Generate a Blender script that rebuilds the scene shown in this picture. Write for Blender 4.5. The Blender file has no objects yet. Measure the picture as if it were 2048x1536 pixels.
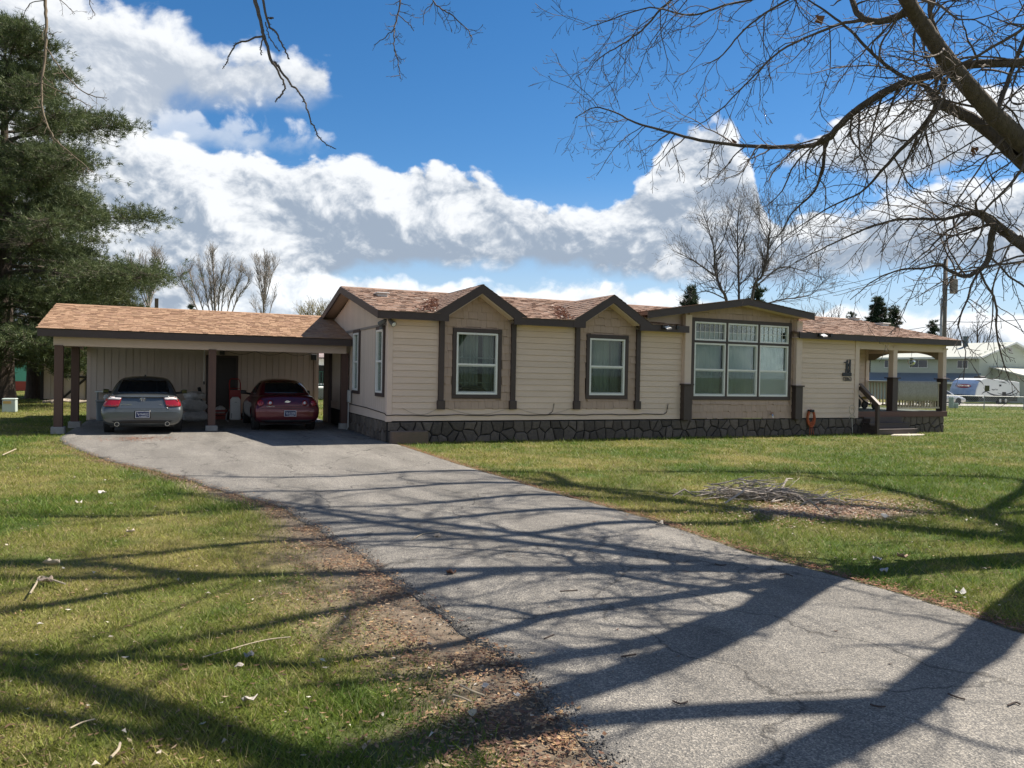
import bpy, bmesh, math, random
import numpy as np
from mathutils import Vector, Matrix
from mathutils.bvhtree import BVHTree
random.seed(7); RS = np.random.RandomState(11)
R = math.radians
SC = bpy.context.scene
COL = SC.collection

# ------------------------------------------------------------------ camera
YAW, PITCH, ROLL, EYE, FPX = R(24.0), R(-0.75), R(1.1), 1.7, 1538.0
_f = np.array([math.sin(YAW)*math.cos(PITCH), math.cos(YAW)*math.cos(PITCH), math.sin(PITCH)])
_r0 = np.array([math.cos(YAW), -math.sin(YAW), 0.0]); _u0 = np.cross(_r0, _f)
CR = _r0*math.cos(ROLL) + _u0*math.sin(ROLL); CU = -_r0*math.sin(ROLL) + _u0*math.cos(ROLL); CF = _f
EYEP = np.array([0, 0, EYE])
cd = bpy.data.cameras.new('camera'); cam = bpy.data.objects.new('camera', cd); COL.objects.link(cam)
cd.sensor_width = 36.0; cd.lens = FPX/2048*36.0; cd.clip_start = 0.05; cd.clip_end = 3000
m = Matrix.Identity(4)
for i in range(3):
    m[i][0] = CR[i]; m[i][1] = CU[i]; m[i][2] = -CF[i]; m[i][3] = EYEP[i]
cam.matrix_world = m; SC.camera = cam
def ray(x, y): return CF + CR*(x-1024)/FPX - CU*(y-768)/FPX
def at(x, y, ax, v):
    d = ray(x, y); return EYEP + d*((v-EYEP[ax])/d[ax])
def gnd(x, y): return at(x, y, 2, 0.0)
def dep(x, y, d): return EYEP + ray(x, y)*d
def azel(x, y):
    d = ray(x, y); d = d/np.linalg.norm(d)
    return math.atan2(d[0], d[1]), math.asin(d[2])

# ------------------------------------------------------------------ world, sun, exposure
SUN_EL, SUN_AZ = R(53.0), R(86.0)           # azimuth from +Y towards +X
W = bpy.data.worlds.new('World'); SC.world = W; W.use_nodes = True
nt = W.node_tree; nt.nodes.clear()
SKY_STRENGTH = 0.1
def build_world():
    L = nt.links
    def nd(t, **k):
        n = nt.nodes.new(t)
        for a, b in k.items(): setattr(n, a, b)
        return n
    def put(s, v):
        if isinstance(v, (int, float)): s.default_value = v
        elif isinstance(v, tuple): s.default_value = v
        else: L.new(v, s)
    def M(op, a, b=0.0, c=None, clamp=False):
        n = nd('ShaderNodeMath', operation=op, use_clamp=clamp); put(n.inputs[0], a); put(n.inputs[1], b)
        if c is not None: put(n.inputs[2], c)
        return n.outputs[0]
    def SS(v, a, b):
        n = nd('ShaderNodeMapRange', interpolation_type='SMOOTHSTEP'); put(n.inputs[0], v); put(n.inputs[1], a); put(n.inputs[2], b)
        return n.outputs[0]
    def MIX(f, a, b):
        n = nd('ShaderNodeMix', data_type='RGBA'); put(n.inputs[0], f); put(n.inputs[6], a); put(n.inputs[7], b); return n.outputs[2]
    def LERP(f, a, b):
        n = nd('ShaderNodeMix', data_type='FLOAT'); put(n.inputs[0], f); put(n.inputs[2], a); put(n.inputs[3], b); return n.outputs[0]
    sky = nd('ShaderNodeTexSky', sky_type='NISHITA', sun_disc=False, sun_elevation=SUN_EL, sun_rotation=SUN_AZ,
             altitude=1200.0, air_density=1.0, dust_density=0.35, ozone_density=2.2)
    tc = nd('ShaderNodeTexCoord'); g = tc.outputs['Generated']
    sp = nd('ShaderNodeSeparateXYZ'); L.new(g, sp.inputs[0])
    x, y, z = sp.outputs
    az = M('ARCTAN2', x, y); el = M('MULTIPLY', M('ARCSINE', z), 180/math.pi)
    u = M('ADD', M('DIVIDE', az, 2*math.pi), 0.5)
    def curve(pts, vmin=-10.0, vmax=60.0):
        n = nd('ShaderNodeFloatCurve'); c = n.mapping.curves[0]
        ps = sorted(pts)
        while len(c.points) < len(ps): c.points.new(0.5, 0.5)
        for p, (a, v) in zip(c.points, ps):
            p.location = (a, (v-vmin)/(vmax-vmin)); p.handle_type = 'AUTO'
        n.mapping.update(); L.new(u, n.inputs['Value'])
        return M('MULTIPLY_ADD', n.outputs[0], vmax-vmin, vmin)
    def px(lst, out):
        r = [(a, v) for a, v in out]
        for X, Y in lst:
            A, E = azel(X, Y); r.append((A/(2*math.pi)+0.5, E*180/math.pi))
        return r
    def noise(scale, detail, rough, vec, dist=0.0):
        n = nd('ShaderNodeTexNoise', noise_dimensions='3D'); n.inputs['Scale'].default_value = scale
        n.inputs['Detail'].default_value = detail; n.inputs['Roughness'].default_value = rough; n.inputs['Distortion'].default_value = dist
        L.new(vec, n.inputs['Vector']); return n.outputs['Fac']
    def vm(op, a, b):
        n = nd('ShaderNodeVectorMath', operation=op); put(n.inputs[0], a); put(n.inputs[1], b); return n.outputs[0]
    flat = vm('MULTIPLY', g, (1.0, 1.0, 1.3))
    warp = nd('ShaderNodeTexNoise'); warp.inputs['Scale'].default_value = 9.0; warp.inputs['Detail'].default_value = 3.0; L.new(flat, warp.inputs['Vector'])
    wv = vm('MULTIPLY', vm('SUBTRACT', warp.outputs['Color'], (0.5, 0.5, 0.5)), (0.05, 0.05, 0.06))
    pw = vm('ADD', flat, wv)
    big = noise(4.2, 2.0, 0.5, pw)
    n1 = noise(9.0, 9.0, 0.6, pw)
    n1s = noise(9.0, 5.0, 0.6, vm('ADD', pw, (0.012, 0.0, 0.03)))
    vo = nd('ShaderNodeTexVoronoi', feature='SMOOTH_F1'); vo.inputs['Scale'].default_value = 26.0; vo.inputs['Smoothness'].default_value = 0.6
    vo.inputs['Detail'].default_value = 2.0; L.new(pw, vo.inputs['Vector'])
    n2 = noise(30.0, 7.0, 0.62, pw); n2s = noise(30.0, 4.0, 0.62, vm('ADD', pw, (0.004, 0.0, 0.010)))
    puff = M('SUBTRACT', 0.55, vo.outputs['Distance'])
    shape = M('ADD', M('ADD', M('MULTIPLY', M('SUBTRACT', n1, 0.5), 2.0), M('MULTIPLY', puff, 0.7)), M('MULTIPLY', M('SUBTRACT', big, 0.5), 1.0))
    shape = M('ADD', shape, M('MULTIPLY', M('SUBTRACT', n2, 0.5), 0.75))
    slope = M('ADD', M('SUBTRACT', n1, n1s), M('MULTIPLY', M('SUBTRACT', n2, n2s), 0.55))
    skyc = nd('ShaderNodeHueSaturation'); skyc.inputs['Saturation'].default_value = 1.32; skyc.inputs['Value'].default_value = SKYV
    L.new(sky.outputs[0], skyc.inputs['Color'])
    # pale haze towards the horizon
    col = MIX(M('MULTIPLY', SS(el, 15.0, 0.0), 0.8), skyc.outputs[0], (2.9, 3.5, 4.15, 1))
    def layer(col, lo, hi, amp, soft, bright, dark, k, lo_amp=0.5, bias=0.0, alpha=0.97):
        soft = soft*1.0
        hi = M('ADD', hi, bias); lo = M('SUBTRACT', lo, bias*0.7)
        d_hi = M('ADD', M('SUBTRACT', hi, el), M('MULTIPLY', shape, amp))
        d_lo = M('ADD', M('SUBTRACT', el, lo), M('MULTIPLY', shape, amp*lo_amp))
        a = M('MULTIPLY', SS(d_hi, 0.0, soft), SS(d_lo, 0.0, soft*1.6))
        h = M('DIVIDE', M('SUBTRACT', el, lo), M('MAXIMUM', M('SUBTRACT', hi, lo), 0.5))
        b = M('ADD', M('ADD', M('MULTIPLY', h, 1.3), M('MULTIPLY', slope, k*0.75)), M('ADD', M('MULTIPLY', M('SUBTRACT', big, 0.5), 0.5), M('MULTIPLY', M('SUBTRACT', n1, 0.5), 0.9)))
        edge = M('SUBTRACT', 1.0, SS(d_hi, 0.0, 3.0))
        b = SS(M('ADD', M('ADD', b, M('MULTIPLY', puff, 0.7)), M('MULTIPLY', edge, 0.5)), -0.1, 1.6)
        return MIX(M('MULTIPLY', a, alpha), col, MIX(b, dark, bright))
    WH = (4.75, 4.85, 4.95, 1); GR = (1.75, 2.1, 2.6, 1); PG = (2.4, 2.7, 3.1, 1)
    o1 = [(0.0, 22), (0.1, 16), (0.2, 24), (0.3, 18), (0.39, 24), (0.72, 17), (0.8, 25), (0.88, 15), (0.95, 22), (1.0, 22)]
    o1l = [(0.0, 7), (0.2, 6), (0.39, 5), (0.72, 6), (0.85, 7), (1.0, 7)]
    # upper left cloud and its continuation
    hi = curve(px([(-250, -330), (0, -60), (120, -10), (200, 25), (270, 60), (330, 85), (400, 108), (480, 128), (580, 128), (640, 165), (690, 230), (760, 330), (900, 360)],
               [(0.0, 42), (0.15, 30), (0.3, 44), (0.42, 45), (0.72, 20), (0.85, 40), (1.0, 42)]))
    lo = curve(px([(-250, 380), (0, 420), (150, 410), (230, 390), (280, 320), (325, 235), (400, 208), (480, 205), (560, 198), (640, 195), (690, 190), (760, 180), (900, 180)],
               [(0.0, 30), (0.15, 25), (0.3, 31), (0.42, 24), (0.72, 17), (0.85, 30), (1.0, 30)]))
    col = layer(col, lo, hi, 3.0, 1.6, WH, (2.4, 2.7, 3.15, 1), 5.0, bias=2.0)
    # thin veil in the gap
    hi = curve(px([(200, 180), (330, 190), (450, 200), (560, 215), (640, 235), (700, 300), (800, 400)], [(0.0, 20), (0.2, 22), (0.4, 20), (0.7, 12), (0.85, 24), (1.0, 20)]))
    lo = curve(px([(200, 330), (450, 330), (640, 320), (700, 290), (800, 300)], [(0.0, 12), (0.2, 14), (0.4, 14), (0.7, 15), (0.85, 15), (1.0, 12)]))
    col = layer(col, lo, hi, 3.5, 1.1, (4.4, 4.6, 4.9, 1), (3.2, 3.6, 4.1, 1), 3.0, alpha=0.62)
    # cumulus on the right
    hi = curve(px([(650, 260), (700, 205), (740, 250), (800, 212), (850, 260), (1000, 330), (1140, 320), (1185, 235), (1230, 320), (1380, 330), (1540, 330), (1590, 275), (1640, 240), (1700, 215), (1780, 180), (1860, 165), (1960, 140), (2100, 130), (2300, 200)],
               [(0.0, 30), (0.2, 14), (0.4, 14), (0.68, 30), (0.76, 18), (0.88, 30), (1.0, 30)]))
    lo = curve(px([(650, 205), (700, 212), (740, 205), (800, 218), (850, 205), (1000, 250), (1140, 275), (1185, 285), (1230, 280), (1380, 345), (1540, 345), (1590, 345), (1640, 350), (1700, 365), (1780, 385), (1860, 360), (1960, 340), (2100, 340), (2300, 380)],
               [(0.0, 22), (0.2, 16), (0.4, 16), (0.68, 18), (0.76, 19), (0.88, 22), (1.0, 22)]))
    col = layer(col, lo, hi, 1.9, 0.7, WH, PG, 6.0, 0.3)
    # the main bank
    hi = curve(px([(-200, 230), (60, 200), (200, 210), (270, 235), (330, 258), (430, 280), (560, 305), (680, 300), (740, 292), (800, 318), (860, 305), (930, 318), (1000, 345), (1080, 392), (1140, 405),
                   (1210, 392), (1270, 360), (1315, 285), (1360, 225), (1410, 212), (1470, 232), (1510, 330), (1550, 430), (1620, 412), (1720, 395), (1800, 372), (1900, 350), (2048, 335), (2250, 300)], o1))
    lo = curve(px([(-200, 900), (60, 900), (330, 880), (470, 780), (560, 650), (640, 585), (800, 552), (1000, 548), (1150, 558), (1330, 575), (1480, 585), (1600, 582), (1720, 568), (1900, 560), (2048, 555), (2250, 560)], o1l))
    col = layer(col, lo, hi, 2.1, 0.75, WH, GR, 6.5)
    # low bright band above the horizon
    hi = curve(px([(-200, 640), (300, 600), (520, 540), (620, 528), (800, 540), (950, 558), (1040, 560), (1120, 545), (1250, 560), (1400, 584), (1560, 628), (1640, 612), (1700, 592), (1780, 600), (1900, 598), (2048, 606), (2250, 590)],
               [(0.0, 6), (0.2, 5), (0.39, 6), (0.72, 6), (0.85, 5), (1.0, 6)]))
    lo = curve([(0.0, -8), (1.0, -8)])
    col = layer(col, lo, hi, 1.5, 0.8, (5.2, 5.35, 5.5, 1), (2.4, 2.85, 3.4, 1), 5.0)
    # haze right at the horizon and the ground side of the sky
    bg = nd('ShaderNodeBackground'); bg.inputs['Strength'].default_value = SKY_STRENGTH
    L.new(col, bg.inputs['Color'])
    o = nd('ShaderNodeOutputWorld'); L.new(bg.outputs[0], o.inputs[0])
SKYV = 0.62
build_world()
W.cycles.sampling_method = 'MANUAL'; W.cycles.sample_map_resolution = 512
sl = bpy.data.lights.new('sun', 'SUN'); sl.energy = 4.6; sl.angle = R(0.53); sl.color = (1.0, 0.91, 0.79)
so = bpy.data.objects.new('sun', sl); COL.objects.link(so)
SUND = Vector((math.cos(SUN_EL)*math.sin(SUN_AZ), math.cos(SUN_EL)*math.cos(SUN_AZ), math.sin(SUN_EL)))
so.rotation_euler = (-SUND).to_track_quat('-Z', 'Y').to_euler(); so.location = (30, 10, 40)
SC.view_settings.view_transform = 'Standard'; SC.view_settings.look = 'None'
SC.view_settings.exposure = 1.08; SC.view_settings.gamma = 1.0
SC.render.film_transparent = False
SC.cycles.max_bounces = 8; SC.cycles.transparent_max_bounces = 24; SC.cycles.diffuse_bounces = 4
SC.cycles.use_denoising = True

# ------------------------------------------------------------------ materials
MATS = {}
def mat(name, c, rough=0.7, c2=None, scale=6.0, detail=4.0, bump=0.0, bscale=None, metal=0.0, rnd=0.0, spec=0.5, attr=None, stretch=(1, 1, 1), coat=0.0, amt=0.5, bdist=0.01):
    if name in MATS: return MATS[name]
    m = bpy.data.materials.new(name); m.use_nodes = True; t = m.node_tree; p = t.nodes['Principled BSDF']; L = t.links
    p.inputs['Roughness'].default_value = rough; p.inputs['Metallic'].default_value = metal
    p.inputs['Specular IOR Level'].default_value = spec; p.inputs['Coat Weight'].default_value = coat
    col = None
    if c2 is not None or bump:
        tc = t.nodes.new('ShaderNodeTexCoord'); mp = t.nodes.new('ShaderNodeMapping'); mp.inputs['Scale'].default_value = stretch
        L.new(tc.outputs['Object'], mp.inputs[0])
    if c2 is not None:
        n = t.nodes.new('ShaderNodeTexNoise'); n.inputs['Scale'].default_value = scale; n.inputs['Detail'].default_value = detail; n.inputs['Roughness'].default_value = 0.65
        L.new(mp.outputs[0], n.inputs['Vector'])
        mr = t.nodes.new('ShaderNodeMapRange'); mr.inputs[1].default_value = 0.5-amt/2; mr.inputs[2].default_value = 0.5+amt/2; L.new(n.outputs['Fac'], mr.inputs[0])
        mx = t.nodes.new('ShaderNodeMix'); mx.data_type = 'RGBA'; L.new(mr.outputs[0], mx.inputs[0])
        mx.inputs[6].default_value = (*c, 1); mx.inputs[7].default_value = (*c2, 1); col = mx.outputs[2]
    if attr:
        a = t.nodes.new('ShaderNodeAttribute'); a.attribute_name = attr
        if col is None: col = a.outputs['Color']
        else:
            mx = t.nodes.new('ShaderNodeMix'); mx.data_type = 'RGBA'; mx.blend_type = 'MULTIPLY'; mx.inputs[0].default_value = 1.0
            L.new(col, mx.inputs[6]); L.new(a.outputs['Color'], mx.inputs[7]); col = mx.outputs[2]
    if rnd:
        oi = t.nodes.new('ShaderNodeObjectInfo'); hv = t.nodes.new('ShaderNodeHueSaturation')
        mr = t.nodes.new('ShaderNodeMapRange'); mr.inputs[3].default_value = 1-rnd; mr.inputs[4].default_value = 1+rnd
        L.new(oi.outputs['Random'], mr.inputs[0]); L.new(mr.outputs[0], hv.inputs['Value'])
        if col is None: hv.inputs['Color'].default_value = (*c, 1)
        else: L.new(col, hv.inputs['Color'])
        col = hv.outputs[0]
    if col is None: p.inputs['Base Color'].default_value = (*c, 1)
    else: L.new(col, p.inputs['Base Color'])
    if bump:
        n = t.nodes.new('ShaderNodeTexNoise'); n.inputs['Scale'].default_value = bscale or scale*3; n.inputs['Detail'].default_value = 5
        L.new(mp.outputs[0], n.inputs['Vector'])
        b = t.nodes.new('ShaderNodeBump'); b.inputs['Strength'].default_value = bump; b.inputs['Distance'].default_value = bdist
        L.new(n.outputs['Fac'], b.inputs['Height']); L.new(b.outputs[0], p.inputs['Normal'])
    MATS[name] = m; return m
def glass(name='window glass', tint=(0.75, 0.82, 0.8), refl=1.0, rough=0.01):
    if name in MATS: return MATS[name]
    m = bpy.data.materials.new(name); m.use_nodes = True; t = m.node_tree; L = t.links
    t.nodes.remove(t.nodes['Principled BSDF']); out = t.nodes['Material Output']
    tr = t.nodes.new('ShaderNodeBsdfTransparent'); tr.inputs[0].default_value = (*tint, 1)
    gl = t.nodes.new('ShaderNodeBsdfGlossy'); gl.inputs['Roughness'].default_value = rough; gl.inputs[0].default_value = (0.9, 0.95, 0.95, 1)
    fr = t.nodes.new('ShaderNodeFresnel'); fr.inputs[0].default_value = 1.5
    mu = t.nodes.new('ShaderNodeMath'); mu.operation = 'MULTIPLY'; mu.inputs[1].default_value = refl; mu.use_clamp = True; L.new(fr.outputs[0], mu.inputs[0])
    mx = t.nodes.new('ShaderNodeMixShader'); L.new(mu.outputs[0], mx.inputs[0]); L.new(tr.outputs[0], mx.inputs[1]); L.new(gl.outputs[0], mx.inputs[2])
    L.new(mx.outputs[0], out.inputs[0]); MATS[name] = m; return m
def leafmat(name, attr='tint', trans=0.3, rough=0.6, c=None):
    if name in MATS: return MATS[name]
    m = bpy.data.materials.new(name); m.use_nodes = True; t = m.node_tree; L = t.links; p = t.nodes['Principled BSDF']; out = t.nodes['Material Output']
    p.inputs['Roughness'].default_value = rough; p.inputs['Specular IOR Level'].default_value = 0.25
    tl = t.nodes.new('ShaderNodeBsdfTranslucent')
    if c: p.inputs['Base Color'].default_value = (*c, 1); tl.inputs[0].default_value = (*c, 1)
    else:
        a = t.nodes.new('ShaderNodeAttribute'); a.attribute_name = attr; L.new(a.outputs['Color'], p.inputs['Base Color']); L.new(a.outputs['Color'], tl.inputs[0])
    mx = t.nodes.new('ShaderNodeMixShader'); mx.inputs[0].default_value = trans; L.new(p.outputs[0], mx.inputs[1]); L.new(tl.outputs[0], mx.inputs[2]); L.new(mx.outputs[0], out.inputs[0])
    MATS[name] = m; return m

# ------------------------------------------------------------------ object helpers
def tag(o, label=None, cat=None, group=None, kind=None):
    if label: o['label'] = label
    if cat: o['category'] = cat
    if group: o['group'] = group
    if kind: o['kind'] = kind
    return o
def thing(name, label, cat, loc=(0, 0, 0), rz=0.0, group=None):
    o = bpy.data.objects.new(name, None); COL.objects.link(o); o.location = loc; o.rotation_euler = (0, 0, rz); o.empty_display_size = 0.2
    return tag(o, label, cat, group)
def rootloc(o):
    while o.parent: o = o.parent
    return np.array(o.location)
def link(name, me, parent=None, kind=None):
    o = bpy.data.objects.new(name, me); COL.objects.link(o)
    if parent is not None: o.parent = parent
    if kind: o['kind'] = kind
    return o
def copy_tree(o, parent=None):
    c = o.copy(); COL.objects.link(c)
    if parent is not None: c.parent = parent
    for ch in list(o.children): copy_tree(ch, c)
    return c
class MB:
    """collects shapes (in world metres, or the thing's own frame) into ONE mesh"""
    def __init__(s): s.v = []; s.f = []; s.c = []; s.use = False
    def add(s, vs, fs, col=None):
        b = len(s.v); s.v.extend([tuple(map(float, q)) for q in vs]); s.f.extend([tuple(b+i for i in f) for f in fs])
        if col is not None: s.use = True
        s.c.extend([col or (1, 1, 1)]*len(vs)); return s
    def box(s, x0, x1, y0, y1, z0, z1, col=None):
        return s.add([(x0, y0, z0), (x1, y0, z0), (x1, y1, z0), (x0, y1, z0), (x0, y0, z1), (x1, y0, z1), (x1, y1, z1), (x0, y1, z1)],
                     [(0, 3, 2, 1), (4, 5, 6, 7), (0, 1, 5, 4), (1, 2, 6, 5), (2, 3, 7, 6), (3, 0, 4, 7)], col)
    def bar(s, p, q, w, h, up=(0, 0, 1), col=None):
        p = Vector(p); q = Vector(q); d = (q-p).normalized(); u = Vector(up)
        sd = d.cross(u)
        if sd.length < 1e-4: sd = d.cross(Vector((1, 0, 0)))
        sd.normalize(); u = sd.cross(d).normalized(); a = sd*w/2; b = u*h/2
        vs = [p-a-b, p+a-b, p+a+b, p-a+b, q-a-b, q+a-b, q+a+b, q-a+b]
        return s.add(vs, [(0, 1, 2, 3)[::-1], (4, 5, 6, 7), (0, 1, 5, 4), (1, 2, 6, 5), (2, 3, 7, 6), (3, 0, 4, 7)][0:0] + [(3, 2, 1, 0), (4, 5, 6, 7), (0, 1, 5, 4), (1, 2, 6, 5), (2, 3, 7, 6), (3, 0, 4, 7)], col)
    def prism(s, poly, axis, a, b, col=None):
        """poly 2D (in the two other axes, in order) extruded along axis from a to b"""
        def P(q, t): return {'x': (t, q[0], q[1]), 'y': (q[0], t, q[1]), 'z': (q[0], q[1], t)}[axis]
        n = len(poly); vs = [P(q, a) for q in poly]+[P(q, b) for q in poly]
        ar = sum(poly[i][0]*poly[(i+1) % n][1]-poly[(i+1) % n][0]*poly[i][1] for i in range(n))
        flip = (ar > 0) ^ (b < a) ^ (axis == 'y')
        fs = [tuple(range(n))[::-1], tuple(range(n, 2*n))]+[(i, (i+1) % n, n+(i+1) % n, n+i) for i in range(n)]
        if not flip: fs = [f[::-1] for f in fs]
        return s.add(vs, fs, col)
    def tube(s, pts, rad, n=6, cap=True, col=None):
        pts = [Vector(p) for p in pts]; k = len(pts)
        if not hasattr(rad, '__len__'): rad = [rad]*k
        vs = []; ref = Vector((0.31, 0.17, 0.93))
        for i, p in enumerate(pts):
            d = (pts[min(i+1, k-1)]-pts[max(i-1, 0)])
            if d.length < 1e-9: d = Vector((0, 0, 1))
            d.normalize(); a = d.cross(ref)
            if a.length < 0.05: a = d.cross(Vector((1, 0, 0)))
            a.normalize(); b = d.cross(a)
            for j in range(n):
                t = 2*math.pi*j/n; vs.append(p+(a*math.cos(t)+b*math.sin(t))*rad[i])
        fs = [(i*n+j, i*n+(j+1) % n, (i+1)*n+(j+1) % n, (i+1)*n+j) for i in range(k-1) for j in range(n)]
        if cap: fs += [tuple(range(n))[::-1], tuple(range((k-1)*n, k*n))]
        return s.add(vs, fs, col)
    def lathe(s, prof, c, axis='z', n=20, col=None):
        vs = []
        for r, h in prof:
            for j in range(n):
                t = 2*math.pi*j/n; a, b = r*math.cos(t), r*math.sin(t)
                q = {'z': (a, b, h), 'x': (h, a, b), 'y': (b, h, a)}[axis]; vs.append((q[0]+c[0], q[1]+c[1], q[2]+c[2]))
        k = len(prof); fs = [(i*n+j, i*n+(j+1) % n, (i+1)*n+(j+1) % n, (i+1)*n+j) for i in range(k-1) for j in range(n)]
        fs += [tuple(range(n))[::-1], tuple(range((k-1)*n, k*n))]
        return s.add(vs, fs, col)
    def build(s, name, m, parent=None, smooth=False, bevel=0.0, kind=None, local=False, segs=1):
        me = bpy.data.meshes.new(name); v = np.array(s.v, dtype=float).reshape(-1, 3)
        if parent is not None and not local: v = v-rootloc(parent)
        me.from_pydata(v.tolist(), [], s.f)
        if s.use:
            ca = me.color_attributes.new('tint', 'FLOAT_COLOR', 'POINT'); ca.data.foreach_set('color', np.c_[np.array(s.c, float), np.ones(len(s.c))].ravel())
        me.materials.append(m)
        if smooth: me.polygons.foreach_set('use_smooth', [True]*len(me.polygons))
        o = link(name, me, parent, kind)
        if bevel:
            b = o.modifiers.new('bevel', 'BEVEL'); b.width = bevel; b.segments = segs; b.limit_method = 'ANGLE'; b.angle_limit = R(40)
        return o
def fastmesh(name, v, f, m, parent=None, col=None, smooth=False, kind=None):
    """numpy triangles or quads -> mesh"""
    v = np.asarray(v, np.float32); f = np.asarray(f, np.int32); k = f.shape[1]
    if parent is not None: v = v-rootloc(parent).astype(np.float32)
    me = bpy.data.meshes.new(name); me.vertices.add(len(v)); me.vertices.foreach_set('co', v.ravel())
    me.loops.add(f.size); me.loops.foreach_set('vertex_index', f.ravel())
    me.polygons.add(len(f)); me.polygons.foreach_set('loop_start', np.arange(0, f.size, k, dtype=np.int32))
    try: me.polygons.foreach_set('loop_total', np.full(len(f), k, np.int32))
    except Exception: pass
    if smooth: me.polygons.foreach_set('use_smooth', np.ones(len(f), bool))
    me.update(calc_edges=True); me.validate()
    if col is not None:
        ca = me.color_attributes.new('tint', 'FLOAT_COLOR', 'POINT'); ca.data.foreach_set('color', np.c_[col, np.ones(len(col))].astype(np.float32).ravel())
    me.materials.append(m); return link(name, me, parent, kind)
def text(name, body, size, loc, rot, m, parent, ext=0.004, align='CENTER', sx=1.0, shear=0.0, off=0.0):
    c = bpy.data.curves.new(name, 'FONT'); c.body = body; c.size = size; c.extrude = ext; c.align_x = align; c.align_y = 'CENTER'; c.shear = shear; c.offset = off; c.resolution_u = 3
    o = bpy.data.objects.new(name, c); COL.objects.link(o)
    dg = bpy.context.evaluated_depsgraph_get(); me = bpy.data.meshes.new_from_object(o.evaluated_get(dg))
    bpy.data.objects.remove(o); bpy.data.curves.remove(c)
    Mx = Matrix.Translation(Vector(loc)) @ rot.to_matrix().to_4x4() @ Matrix.Diagonal((sx, 1, 1, 1)); me.transform(Mx)
    me.materials.clear(); me.materials.append(m); return link(name, me, parent)
from mathutils import Euler
FRONT = Euler((R(90), 0, 0))        # text facing -Y
def h3(a, b, c=0):
    return (np.sin(a*12.9898+b*78.233+c*37.719)*43758.5453) % 1.0
def vnoise(x, y, seed=0):
    xi = np.floor(x); yi = np.floor(y); fx = x-xi; fy = y-yi; fx = fx*fx*(3-2*fx); fy = fy*fy*(3-2*fy)
    a = h3(xi, yi, seed); b = h3(xi+1, yi, seed); c = h3(xi, yi+1, seed); d = h3(xi+1, yi+1, seed)
    return (a*(1-fx)+b*fx)*(1-fy)+(c*(1-fx)+d*fx)*fy
def fbm(x, y, o=4, seed=0):
    r = 0; a = 0.5; t = 0
    for i in range(o): r = r+a*vnoise(x*2**i, y*2**i, seed+i); t += a; a *= 0.55
    return r/t
# ------------------------------------------------------------------ ground
_dl = np.array([(-40, 1.6), (0, 1.62), (2.87, 1.70), (4, 1.83), (5.36, 1.72), (7.26, 1.58), (9.97, 1.22), (11.45, .62), (13.6, -.14), (15.3, -.95), (18.9, -2.05), (20.5, -2.3), (22, -2.33), (27.6, -2.3)])
_dr = np.array([(-40, 5.3), (3.3, 5.3), (4.3, 5.33), (5.8, 5.15), (7.63, 5.2), (9.88, 5.03), (13.76, 4.87), (17.3, 4.86), (17.9, 4.74), (27.6, 4.74)])
def xl(y): return np.interp(y, _dl[:, 0], _dl[:, 1]) + 0.10*(fbm(np.asarray(y)*2.2, np.asarray(y)*0+3.1, 4, 5)-0.5)*np.where(np.asarray(y) < 20, 1, 0.2)
def xr(y): return np.interp(y, _dr[:, 0], _dr[:, 1]) + 0.08*(fbm(np.asarray(y)*2.0, np.asarray(y)*0+9.7, 4, 8)-0.5)*np.where(np.asarray(y) < 17, 1, 0.0)
def dirt(x, y):
    t = xl(y)-x
    n = fbm(x*1.7, y*1.7, 4, 21)
    wide = 0.25+0.75*np.exp(-((y-5.6)/2.6)**2)+0.2*np.exp(-((y-3.0)/1.0)**2)
    a = np.clip(1.15-np.abs(t-0.1)/(wide*(0.45+n)), 0, 1)*(t > -0.3)*np.clip((17-y)/6, 0.15, 1)
    t2 = x-xr(y); b = np.clip(1.0-t2/(0.08+0.3*n), 0, 1)*(t2 > -0.3)*(y < 17.2)*0.9
    q = ((x-7.75)/1.25)**2+((y-7.35-0.25*(7.75-x))/0.55)**2; c = np.clip(1.35-q, 0, 1)*np.clip(n*2.2-0.2, 0, 1)
    return np.clip(np.maximum(np.maximum(a, b), c), 0, 1)
def dry(x, y):
    n = fbm(x*0.55, y*0.55, 3, 31); n2 = fbm(x*2.3, y*2.3, 3, 32)
    v = 0.55*n+0.45*n2
    v = v+0.14*np.exp(-(((x+0.4)/1.6)**2+((y-8)/5.0)**2))-0.16*np.exp(-(((x-0.6)/1.3)**2+((y-3.7)/0.9)**2))-0.07*(x > 12)
    return np.clip((v-0.36)*3.0, 0, 1)
def gz(x, y): return 0.02*(fbm(np.asarray(x)*0.8, np.asarray(y)*0.8, 3, 4)-0.5)
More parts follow.
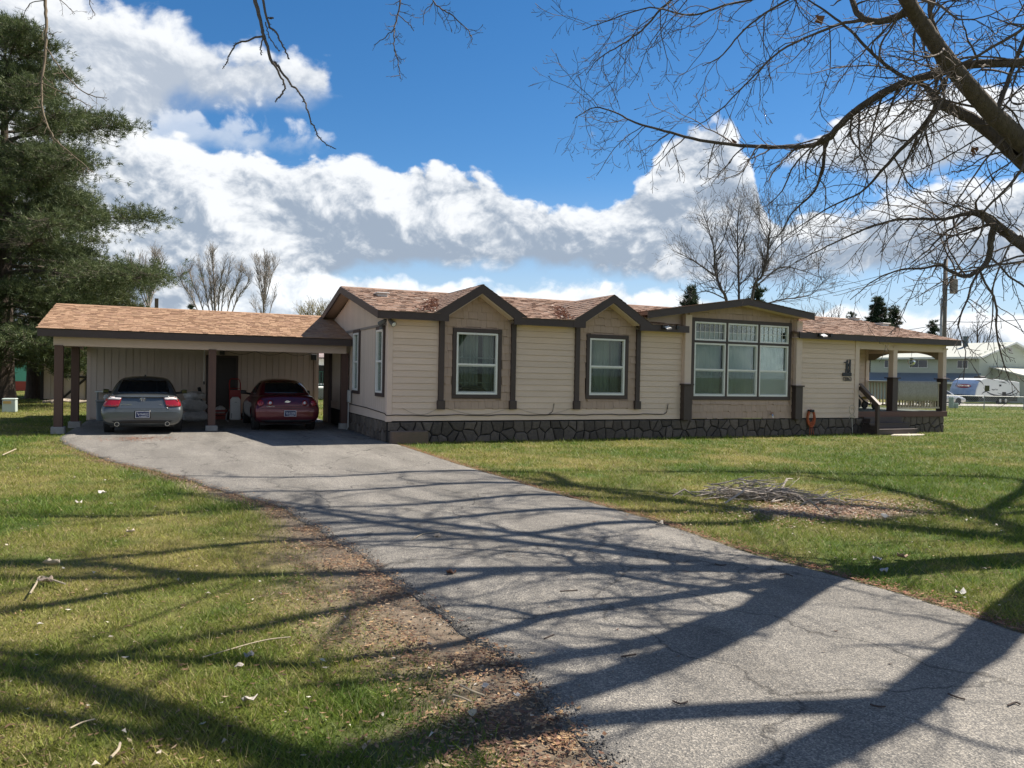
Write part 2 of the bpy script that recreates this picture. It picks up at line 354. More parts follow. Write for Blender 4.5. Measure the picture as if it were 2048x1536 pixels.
def build_ground():
    fx = np.arange(-8, 16.01, 0.12); fy = np.arange(1.0, 22.01, 0.12)
    def far(a, s): return a+s*np.cumsum(0.3*1.22**np.arange(0, 40))
    X = np.r_[far(-8, -1)[::-1], fx, far(16, 1)]; Y = np.r_[far(1, -1)[::-1], fy, far(22, 1)]
    gx, gy = np.meshgrid(X, Y); v = np.c_[gx.ravel(), gy.ravel(), np.zeros(gx.size)]
    near = (np.abs(v[:, 0]) < 60) & (np.abs(v[:, 1]) < 60)
    x, y = v[:, 0], v[:, 1]; D = np.where(near, dirt(x, y), 0); Q = dry(x, y)
    inside = (x > xl(y)+0.12) & (x < xr(y)-0.12) & (y < 27.4)
    v[:, 2] = np.where(near, gz(x, y), 0)-0.03*inside
    n = fbm(x*6, y*6, 3, 51)
    lush = np.array([0.062, 0.098, 0.018]); dr = np.array([0.185, 0.160, 0.055]); di = np.array([0.20, 0.155, 0.118])
    c = lush+(dr-lush)*Q[:, None]; c = c*(0.75+0.5*n)[:, None]; c = c+(di*(0.75+0.5*n)[:, None]-c)*D[:, None]
    nx, ny = len(X), len(Y); i = np.arange(ny-1)[:, None]*nx+np.arange(nx-1)[None]; i = i.ravel()
    f = np.c_[i, i+1, i+1+nx, i+nx]
    m = mat('lawn soil', (1, 1, 1), 0.95, (0.62, 0.66, 0.6), scale=14, attr='tint', bump=0.6, bscale=60, bdist=0.02, spec=0.2)
    o = fastmesh('lawn', v, f, m, col=c, smooth=True, kind='structure'); o['label'] = 'patchy green and straw coloured lawn'; return o
build_ground()
def build_drive():
    Y = np.r_[np.arange(-30, 1.0, 1.0), np.arange(1.0, 27.3, 0.07)]; k = 46
    t = np.linspace(0, 1, k); L = xl(Y)+0.035*(vnoise(Y*9, Y*0, 2)-0.5); Rr = xr(Y)+0.03*(vnoise(Y*9, Y*0+4, 3)-0.5)
    gx = L[:, None]+(Rr-L)[:, None]*t[None]; gy = np.repeat(Y[:, None], k, 1)
    e = np.minimum(gx-L[:, None], Rr[:, None]-gx); gz_ = 0.034-0.02*np.exp(-(e/0.10))+0.012*(fbm(gx*0.7, gy*0.7, 3, 9)-0.5)+0.004*np.exp(-(e/0.3))*(vnoise(gx*30, gy*30, 5)-0.5)
    v = np.c_[gx.ravel(), gy.ravel(), gz_.ravel()]
    n = k; i = (np.arange(len(Y)-1)[:, None]*n+np.arange(n-1)[None]).ravel(); f = np.c_[i, i+1, i+1+n, i+n]
    # skirts
    b = len(v); sl_ = np.c_[L-0.03, Y, np.full(len(Y), -0.06)]; sr = np.c_[Rr+0.03, Y, np.full(len(Y), -0.06)]
    v = np.r_[v, sl_, sr]; j = np.arange(len(Y)-1)
    f = np.r_[f, np.c_[b+j, j*n, (j+1)*n, b+j+1], np.c_[j*n+n-1, b+len(Y)+j, b+len(Y)+j+1, (j+1)*n+n-1]]
    m = bpy.data.materials.new('weathered asphalt'); m.use_nodes = True; T = m.node_tree; Lk = T.links; p = T.nodes['Principled BSDF']
    p.inputs['Roughness'].default_value = 0.82; p.inputs['Specular IOR Level'].default_value = 0.35
    tc = T.nodes.new('ShaderNodeTexCoord')
    vo = T.nodes.new('ShaderNodeTexVoronoi'); vo.inputs['Scale'].default_value = 125; Lk.new(tc.outputs['Object'], vo.inputs['Vector'])
    sx = T.nodes.new('ShaderNodeSeparateColor'); Lk.new(vo.outputs['Color'], sx.inputs[0])
    cr = T.nodes.new('ShaderNodeValToRGB'); e = cr.color_ramp.elements
    e[0].position = 0.0; e[0].color = (0.10, 0.097, 0.092, 1); e[1].position = 1.0; e[1].color = (0.36, 0.335, 0.295, 1)
    for q, cc in ((0.3, (0.14, 0.135, 0.125)), (0.62, (0.20, 0.188, 0.168)), (0.86, (0.265, 0.245, 0.21))):
        a = e.new(q); a.color = (*cc, 1)
    Lk.new(sx.outputs[0], cr.inputs[0])
    nz = T.nodes.new('ShaderNodeTexNoise'); nz.inputs['Scale'].default_value = 1.0; nz.inputs['Detail'].default_value = 7; nz.inputs['Roughness'].default_value = 0.62; mpn = T.nodes.new('ShaderNodeMapping'); mpn.inputs['Scale'].default_value = (1.5, .35, 1); Lk.new(tc.outputs['Object'], mpn.inputs[0]); Lk.new(mpn.outputs[0], nz.inputs['Vector'])
    mr = T.nodes.new('ShaderNodeMapRange'); mr.inputs[1].default_value = 0.3; mr.inputs[2].default_value = 0.72; mr.inputs[3].default_value = 0.62; mr.inputs[4].default_value = 1.18; Lk.new(nz.outputs['Fac'], mr.inputs[0])
    hs = T.nodes.new('ShaderNodeHueSaturation'); Lk.new(mr.outputs[0], hs.inputs['Value']); Lk.new(cr.outputs[0], hs.inputs['Color'])
    # old cracks
    wv = T.nodes.new('ShaderNodeTexVoronoi'); wv.feature = 'DISTANCE_TO_EDGE'; wv.inputs['Scale'].default_value = 0.55
    nw = T.nodes.new('ShaderNodeTexNoise'); nw.inputs['Scale'].default_value = 2.5; nw.inputs['Detail'].default_value = 6; Lk.new(tc.outputs['Object'], nw.inputs['Vector'])
    va = T.nodes.new('ShaderNodeVectorMath'); va.operation = 'MULTIPLY_ADD'; va.inputs[1].default_value = (0.5, 0.5, 0.5); Lk.new(nw.outputs['Color'], va.inputs[0]); Lk.new(tc.outputs['Object'], va.inputs[2]); Lk.new(va.outputs[0], wv.inputs['Vector'])
    ck = T.nodes.new('ShaderNodeMapRange'); ck.inputs[1].default_value = 0.0; ck.inputs[2].default_value = 0.010; ck.inputs[3].default_value = 0.38; ck.inputs[4].default_value = 1.0; Lk.new(wv.outputs['Distance'], ck.inputs[0])
    mx = T.nodes.new('ShaderNodeMix'); mx.data_type = 'RGBA'; mx.blend_type = 'MULTIPLY'; mx.inputs[0].default_value = 1; Lk.new(hs.outputs[0], mx.inputs[6]); Lk.new(ck.outputs[0], mx.inputs[7])
    ns = T.nodes.new('ShaderNodeTexNoise'); ns.inputs['Scale'].default_value = 1.7; ns.inputs['Detail'].default_value = 4; ns.inputs['Roughness'].default_value = 0.7; Lk.new(tc.outputs['Object'], ns.inputs['Vector'])
    st_ = T.nodes.new('ShaderNodeMapRange'); st_.inputs[1].default_value = 0.60; st_.inputs[2].default_value = 0.72; st_.inputs[3].default_value = 1.0; st_.inputs[4].default_value = 0.66; Lk.new(ns.outputs['Fac'], st_.inputs[0])
    mx2 = T.nodes.new('ShaderNodeMix'); mx2.data_type = 'RGBA'; mx2.blend_type = 'MULTIPLY'; mx2.inputs[0].default_value = 1; Lk.new(mx.outputs[2], mx2.inputs[6]); Lk.new(st_.outputs[0], mx2.inputs[7])
    Lk.new(mx2.outputs[2], p.inputs['Base Color'])
    bp = T.nodes.new('ShaderNodeBump'); bp.inputs['Strength'].default_value = 0.8; bp.inputs['Distance'].default_value = 0.0045
    ad = T.nodes.new('ShaderNodeMath'); ad.operation = 'MULTIPLY_ADD'; ad.inputs[1].default_value = 0.5; Lk.new(sx.outputs[1], ad.inputs[0]); Lk.new(vo.outputs['Distance'], ad.inputs[2])
    Lk.new(ad.outputs[0], bp.inputs['Height']); Lk.new(bp.outputs[0], p.inputs['Normal'])
    o = fastmesh('driveway', v, f, m, smooth=True, kind='structure'); o['label'] = 'grey weathered asphalt driveway with crumbling edges'
build_drive()
def build_grass(N=900000):
    d = 2.6*(75/2.6)**(RS.rand(N)**0.98); lat = (RS.rand(N)*2-1)*(d*0.70+0.5)*np.where(RS.rand(N) < .22, 1.0+1.1*np.clip(6/d, .15, 1), 1.0)
    x = d*_f[0]/math.hypot(_f[0], _f[1])+lat*_r0[0]; y = d*_f[1]/math.hypot(_f[0], _f[1])+lat*_r0[1]
    keep = ~((x > xl(y)+0.02) & (x < xr(y)-0.02) & (y < 27.4))
    keep &= ~((x > 4.72) & (x < 24.1) & (y > 17.9) & (y < 26.5)) & ~((x > 20) & (x < 22) & (y > 17.2) & (y < 18))
    keep &= ~((x < -2.3) & (x > -2.6) & (y > 21.7) & (y < 24.4))
    D = dirt(x, y); keep &= RS.rand(N) > D*1.05
    keep &= RS.rand(N) < np.clip((75-d)/40, 0, 1)
    keep &= RS.rand(N) < 0.4+0.6*np.clip(fbm(x*4, y*4, 2, 77)*1.8-0.25, 0, 1)
    x, y, d = x[keep], y[keep], d[keep]; n = len(x); Q = dry(x, y)
    sc = np.maximum(1.0, d/7.0)**0.8
    clump = (0.40+1.2*fbm(x*3.2, y*3.2, 3, 61))*np.where(RS.rand(n) < .05, 1.8, 1)
    h = (0.022+0.024*RS.rand(n))*clump*(1.25-0.45*Q)*np.where(d > 7, np.minimum(1.3, d/7.0), 1); w = (0.0026+0.0018*RS.rand(n))*sc
    a = RS.rand(n)*6.283; lean = h*(0.35+1.1*RS.rand(n)); la = RS.rand(n)*6.283
    z0 = gz(x, y)-0.004
    p0 = np.c_[x-np.cos(a)*w, y-np.sin(a)*w, z0]; p1 = np.c_[x+np.cos(a)*w, y+np.sin(a)*w, z0]
    p2 = np.c_[x+np.cos(la)*lean, y+np.sin(la)*lean, z0+h]
    v = np.empty((n, 3, 3)); v[:, 0] = p0; v[:, 1] = p1; v[:, 2] = p2
    lush = np.array([0.10, 0.172, 0.022]); yel = np.array([0.285, 0.275, 0.062]); st = np.array([0.36, 0.30, 0.15])
    g = RS.rand(n); c = lush+(yel-lush)*np.clip(Q*0.75+0.45*g-0.1, 0, 1)[:, None]
    s = RS.rand(n) < (0.05+0.24*Q); c[s] = st*(0.6+0.6*RS.rand(s.sum()))[:, None]
    c = c*(0.7+0.6*RS.rand(n))[:, None]
    o = fastmesh('grass', v.reshape(-1, 3), np.arange(3*n).reshape(-1, 3), leafmat('grass blades', trans=0.35, rough=0.55), col=np.repeat(c, 3, 0), kind='stuff')
    o['label'] = 'short spring grass with straw coloured patches'; o['category'] = 'grass'
build_grass()
# far setting: the street that crosses behind on the right, and a strip of pavement on the left
def strip(name, pts, w, z, m, label):
    mb = MB(); P = [np.array(p) for p in pts]
    for a, b in zip(P, P[1:]):
        d = (b-a)/np.linalg.norm(b-a); s = np.array([-d[1], d[0]])*w/2
        mb.add([(*(a-s), z), (*(b-s), z), (*(b+s), z), (*(a+s), z)], [(0, 1, 2, 3)])
    o = mb.build(name, m, kind='structure'); o['label'] = label
strip('street', [(30, 46.5), (75, 33.5), (140, 14.5)], 5.0, 0.03, mat('pale concrete', (0.42, 0.40, 0.36), 0.9, (0.34, 0.33, 0.3), scale=2), 'pale concrete street beyond the chain link fence')
strip('street', [(-60, 62), (-2, 62)], 3.0, 0.03, MATS['pale concrete'], 'pale street seen between the pine trunks')
# ------------------------------------------------------------------ the house
HX0, HX1, HXP, YF, YB, YR = 4.73, 19.97, 24.12, 17.9, 25.65, 21.95
ZS, ZE, ZR = 0.52, 2.93, 4.08                 # siding bottom, eave fascia bottom, ridge
CREAM, TAN, BRN, WHT = (0.70, 0.548, 0.447), (0.45, 0.325, 0.255), (0.050, 0.033, 0.030), (0.80, 0.80, 0.77)
m_side = mat('cream painted lap siding', CREAM, 0.62, (CREAM[0]*.9, CREAM[1]*.9, CREAM[2]*.88), scale=2.2, stretch=(.6, 1, 3), bump=0.12, bscale=30, rnd=0.045)
m_panel = mat('cream grooved panel siding', (0.63, 0.515, 0.435), 0.65, (0.58, 0.475, 0.40), scale=2.5, stretch=(1, 1, .5), bump=0.1, bscale=40, rnd=0.03)
m_shake = mat('tan shake siding', TAN, 0.66, (TAN[0]*.84, TAN[1]*.84, TAN[2]*.84), scale=5, stretch=(3, 1, .6), bump=0.25, bscale=30, rnd=0.045)
m_brn = mat('dark brown trim paint', BRN, 0.55, (0.062, 0.042, 0.038), scale=5, bump=0.08, bscale=40, rnd=0.08)
m_cream = mat('cream trim paint', (0.675, 0.535, 0.45), 0.6, (0.62, 0.485, 0.41), scale=3, rnd=0.03)
m_white = mat('white vinyl', WHT, 0.35, (0.72, 0.72, 0.69), scale=3, rnd=0.02)
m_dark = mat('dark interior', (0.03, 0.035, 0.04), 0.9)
m_glass = glass(tint=(.76, .80, .77), refl=.7)
m_screen = glass('insect screen', tint=(.86, .87, .87), refl=.3, rough=.5)
m_curt = mat('pale curtain', (0.50, 0.54, 0.50), 0.9, (0.34, 0.38, 0.36), scale=3, stretch=(7, 7, .25), amt=.7)
m_blind = mat('pale green blind', (0.58, 0.65, 0.60), 0.85, (0.50, 0.57, 0.53), scale=2)
m_mort = mat('black mortar', (0.012, 0.012, 0.013), 0.95)
m_stone = mat('grey brown skirting stone', (0.145, 0.118, 0.097), 0.88, (0.07, 0.058, 0.048), scale=14, detail=8, bump=0.8, bscale=30, rnd=0.34, bdist=0.014)
house = thing('house', 'cream single storey house with brown trim, tan shake gables and stone skirting', 'house', (12, 18, 0))
def lap_boards(par, X0, X1, y, z0, z1, ex=0.1535, axis='x', m=None, name='siding_board'):
    """lapped boards: each a wedge, bottom edge proud"""
    z = z0; m = m or m_side
    while z < z1-0.02:
        zt = min(z+ex, z1); mb = MB()
        if axis == 'x': mb.prism([(y-0.004, zt-.001), (y+0.0, zt), (y+0.0, z+.005), (y-0.022, z+.005), (y-0.020, z+0.016)], 'x', X0, X1)
        mb.build(name, m, par); z = zt
walls = MB()
walls.box(HX0+0.05, HX1-0.04, YF+0.03, YF+0.12, ZS, 2.6)   # sheathing behind boards (window holes are dark rooms set in front of it)
# wall bodies behind the cladding, window openings left out
def wall_with_holes(mb, X0, X1, Z0, Z1, holes, ya, yb):
    xs = sorted({X0, X1, *[h[0] for h in holes], *[h[1] for h in holes]})
    for a, b in zip(xs, xs[1:]):
        zs = [(h[2], h[3]) for h in holes if h[0] <= a+1e-6 and h[1] >= b-1e-6]
        z = Z0
        for lo, hi in sorted(zs):
            if lo > z: mb.box(a, b, ya, yb, z, lo)
            z = hi
        if z < Z1: mb.box(a, b, ya, yb, z, Z1)
W1 = (6.44, 7.555, 1.165, 2.71); W2 = (10.20, 11.31, 1.17, 2.70); WB = (13.60, 17.09, 1.165, 3.30)
walls = MB()
wall_with_holes(walls, HX0+0.04, HX1-0.02, ZS, 2.98, [W1, W2, (WB[0], WB[1], WB[2], 2.98)], YF+0.022, YF+0.13)
wall_with_holes(walls, 13.3, 17.45, 2.98, 3.62, [(WB[0], WB[1], 2.98, WB[3])], YF+0.022, YF+0.13)
walls.prism([(6.0, 2.98), (8.1, 2.98), (7.0, 3.66)], 'y', YF+0.022, YF+0.1); walls.prism([(9.75, 2.98), (11.8, 2.98), (10.75, 3.64)], 'y', YF+0.022, YF+0.1)
walls.prism([(13.3, 3.62), (17.45, 3.62), (15.19, 3.86)], 'y', YF+0.022, YF+0.13)
walls.box(HX0+0.03, 20.0, YB-0.1, YB, 0.0, 2.95); walls.box(HXP-0.1, HXP, 21.1, YB, 0.0, 2.95)
walls.build('wall', m_cream, house)
# dark rooms behind the windows
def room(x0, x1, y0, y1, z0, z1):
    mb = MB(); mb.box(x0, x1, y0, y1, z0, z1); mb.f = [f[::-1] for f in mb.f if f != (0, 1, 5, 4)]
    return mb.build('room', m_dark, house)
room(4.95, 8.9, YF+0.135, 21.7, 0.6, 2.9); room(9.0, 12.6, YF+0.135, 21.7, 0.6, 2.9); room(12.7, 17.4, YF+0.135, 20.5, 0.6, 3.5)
# lap siding on the front, section by section
lap_boards(house, HX0+0.11, 13.18, YF, ZS+0.0, 0.81, 0.145)
secs = [(HX0+0.11, 5.985), (8.045, 9.755), (11.785, 13.2), (17.52, 19.86)]
for i, (a, b) in enumerate(secs):
    lap_boards(house, a, b, YF, 0.812 if i < 3 else ZS, 2.955)
# corner boards, base board joints
for a, b, n in ((HX0, HX0+0.108, 'corner_board'), (19.862, 20.04, 'corner_board')):
    MB().box(a, b, YF-0.035, YF+0.03, ZS-0.015, 2.95).build(n, m_cream, house, bevel=0.004)
MB().box(HX0-0.018, HX0+0.012, YF-0.034, YF+0.12, ZS-0.015, 2.95).build('corner_board', m_cream, house)
# ---------------- shake panels: each shake one piece, staggered butts
def shakes(par, X0, X1, Z0, Z1, holes, ex=0.202, poly=None, y=YF, seed=1):
    rr = random.Random(seed); z = Z0; row = 0
    while z < Z1-0.03:
        x = X0-rr.random()*0.1
        while x < X1-0.02:
            w = rr.choice((0.14, 0.2, 0.24, 0.3, 0.17)); a, b = max(x, X0), min(x+w-0.004, X1); x += w
            if b-a < 0.03: continue
            drop = rr.choice((0.0, 0.0, 0.028, 0.028, 0.014)); zb = max(z-drop, Z0-0.028)+.012; zt = min(z+ex-.002, Z1)
            segs = [(zb, zt)]
            for h in holes:
                if b > h[0]+0.005 and a < h[1]-0.005:
                    ns = []
                    for lo, hi in segs:
                        if hi <= h[2] or lo >= h[3]: ns.append((lo, hi)); continue
                        # trim sideways when only partly covered
                        if a < h[0]-0.03: b = min(b, h[0]); ns.append((lo, hi)); continue
                        if b > h[1]+0.03: a = max(a, h[1]); ns.append((lo, hi)); continue
                        if lo < h[2]-0.01: ns.append((lo, h[2]))
                        if hi > h[3]+0.01: ns.append((h[3], hi))
                    segs = ns
            for lo, hi in segs:
                ta = tb = hi
                if poly:
                    ta, tb = min(hi, poly(a)), min(hi, poly(b))
                    if max(ta, tb) < lo+0.02: continue
                    ta, tb = max(ta, lo+0.005), max(tb, lo+0.005)
                p = rr.uniform(-0.003, 0.003)
                mb = MB(); f0, f1 = y-0.030+p, y-0.008
                mb.add([(a, f0, lo), (b, f0, lo), (b, y+0.012, lo), (a, y+0.012, lo), (a, f1, ta), (b, f1, tb), (b, y+0.012, tb), (a, y+0.012, ta)],
                       [(0, 3, 2, 1), (4, 5, 6, 7), (0, 1, 5, 4), (1, 2, 6, 5), (2, 3, 7, 6), (3, 0, 4, 7)])
                mb.build('shake', m_shake, par)
        z += ex; row += 1
def gable_fn(xc, zp, s): return lambda x: zp-s*abs(x-xc)
pan1 = MB().box(6.12, 7.9, YF-0.001, YF+0.021, 0.83, 2.9); 
def panel(x0, x1, z0, z1, holes):
    mb = MB(); wall_with_holes(mb, x0, x1, z0, z1, holes, YF+0.013, YF+0.0205); return mb.build('shake_panel', m_shake, house)
c = 0.10
sp = panel(6.1, 7.93, 0.83, 2.95, [W1]); shakes(sp, 6.11, 7.92, 0.82, 3.62, [(W1[0]-c, W1[1]+c, W1[2]-c, W1[3]+c)], poly=gable_fn(7.0, 3.66, 0.62), seed=3)
sp = panel(9.88, 11.66, 0.83, 2.95, [W2]); shakes(sp, 9.89, 11.65, 0.82, 3.60, [(W2[0]-c, W2[1]+c, W2[2]-c, W2[3]+c)], poly=gable_fn(10.75, 3.64, 0.62), seed=4)
sp = panel(13.42, 17.3, ZS+0.02, 3.45, [WB]); shakes(sp, 13.42, 17.30, ZS+0.01, 3.88, [(WB[0]-c, WB[1]+c, WB[2]-c, WB[3]+c)], poly=gable_fn(15.19, 3.86, 0.14), seed=5)
# ---------------- brown strips and bay columns
for X in (6.055, 7.975, 9.822, 11.715):
    s = MB().box(X-0.065, X+0.065, YF-0.075, YF+0.0, 0.99, 2.98).build('trim_strip', m_brn, house, bevel=0.004)
    MB().box(X-0.095, X+0.095, YF-0.105, YF+0.0, 0.80, 1.02).build('base_block', m_brn, s, bevel=0.006)
for a, b in ((13.20, 13.42), (17.30, 17.52)):
    co = MB().box(a, b, YF-0.15, YF+0.0, 1.50, 3.46).build('bay_column', m_cream, house, bevel=0.005)
    MB().box(a-0.03, b+0.03, YF-0.19, YF+0.0, 0.50, 1.475).build('column_base', m_brn, co, bevel=0.006)
    MB().box(a-0.065, b+0.065, YF-0.225, YF+0.0, 1.475, 1.52).build('column_cap', m_brn, co, bevel=0.005)
# ---------------- windows
def frame_rect(mb, x0, x1, z0, z1, w, ya, yb):
    mb.box(x0, x1, ya, yb, z0, z0+w); mb.box(x0, x1, ya, yb, z1-w, z1); mb.box(x0, x0+w, ya, yb, z0+w, z1-w); mb.box(x1-w, x1, ya, yb, z0+w, z1-w)
def casing(x0, x1, z0, z1, par, w=0.095):
    for q in ((x0-w, x1+w, z1, z1+w), (x0-w, x1+w, z0-w, z0), (x0-w, x0, z0, z1), (x1, x1+w, z0, z1)):
        MB().box(q[0], q[1], YF-0.05, YF+0.02, q[2], q[3]).build('casing_board', m_brn, par, bevel=0.003)
def curtain(x0, x1, z0, z1, y, amp, waves, m, par, ph=0.0, name='curtain'):
    n = max(12, int(waves*10)); mb = MB(); vs = []; fs = []
    for i in range(n+1):
        t = i/n; X = x0+(x1-x0)*t; Y = y+amp*math.sin(t*waves*6.283+ph)+amp*0.5*math.sin(t*waves*2.3*6.283+1)
        vs += [(X, Y, z0), (X, Y+0.01, z1)]
    for i in range(n): fs.append((2*i, 2*i+2, 2*i+3, 2*i+1))
    return mb.add(vs, fs).build(name, m, par, smooth=True)
def window(x0, x1, z0, z1, split, par, mid=True, screen=True):
    mb = MB(); frame_rect(mb, x0+0.004, x1-0.004, z0+0.004, z1-0.004, 0.05, YF-0.035, YF+0.06)
    w = mb.build('window', m_white, par, bevel=0.004)
    if split:
        zm = z0+(z1-z0)*split
        MB().box(x0+0.052, x1-0.052, YF-0.022, YF+0.05, zm-0.024, zm+0.024).build('meeting_rail', m_white, w, bevel=0.003)
        s = MB(); frame_rect(s, x0+0.054, x1-0.054, z0+0.054, zm-0.026, 0.028, YF-0.006, YF+0.03); s.build('sash', m_white, w)
        MB().box(x0+0.06, x1-0.06, YF+0.035, YF+0.041, zm+0.026, z1-0.056).build('pane', m_glass, w)
        MB().box(x0+0.08, x1-0.08, YF+0.008, YF+0.014, z0+0.084, zm-0.056).build('pane', m_glass, w)
        MB().box(x0+0.058, x1-0.058, YF-0.012, YF-0.0105, z0+0.056, zm-0.027).build('insect_screen', m_screen, w)
    else:
        MB().box(x0+0.055, x1-0.055, YF+0.02, YF+0.026, z0+0.055, z1-0.055).build('pane', m_glass, w)
    return w
casing(*W1, house); casing(*W2, house)
w = window(*W1, 0.485, house)
curtain(6.5, 7.12, 1.1, 2.72, YF+0.24, 0.03, 6, m_curt, w, 0.3); curtain(7.26, 7.55, 1.1, 2.72, YF+0.24, 0.03, 3, m_curt, w, 1.3)
MB().box(6.5, 7.5, YF+0.10, YF+0.115, 2.07, 2.10).build('inner_rail', mat('shaded frame', (0.35, 0.38, 0.37), 0.6), w); MB().box(6.5, 7.5, YF+0.10, YF+0.115, 1.45, 1.475).build('inner_rail', MATS['shaded frame'], w)
w2 = window(*W2, 0.505, house)
curtain(10.24, 10.47, 1.1, 2.7, YF+0.22, 0.02, 3, m_curt, w2, 0.5); curtain(10.50, 11.05, 1.1, 2.7, YF+0.3, 0.02, 4, m_blind, w2, 1.5); curtain(11.0, 11.28, 1.1, 2.7, YF+0.22, 0.02, 3, m_curt, w2, 2.2)
casing(*WB, house, 0.10)
bw = (WB[1]-WB[0]-2*0.055)/3
mul = MB()
for i in range(2): X = WB[0]+(i+1)*bw+i*0.055; mul.box(X, X+0.055, YF-0.05, YF+0.03, WB[2], WB[3])
for i in range(3): X = WB[0]+i*(bw+0.055); mul.box(X, X+bw, YF-0.05, YF+0.03, 2.70, 2.755)
mul.build('mullion', m_brn, house)
for i in range(3):
    X = WB[0]+i*(bw+0.055)
    w = window(X, X+bw, WB[2], 2.70, 0.5, house)
    curtain(X+0.02, X+bw-0.02, 1.1, 2.72, YF+0.2, 0.006, 7, m_blind, w, i, 'blind')
    w = window(X, X+bw, 2.755, WB[3], 0, house)
    mu = MB()
    for k in range(1, 6): xx = X+0.05+(bw-0.1)*k/6; mu.box(xx-0.006, xx+0.006, YF+0.006, YF+0.018, 2.81, WB[3]-0.055)
    mu.box(X+0.05, X+bw-0.05, YF+0.007, YF+0.017, 2.81+0.2, 2.81+0.212)
    mu.build('muntin', m_white, w)
    MB().box(X+0.02, X+bw-0.02, YF+0.19, YF+0.2, 2.72, 3.02).build('blind', m_blind, w)
# ---------------- end wall (faces -X): grooved panels, belt, two narrow windows
EW = [(18.25, 18.87, 1.175, 2.72), (20.87, 21.49, 1.165, 2.745)]
def endwall():
    ys = np.arange(YF+0.12, YB, 0.2032); mbs = []
    for y in ys:
        a, b = y, min(y+0.190, YB); zt = min(ZR-0.1, 2.95+0.27*0.93*(min(a+.1, 2*YR-a-.1)-17.55)*0.78)
        hs = [h for h in EW if b > h[0] and a < h[1]]
        segs = [(ZS, 2.62 if False else zt)]
        if hs: h = hs[0]; segs = [(ZS, h[2]-0.06), (h[3]+0.06, zt)]
        for lo, hi in segs: MB().box(HX0, HX0+0.02, a, b, lo, hi).build('siding_panel', m_panel, house)
endwall()
bk = MB(); 
bk.box(HX0+0.021, HX0+0.05, YF+0.05, EW[0][0], ZS, 2.95); bk.box(HX0+0.021, HX0+0.05, EW[0][1], EW[1][0], ZS, 2.95); bk.box(HX0+0.021, HX0+0.05, EW[1][1], YB, ZS, 2.95)
for h in EW: bk.box(HX0+0.021, HX0+0.05, h[0], h[1], ZS, h[2]); bk.box(HX0+0.021, HX0+0.05, h[0], h[1], h[3], 2.95)
bk.prism([(YF+0.05, 2.95), (YB, 2.95), (YR, 3.93)], 'x', HX0+0.021, HX0+0.05)
bk.build('wall', m_panel, house)
MB().box(HX0-0.025, HX0+0.0, YF+0.1, YB, 2.80, 2.86).build('belt_trim', m_brn if False else mat('grey trim', (0.22, 0.20, 0.19), 0.6), house)
MB().box(HX0-0.022, HX0+0.0, YF+0.12, YB, ZS, 0.74).build('base_board', m_panel, house)
for (a, b, z0, z1) in EW:
    mb = MB()
    for q in ((a-.09, b+.09, z1, z1+.09), (a-.09, b+.09, z0-.09, z0), (a-.09, a, z0, z1), (b, b+.09, z0, z1)): mb.box(HX0-0.045, HX0+0.02, *q)
    mb.build('casing', m_brn, house, bevel=0.003)
    mb = MB()
    for q in ((a, b, z1-.05, z1), (a, b, z0, z0+.05), (a, a+.05, z0+.05, z1-.05), (b-.05, b, z0+.05, z1-.05)): mb.box(HX0-0.06, HX0+0.04, *q)
    w = mb.build('window', m_white, house, bevel=0.003); zm = (z0+z1)/2
    MB().box(HX0-0.05, HX0+0.03, a+.052, b-.052, zm-.025, zm+.025).build('meeting_rail', m_white, w)
    MB().box(HX0-0.0, HX0+0.006, a+.052, b-.052, z0+.052, z1-.052).build('pane', m_glass, w)
    MB().box(HX0+0.12, HX0+0.13, a-.1, b+.1, z0-.1, z1+.1).build('blind', mat('shaded blind', (0.09, 0.11, 0.105), 0.9), w)
